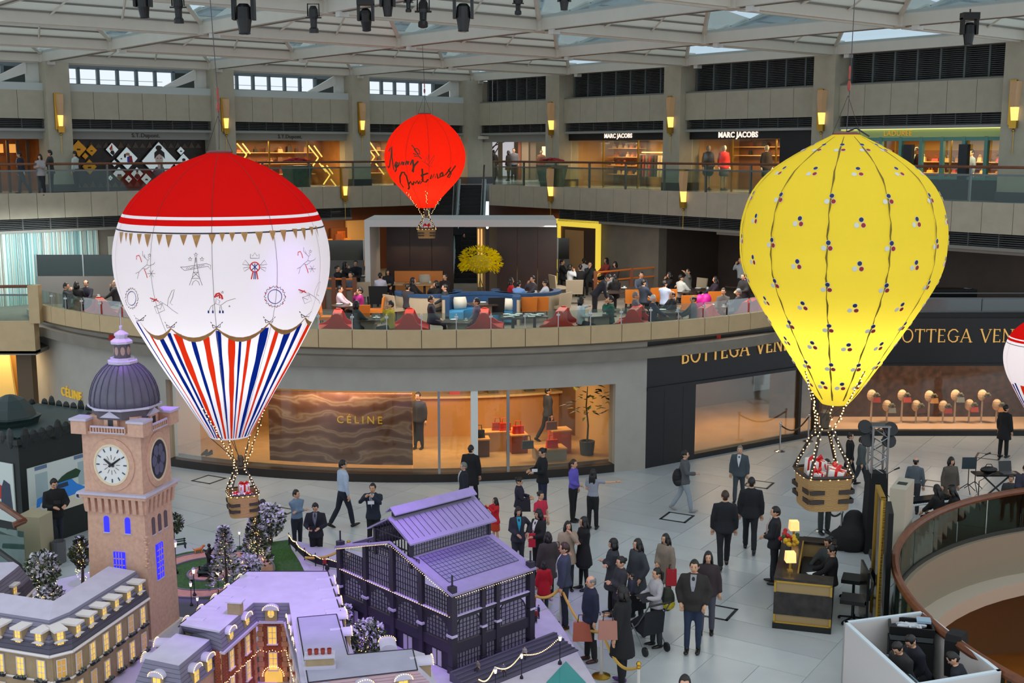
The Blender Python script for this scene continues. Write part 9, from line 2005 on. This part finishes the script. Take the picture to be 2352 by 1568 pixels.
# technicians' booth
bt=[at_z(x,y,1.15)for x,y in((1938,1426),(2122,1402),(2300,1540),(2066,1572))];bt=[Vector((q.x,q.y,0))for q in bt];bt[3]=bt[0]+(bt[2]-bt[1])*1.02
bo=thing('booth_walls','open white-walled technicians booth at the bottom right','booth',bt[0]);c0=sum(bt,Vector())/4
BW=mat('booth_white',(214,208,204),.6)
for i,j in((0,1),(1,2),(2,3),(3,0)):
 a,c=bt[i],bt[j];n_=(c0-(a+c)/2).normalized()*.07
 segs=[(0,1)]if(i,j)!=(1,2)else[(0,.42),(.5,1)]
 for f0,f1 in segs:
  A=[a.lerp(c,f0),a.lerp(c,f1),a.lerp(c,f1)+n_,a.lerp(c,f0)+n_];b=MB();b.hull2(A,[q+Vector((0,0,1.12))for q in A]);b.build('wall_panel',BW,bo,True)
  b=MB();b.hull2([q+Vector((0,0,1.12))for q in A],[q+Vector((0,0,1.15))for q in A]);b.build('top_edge',mat('booth_edge',(214,226,234),.4),bo,True)
def inB(u,v,z=0):return bt[0].lerp(bt[1],u).lerp(bt[3].lerp(bt[2],u),v)+Vector((0,0,z))
p=inB(.72,.14);t=thing('equipment_rack','black flight case rack with an open top tray of cables in the booth','equipment',p,-.25);b=MB();b.bx(-.38,.38,-.26,.26,.0,.85);b.build('rack_case',mat('rack_black',(28,30,30),.5),t);b=MB();b.bx(-.38,.38,-.26,.26,.98,1.02);b.bx(-.38,-.34,-.26,.26,1.02,1.12);b.bx(.34,.38,-.26,.26,1.02,1.12);b.bx(-.34,.34,-.26,-.22,1.02,1.12);b.bx(-.34,.34,.22,.26,1.02,1.12);b.build('tray',BLACK,t);b=MB();b.bx(-.36,.36,-.24,.24,.87,.96);b.build('device',GREYM,t);b=MB()
for k in range(9):b.tube([(random.uniform(-.28,.28),random.uniform(-.15,.15),1.04),(random.uniform(-.28,.28),random.uniform(-.15,.15),1.09),(random.uniform(-.28,.28),random.uniform(-.15,.15),1.05)],.022,5)
b.build('cable_tangle',mat('cable_silver',(200,206,212),.4),t,kind='stuff');b=MB();b.bx(.1,.34,.02,.24,1.12,1.16);b.build('manual',mat('manual_blue',(150,176,196),.5),t)
p=inB(.12,.52,.78);t=thing('mixing_console','long mixing console with rows of knobs along the booth wall','console',p);dv=(bt[3]-bt[0]).normalized();MM=frame(p,dv,Vector((-dv.y,dv.x,0)));b=MB();b.bx(-.62,.62,-.02,.32,-.08,.02,0,MM);b.build('case',mat('console_blue_grey',(110,140,160),.4),t,True);b=MB();b.bx(-.58,.58,.02,.28,.02,.03,0,MM);b.build('panel',BLACK,t,True);b=MB()
for k in range(60):b.bx(-.55+(k%20)*.056,-.53+(k%20)*.056,.06+.08*(k//20),.085+.08*(k//20),.03,.05,0,MM)
b.build('knobs',STEEL,t,True,kind='stuff');b=MB()
for x in(-.5,.5):b.bx(x-.03,x+.03,.0,.3,-.78,-.08,0,MM)
b.build('stand',BLACK,t,True)
p=inB(.15,.86,.80);t=thing('lighting_desk','small lighting desk with blue and white screens in the booth','console',p);MM=frame(p,dv,Vector((-dv.y,dv.x,0)));b=MB();b.bx(-.25,.25,-.02,.36,-.8,.02,0,MM);b.build('case',mat('desk_navy',(30,40,90),.4),t,True)
for k in range(4):b=MB();b.bx(-.2+.1*k,-.12+.1*k,.05+.1*(k%2),.22+.1*(k%2),.02,.03,0,MM);b.build('screen',glow('screen_blue' if k%2 else 'screen_white',(60,80,220)if k%2 else(220,230,240),.5),t,True)
t=thing('cable_coil','white cable coil on the booth floor by the right wall','cable',inB(.9,.8));b=MB()
for r_ in(.26,.3,.34):b.tube([inB(.86,.8,.05+r_*.1)+Vector((r_*math.cos(a),r_*math.sin(a),0))for a in[k*pi/10 for k in range(21)]],.012,5)
b.build('coil',WHITE,t,True)
for(u_,v_,lb,fc,hr)in((.60,.45,'technician in navy sitting in the booth, looking down',110,'short'),(.38,.5,'technician in dark grey beside the mixing console',120,'short'),(.78,.85,'technician in black crouching at the near end of the booth',60,'bald')):
 person(lb,inB(u_,v_),fc,1.68,legs='sit',top=(26,30,40)if u_>.5 else(44,42,42),bot=(26,26,30),hair='short',armL='lap',armR='lap',lean=22,headpitch=20,vox=.034)
t=thing('black_coat','black coat thrown over the booth wall','coat',bt[1].lerp(bt[2],.46));M=T(*(bt[1].lerp(bt[2],.46)))@RZ(.9);b=MB();b.rings([[tuple(M@Vector((x,y,z)))for x,y in((-.2*k,-.12),(.2*k,-.12),(.2*k,.14),(-.2*k,.14))]for z,k in((.45,.7),(.8,1),(1.12,1.1),(1.22,.8))]);b.build('cloth',mat('black_drape',(18,19,22),.9),t,True)
p=FB@Vector((fx(1690),3.2,.15));t=thing('display_column','grey display column with lit niches of small leather goods inside the corner shop','display',p);M=frame(p,D1,-N1);b=MB();b.bx(-.9,.9,-.3,.3,0,2.3,0,M);b.build('column',mat('display_grey',(132,118,100),.5),t,True)
for k in range(4):b=MB();b.bx(.35,.75,-.34,-.28,.5+.42*k,.8+.42*k,0,M);b.build('lit_niche',glow('niche_gold',(255,200,110),.9),t,True)
for k in range(2):b=MB();b.bx(1.2+k*.6,1.7+k*.6,-.3,.2,2.2,2.24,0,M);b.build('ceiling_panel',glow('panel_gold',(255,220,120),1.2),t,True)
# PEOPLE ON THE GROUND FLOOR
NV=(26,30,44);BL=(22,22,26);DG=(48,50,54)
def G(x,yf,yh,face,lbl,**k):k.setdefault('vox',.03);return stand(lbl,x,yf,yh,face,**k)
G(790,1210,1057,-60,'man in a light blue shirt and dark trousers walking away near the onyx window',legs='walk',top=(176,190,210),topk='shirt',bot=NV)
G(684,1266,1130,-140,'man in a denim shirt with folded arms beside the man in the dark suit',top=(112,134,156),topk='shirt',bot=(30,34,46),botk='jeans',armL='fold',armR='fold',headyaw=-30)
G(728,1302,1157,180,'man in a dark suit with a grey tie looking down at his phone',top=(26,28,36),bot=BL,shirt=(140,142,154),tie=(60,62,72),armL='hold',armR='hold',headpitch=28)
G(859,1262,1113,170,'man in a navy suit photographing with a white phone',top=(28,36,52),bot=BL,shirt=(200,204,214),tie=(40,44,56),armL='photo',armR='photo')
G(1082,1158,1023,-20,'tall figure in a long black coat walking behind the grey-haired man',top=BL,topk='coat',bot=BL,legs='walk')
G(1066,1190,1068,100,'grey-haired man in a dark suit striding left behind the market hall',top=(28,32,44),bot=(34,40,54),shirt=(206,206,210),hairm=HAIRG,legs='walk')
G(1138,1252,1145,120,'girl in a red jacket and orange skirt photographing with her phone',sex='f',hair='long',top=(200,24,40),topk='jacket',botk='skirt',bot=(190,60,30),armL='photo',armR='photo',child=True)
G(1192,1232,1100,-90,'woman in a navy coat with a dark handbag and teal jeans',sex='f',hair='bun',top=(36,34,54),topk='knit',bot=(60,84,92),botk='jeans',armL='hold',armR='hold',headpitch=20)
G(1246,1178,1032,110,'woman in a black jacket and navy jeans reading her phone near the shop glass',sex='f',hair='bun',top=(20,22,26),bot=(34,40,66),botk='jeans',armL='hold',armR='hold',headpitch=18)
G(1316,1197,1058,-120,'woman in a purple cardigan holding a beige coat',sex='f',hair='pony',top=(100,88,186),topk='shirt',bot=BL,armL='waist',armR='hang',hairm=HAIRB)
G(1361,1215,1080,-25,'woman in a grey blouse pointing to the right',sex='f',hair='long',top=(150,150,164),topk='tee',sleeve=.35,bot=BL,armL='point',armR='waist')
G(1241,1270,1143,-140,'woman in a pink-red top half hidden behind the white-scarfed woman',sex='f',hair='bun',top=(196,40,70),topk='tee',sleeve=.4,bot=DG,armL='hold')
G(1190,1312,1188,190,'woman in a dark jacket over a bright teal top, hand on hip',sex='f',hair='bob',top=(50,48,60),shirt=(40,160,186),bot=DG,armR='hip',armL='waist')
G(1237,1330,1172,130,'woman in a black jacket with a white scarf beside the teal-topped woman',sex='f',hair='bob',top=(26,26,28),shirt=(214,210,206),bot=BL,armL='waist',armR='hold')
G(1303,1356,1200,190,'woman in a beige fur-trimmed coat with long hair, hand raised',sex='f',hair='long',top=(168,150,124),topk='coat',bot=DG,armL='waist',armR='face',hem=.66)
G(1340,1354,1190,110,'woman in a black coat with long hair and black tights',sex='f',hair='long',top=(22,22,26),topk='coat',botk='skirt',bot=(40,40,44),tights=(16,16,18),armL='fold',armR='fold')
G(1258,1380,1255,20,'woman with a pale fur hood, back turned, near the child in red',sex='f',hair='bob',top=(60,54,50),topk='coat',bot=BL,shoe=(200,170,170))
G(1249,1404,1292,10,'child in a bright red coat, back turned',sex='f',hair='bob',top=(176,18,30),topk='coat',bot=(50,50,60),child=True)
G(1296,1440,1250,80,'man in a grey jumper with a white collar, standing at the rope',top=(58,64,80),topk='knit',shirt=(226,226,230),bot=(34,38,52),hairm=HAIRB)
G(1356,1518,1326,110,'bald man in glasses and a navy jacket holding shopping bags',top=(32,38,58),topk='jacket',bot=(34,32,34),hair='bald',hairm=HAIRG,armL='hang',armR='hang',shoe=(70,40,34),girth=1.15)
G(1407,1412,1240,100,'woman in glasses and a charcoal coat with folded arms',sex='f',hair='bob',top=(50,52,56),topk='coat',bot=BL,armL='fold',armR='fold')
G(1424,1460,1282,110,'woman in a dark jacket carrying a baby',sex='f',hair='bun',top=(50,50,56),bot=(46,40,44),armL='cradle',armR='cradle')
G(1462,1420,1241,120,'long-haired woman in a charcoal coat standing behind the baby',sex='f',hair='long',top=(58,62,68),topk='coat',bot=BL,armL='pocket',armR='pocket')
G(1526,1392,1229,130,'woman in a beige coat and glasses with a red bag',sex='f',hair='long',top=(140,126,112),topk='coat',bot=DG,armL='waist',armR='hang')
G(1506,1484,1308,110,'woman in a striped cardigan with a black and yellow backpack',sex='f',hair='pony',top=(176,172,176),topk='knit',bot=DG,armL='hold',armR='hold')
G(1428,1572,1350,60,'woman in a black coat seen from behind in front of the stroller',sex='f',hair='bob',top=(20,20,23),topk='coat',bot=BL,hem=.5,armL='hold',shoe=(90,40,120))
G(1590,1498,1290,165,'man in an open brown-black jacket, grey top and jeans',top=(44,40,38),topk='jacket',shirt=(150,150,158),bot=(40,52,76),botk='jeans',armL='pocket',armR='pocket',girth=1.2)
G(1622,1455,1270,170,'dark-haired woman walking behind the man in the brown-black jacket',sex='f',hair='long',top=(54,42,46),topk='jacket',bot=(80,80,92),legs='ease')
G(1570,1174,1035,-100,'walker in a grey hooded jacket and pale trousers with a black backpack',top=(84,86,90),topk='jacket',bot=(150,160,168),legs='walk',hair='short',shoe=(150,150,150),armL='hold',armR='back')
G(1696,1152,1024,160,'older man in a grey suit walking towards the shops',top=(66,76,82),bot=(60,68,74),shirt=(210,210,214),legs='walk',hairm=HAIRG)
G(1721,1266,1097,-10,'young man in a black suit walking away, right of the pair',top=(26,28,34),bot=(26,28,34),legs='walk2')
G(1661,1303,1128,-5,'young man in a black suit walking away, left of the pair, paper in hand',top=(26,28,34),bot=(26,28,34),legs='walk',hairm=HAIRB)
G(1776,1340,1167,75,'man in a dark suit with a pink tie waiting beside the concierge desk',top=(24,26,34),bot=(24,26,34),shirt=(220,218,216),tie=(190,150,140),armL='waist',armR='waist')
G(2303,1050,932,-60,'woman in black standing in front of the lit busts',sex='f',hair='bun',top=BL,bot=BL,topk='coat')
G(1948,1110,995,-100,'man in black behind the yellow balloon basket',top=BL,bot=BL,legs='walk');G(1975,1122,1003,-110,'man in a grey-green jacket walking right of the yellow balloon basket',top=(70,78,78),bot=(46,50,56),legs='walk2',shoe=(110,70,50))
G(2097,1180,1057,-30,'balding man in a grey shirt behind the beige directory slab',top=(88,96,104),topk='shirt',hair='bald',bot=DG);G(2177,1185,1052,190,'smiling woman in a dark tunic with grey sleeves among the instruments',sex='f',hair='bob',top=(88,80,72),topk='dress',bot=BL,tights=BL,botk='skirt')
p=at_z(2180,1235,0)
for k,(dx,c)in enumerate(((-.25,(30,28,30)),(.25,(24,22,24)))):person(('musician in black at the piano, left of two','musician in black bending at the piano, right of two')[k],(p.x+dx,p.y,0),40+40*k,1.66,'f',legs='sit',hair='long',top=c,armL='keys',armR='keys',lean=10+10*k,vox=.04)
q=at_y(2322,1110,29.9);person('brown-haired person seated behind the curved handrail at the right edge',(q.x,q.y,0),150,1.38,legs='sit',top=(60,60,62),hairm=HAIRB,vox=.045)
G(2347,1215,1070,180,'singer in dark clothes cut by the right picture edge',top=(44,44,60),bot=BL,armL='hold',armR='hold')
G(608,1298,1150,160,'dark-haired person half hidden behind the snowy tree and the basket',sex='f',hair='bob',top=(46,46,52),topk='coat',bot=BL)
G(1892,1225,1022,190,'man with glasses and a red scarf behind the yellow balloon basket',top=(50,60,56),shirt=(170,40,44),bot=(52,60,58),girth=1.1)
G(1567,1815,1556,170,'dark-haired person whose head just shows at the bottom edge',top=DG,bot=DG)
G(133,1266,1102,-140,'man in a black jacket with a white strap looking at his phone by the kiosk',top=(18,18,20),bot=(36,40,54),botk='jeans',armL='hold',armR='hold',headpitch=25,girth=1.1)
# things they hold
def held(name,lbl,cat,x,y,Y,w_,h,c,d=.08,rz=0,parts='body'):
 p=at_y(x,y,Y);t=thing(name,lbl,cat,p,rz);b=MB();b.taper((0,0,-h/2),(w_,d,h),(.92,.9));b.build('body',mat('held_%d_%d_%d'%c,c,.6),t);b=MB();b.tube([(-w_*.25,0,h/2),(-w_*.2,0,h/2+w_*.4),(w_*.2,0,h/2+w_*.4),(w_*.25,0,h/2)],.010,5);b.build('handle',mat('held_dark',(60,40,36),.6),t);return t
def hy(x,yf):return at_z(x,yf,0).y
held('shopping_bag','orange and brown paper shopping bag held by the bald man','bag',1338,1450,hy(1356,1518)-.1,.36,.36,(180,96,70));held('shopping_bag','white paper shopping bag held by the bald man','bag',1374,1440,hy(1356,1518)-.2,.14,.46,(206,206,210))
held('handbag','pink leather handbag of the woman in the black coat','bag',1396,1446,hy(1428,1572)-.25,.34,.34,(176,120,104));held('handbag','red quilted bag of the woman in the beige coat','bag',1542,1325,hy(1526,1392)-.2,.22,.36,(190,36,50));held('handbag','dark handbag under the arm of the woman in navy','bag',1203,1160,hy(1192,1232)-.2,.34,.3,(36,32,44));held('handbag','red handbag of the white-scarfed woman','bag',1222,1240,hy(1237,1330)-.25,.16,.3,(190,30,50));held('handbag','brown handbag between the beige and white coats','bag',1277,1272,hy(1303,1356)-.2,.3,.3,(110,48,36))
for(x,y,yf,xf,c,lbl)in((1557,1096,1174,1570,(20,20,24),'black backpack of the walker in the grey jacket'),(1532,1375,1484,1506,(40,42,30),'black and yellow backpack on the striped cardigan')):
 p=at_y(x,y,hy(xf,yf)+.02);t=thing('backpack',lbl,'backpack',p);b=MB();b.ball((0,0,0),(.15,.17,.24),12,8);b.build('pack',mat('pack_%d'%x,c,.7),t);b=MB();b.ball((.02,-.06,-.08),(.13,.12,.11),10,6);b.build('pocket',mat('pack_pocket_%d'%x,(190,170,30)if x<1550 and x>1500 and y>1300 else(40,40,44),.7),t)
for(x,y,xf,yf,c,lbl)in((852,1154,859,1262,(226,226,230),'white phone held up by the man in navy'),(718,1212,728,1302,(24,24,28),'dark phone in the hands of the man looking down'),(131,1153,133,1266,(30,32,36),'dark phone of the man by the kiosk'),(1228,1080,1246,1178,(220,220,226),'white phone of the woman near the shop glass')):
 p=at_y(x,y,hy(xf,yf)-.34);t=thing('phone',lbl,'phone',p,.1);b=MB();b.bx(-.075,.075,-.005,.005,-.04,.04);b.build('case',mat('phone_%d'%c[0],c,.3),t);b=MB();b.bx(-.065,.065,.005,.007,-.034,.034);b.build('screen',BLACKG,t)
p=at_z(1446,1490,0);bm=hy(1424,1460)-.25;q=at_y(1452,1318,bm)
t=person('baby with short hair in a striped navy top, carried on the arm',(q.x,q.y,q.z-.62),80,.78,legs='sit',top=(44,46,64),bot=(60,50,54),vox=.05)
p=at_z(1482,1486,0);t=thing('stroller','black folding stroller beside the woman in the black coat','stroller',p,.5);b=MB();rs=[]
for k in range(7):a=-.3+k*.42;rs.append([(s*.24,-.02+.36*math.cos(a),.72+.36*math.sin(a))for s in(-1,-.4,.4,1)])
b.rings(rs,closed=False);b.build('hood',mat('stroller_black',(24,26,34),.8),t);b=MB();b.hull2([(-.23,-.25,.35),(.23,-.25,.35),(.23,.3,.42),(-.23,.3,.42)],[(-.23,-.3,.75),(.23,-.3,.75),(.23,-.2,.80),(-.23,-.2,.80)]);b.build('seat',mat('stroller_black',(24,26,34),.8),t)
for s in(-1,1):b=MB();b.tube([(s*.25,-.45,1.02),(s*.25,-.1,.55),(s*.25,.4,.12)],.014,5);b.tube([(s*.25,.1,.5),(s*.25,-.35,.1)],.014,5);b.build('frame_tube',GREYM,t)
for sx in(-1,1):
 for y in(-.35,.42):b=MB();b.lathe([(.04,-.02),(.09,-.02),(.09,.02),(.04,.02)],12,(0,0,0),0,T(sx*.25,y,.09)@RY(pi/2));b.build('wheel',BLACK,t)
b=MB();b.tube([(-.25,-.45,1.02),(.25,-.45,1.02)],.02,6);b.build('handle',BLACK,t)
finalize_people()
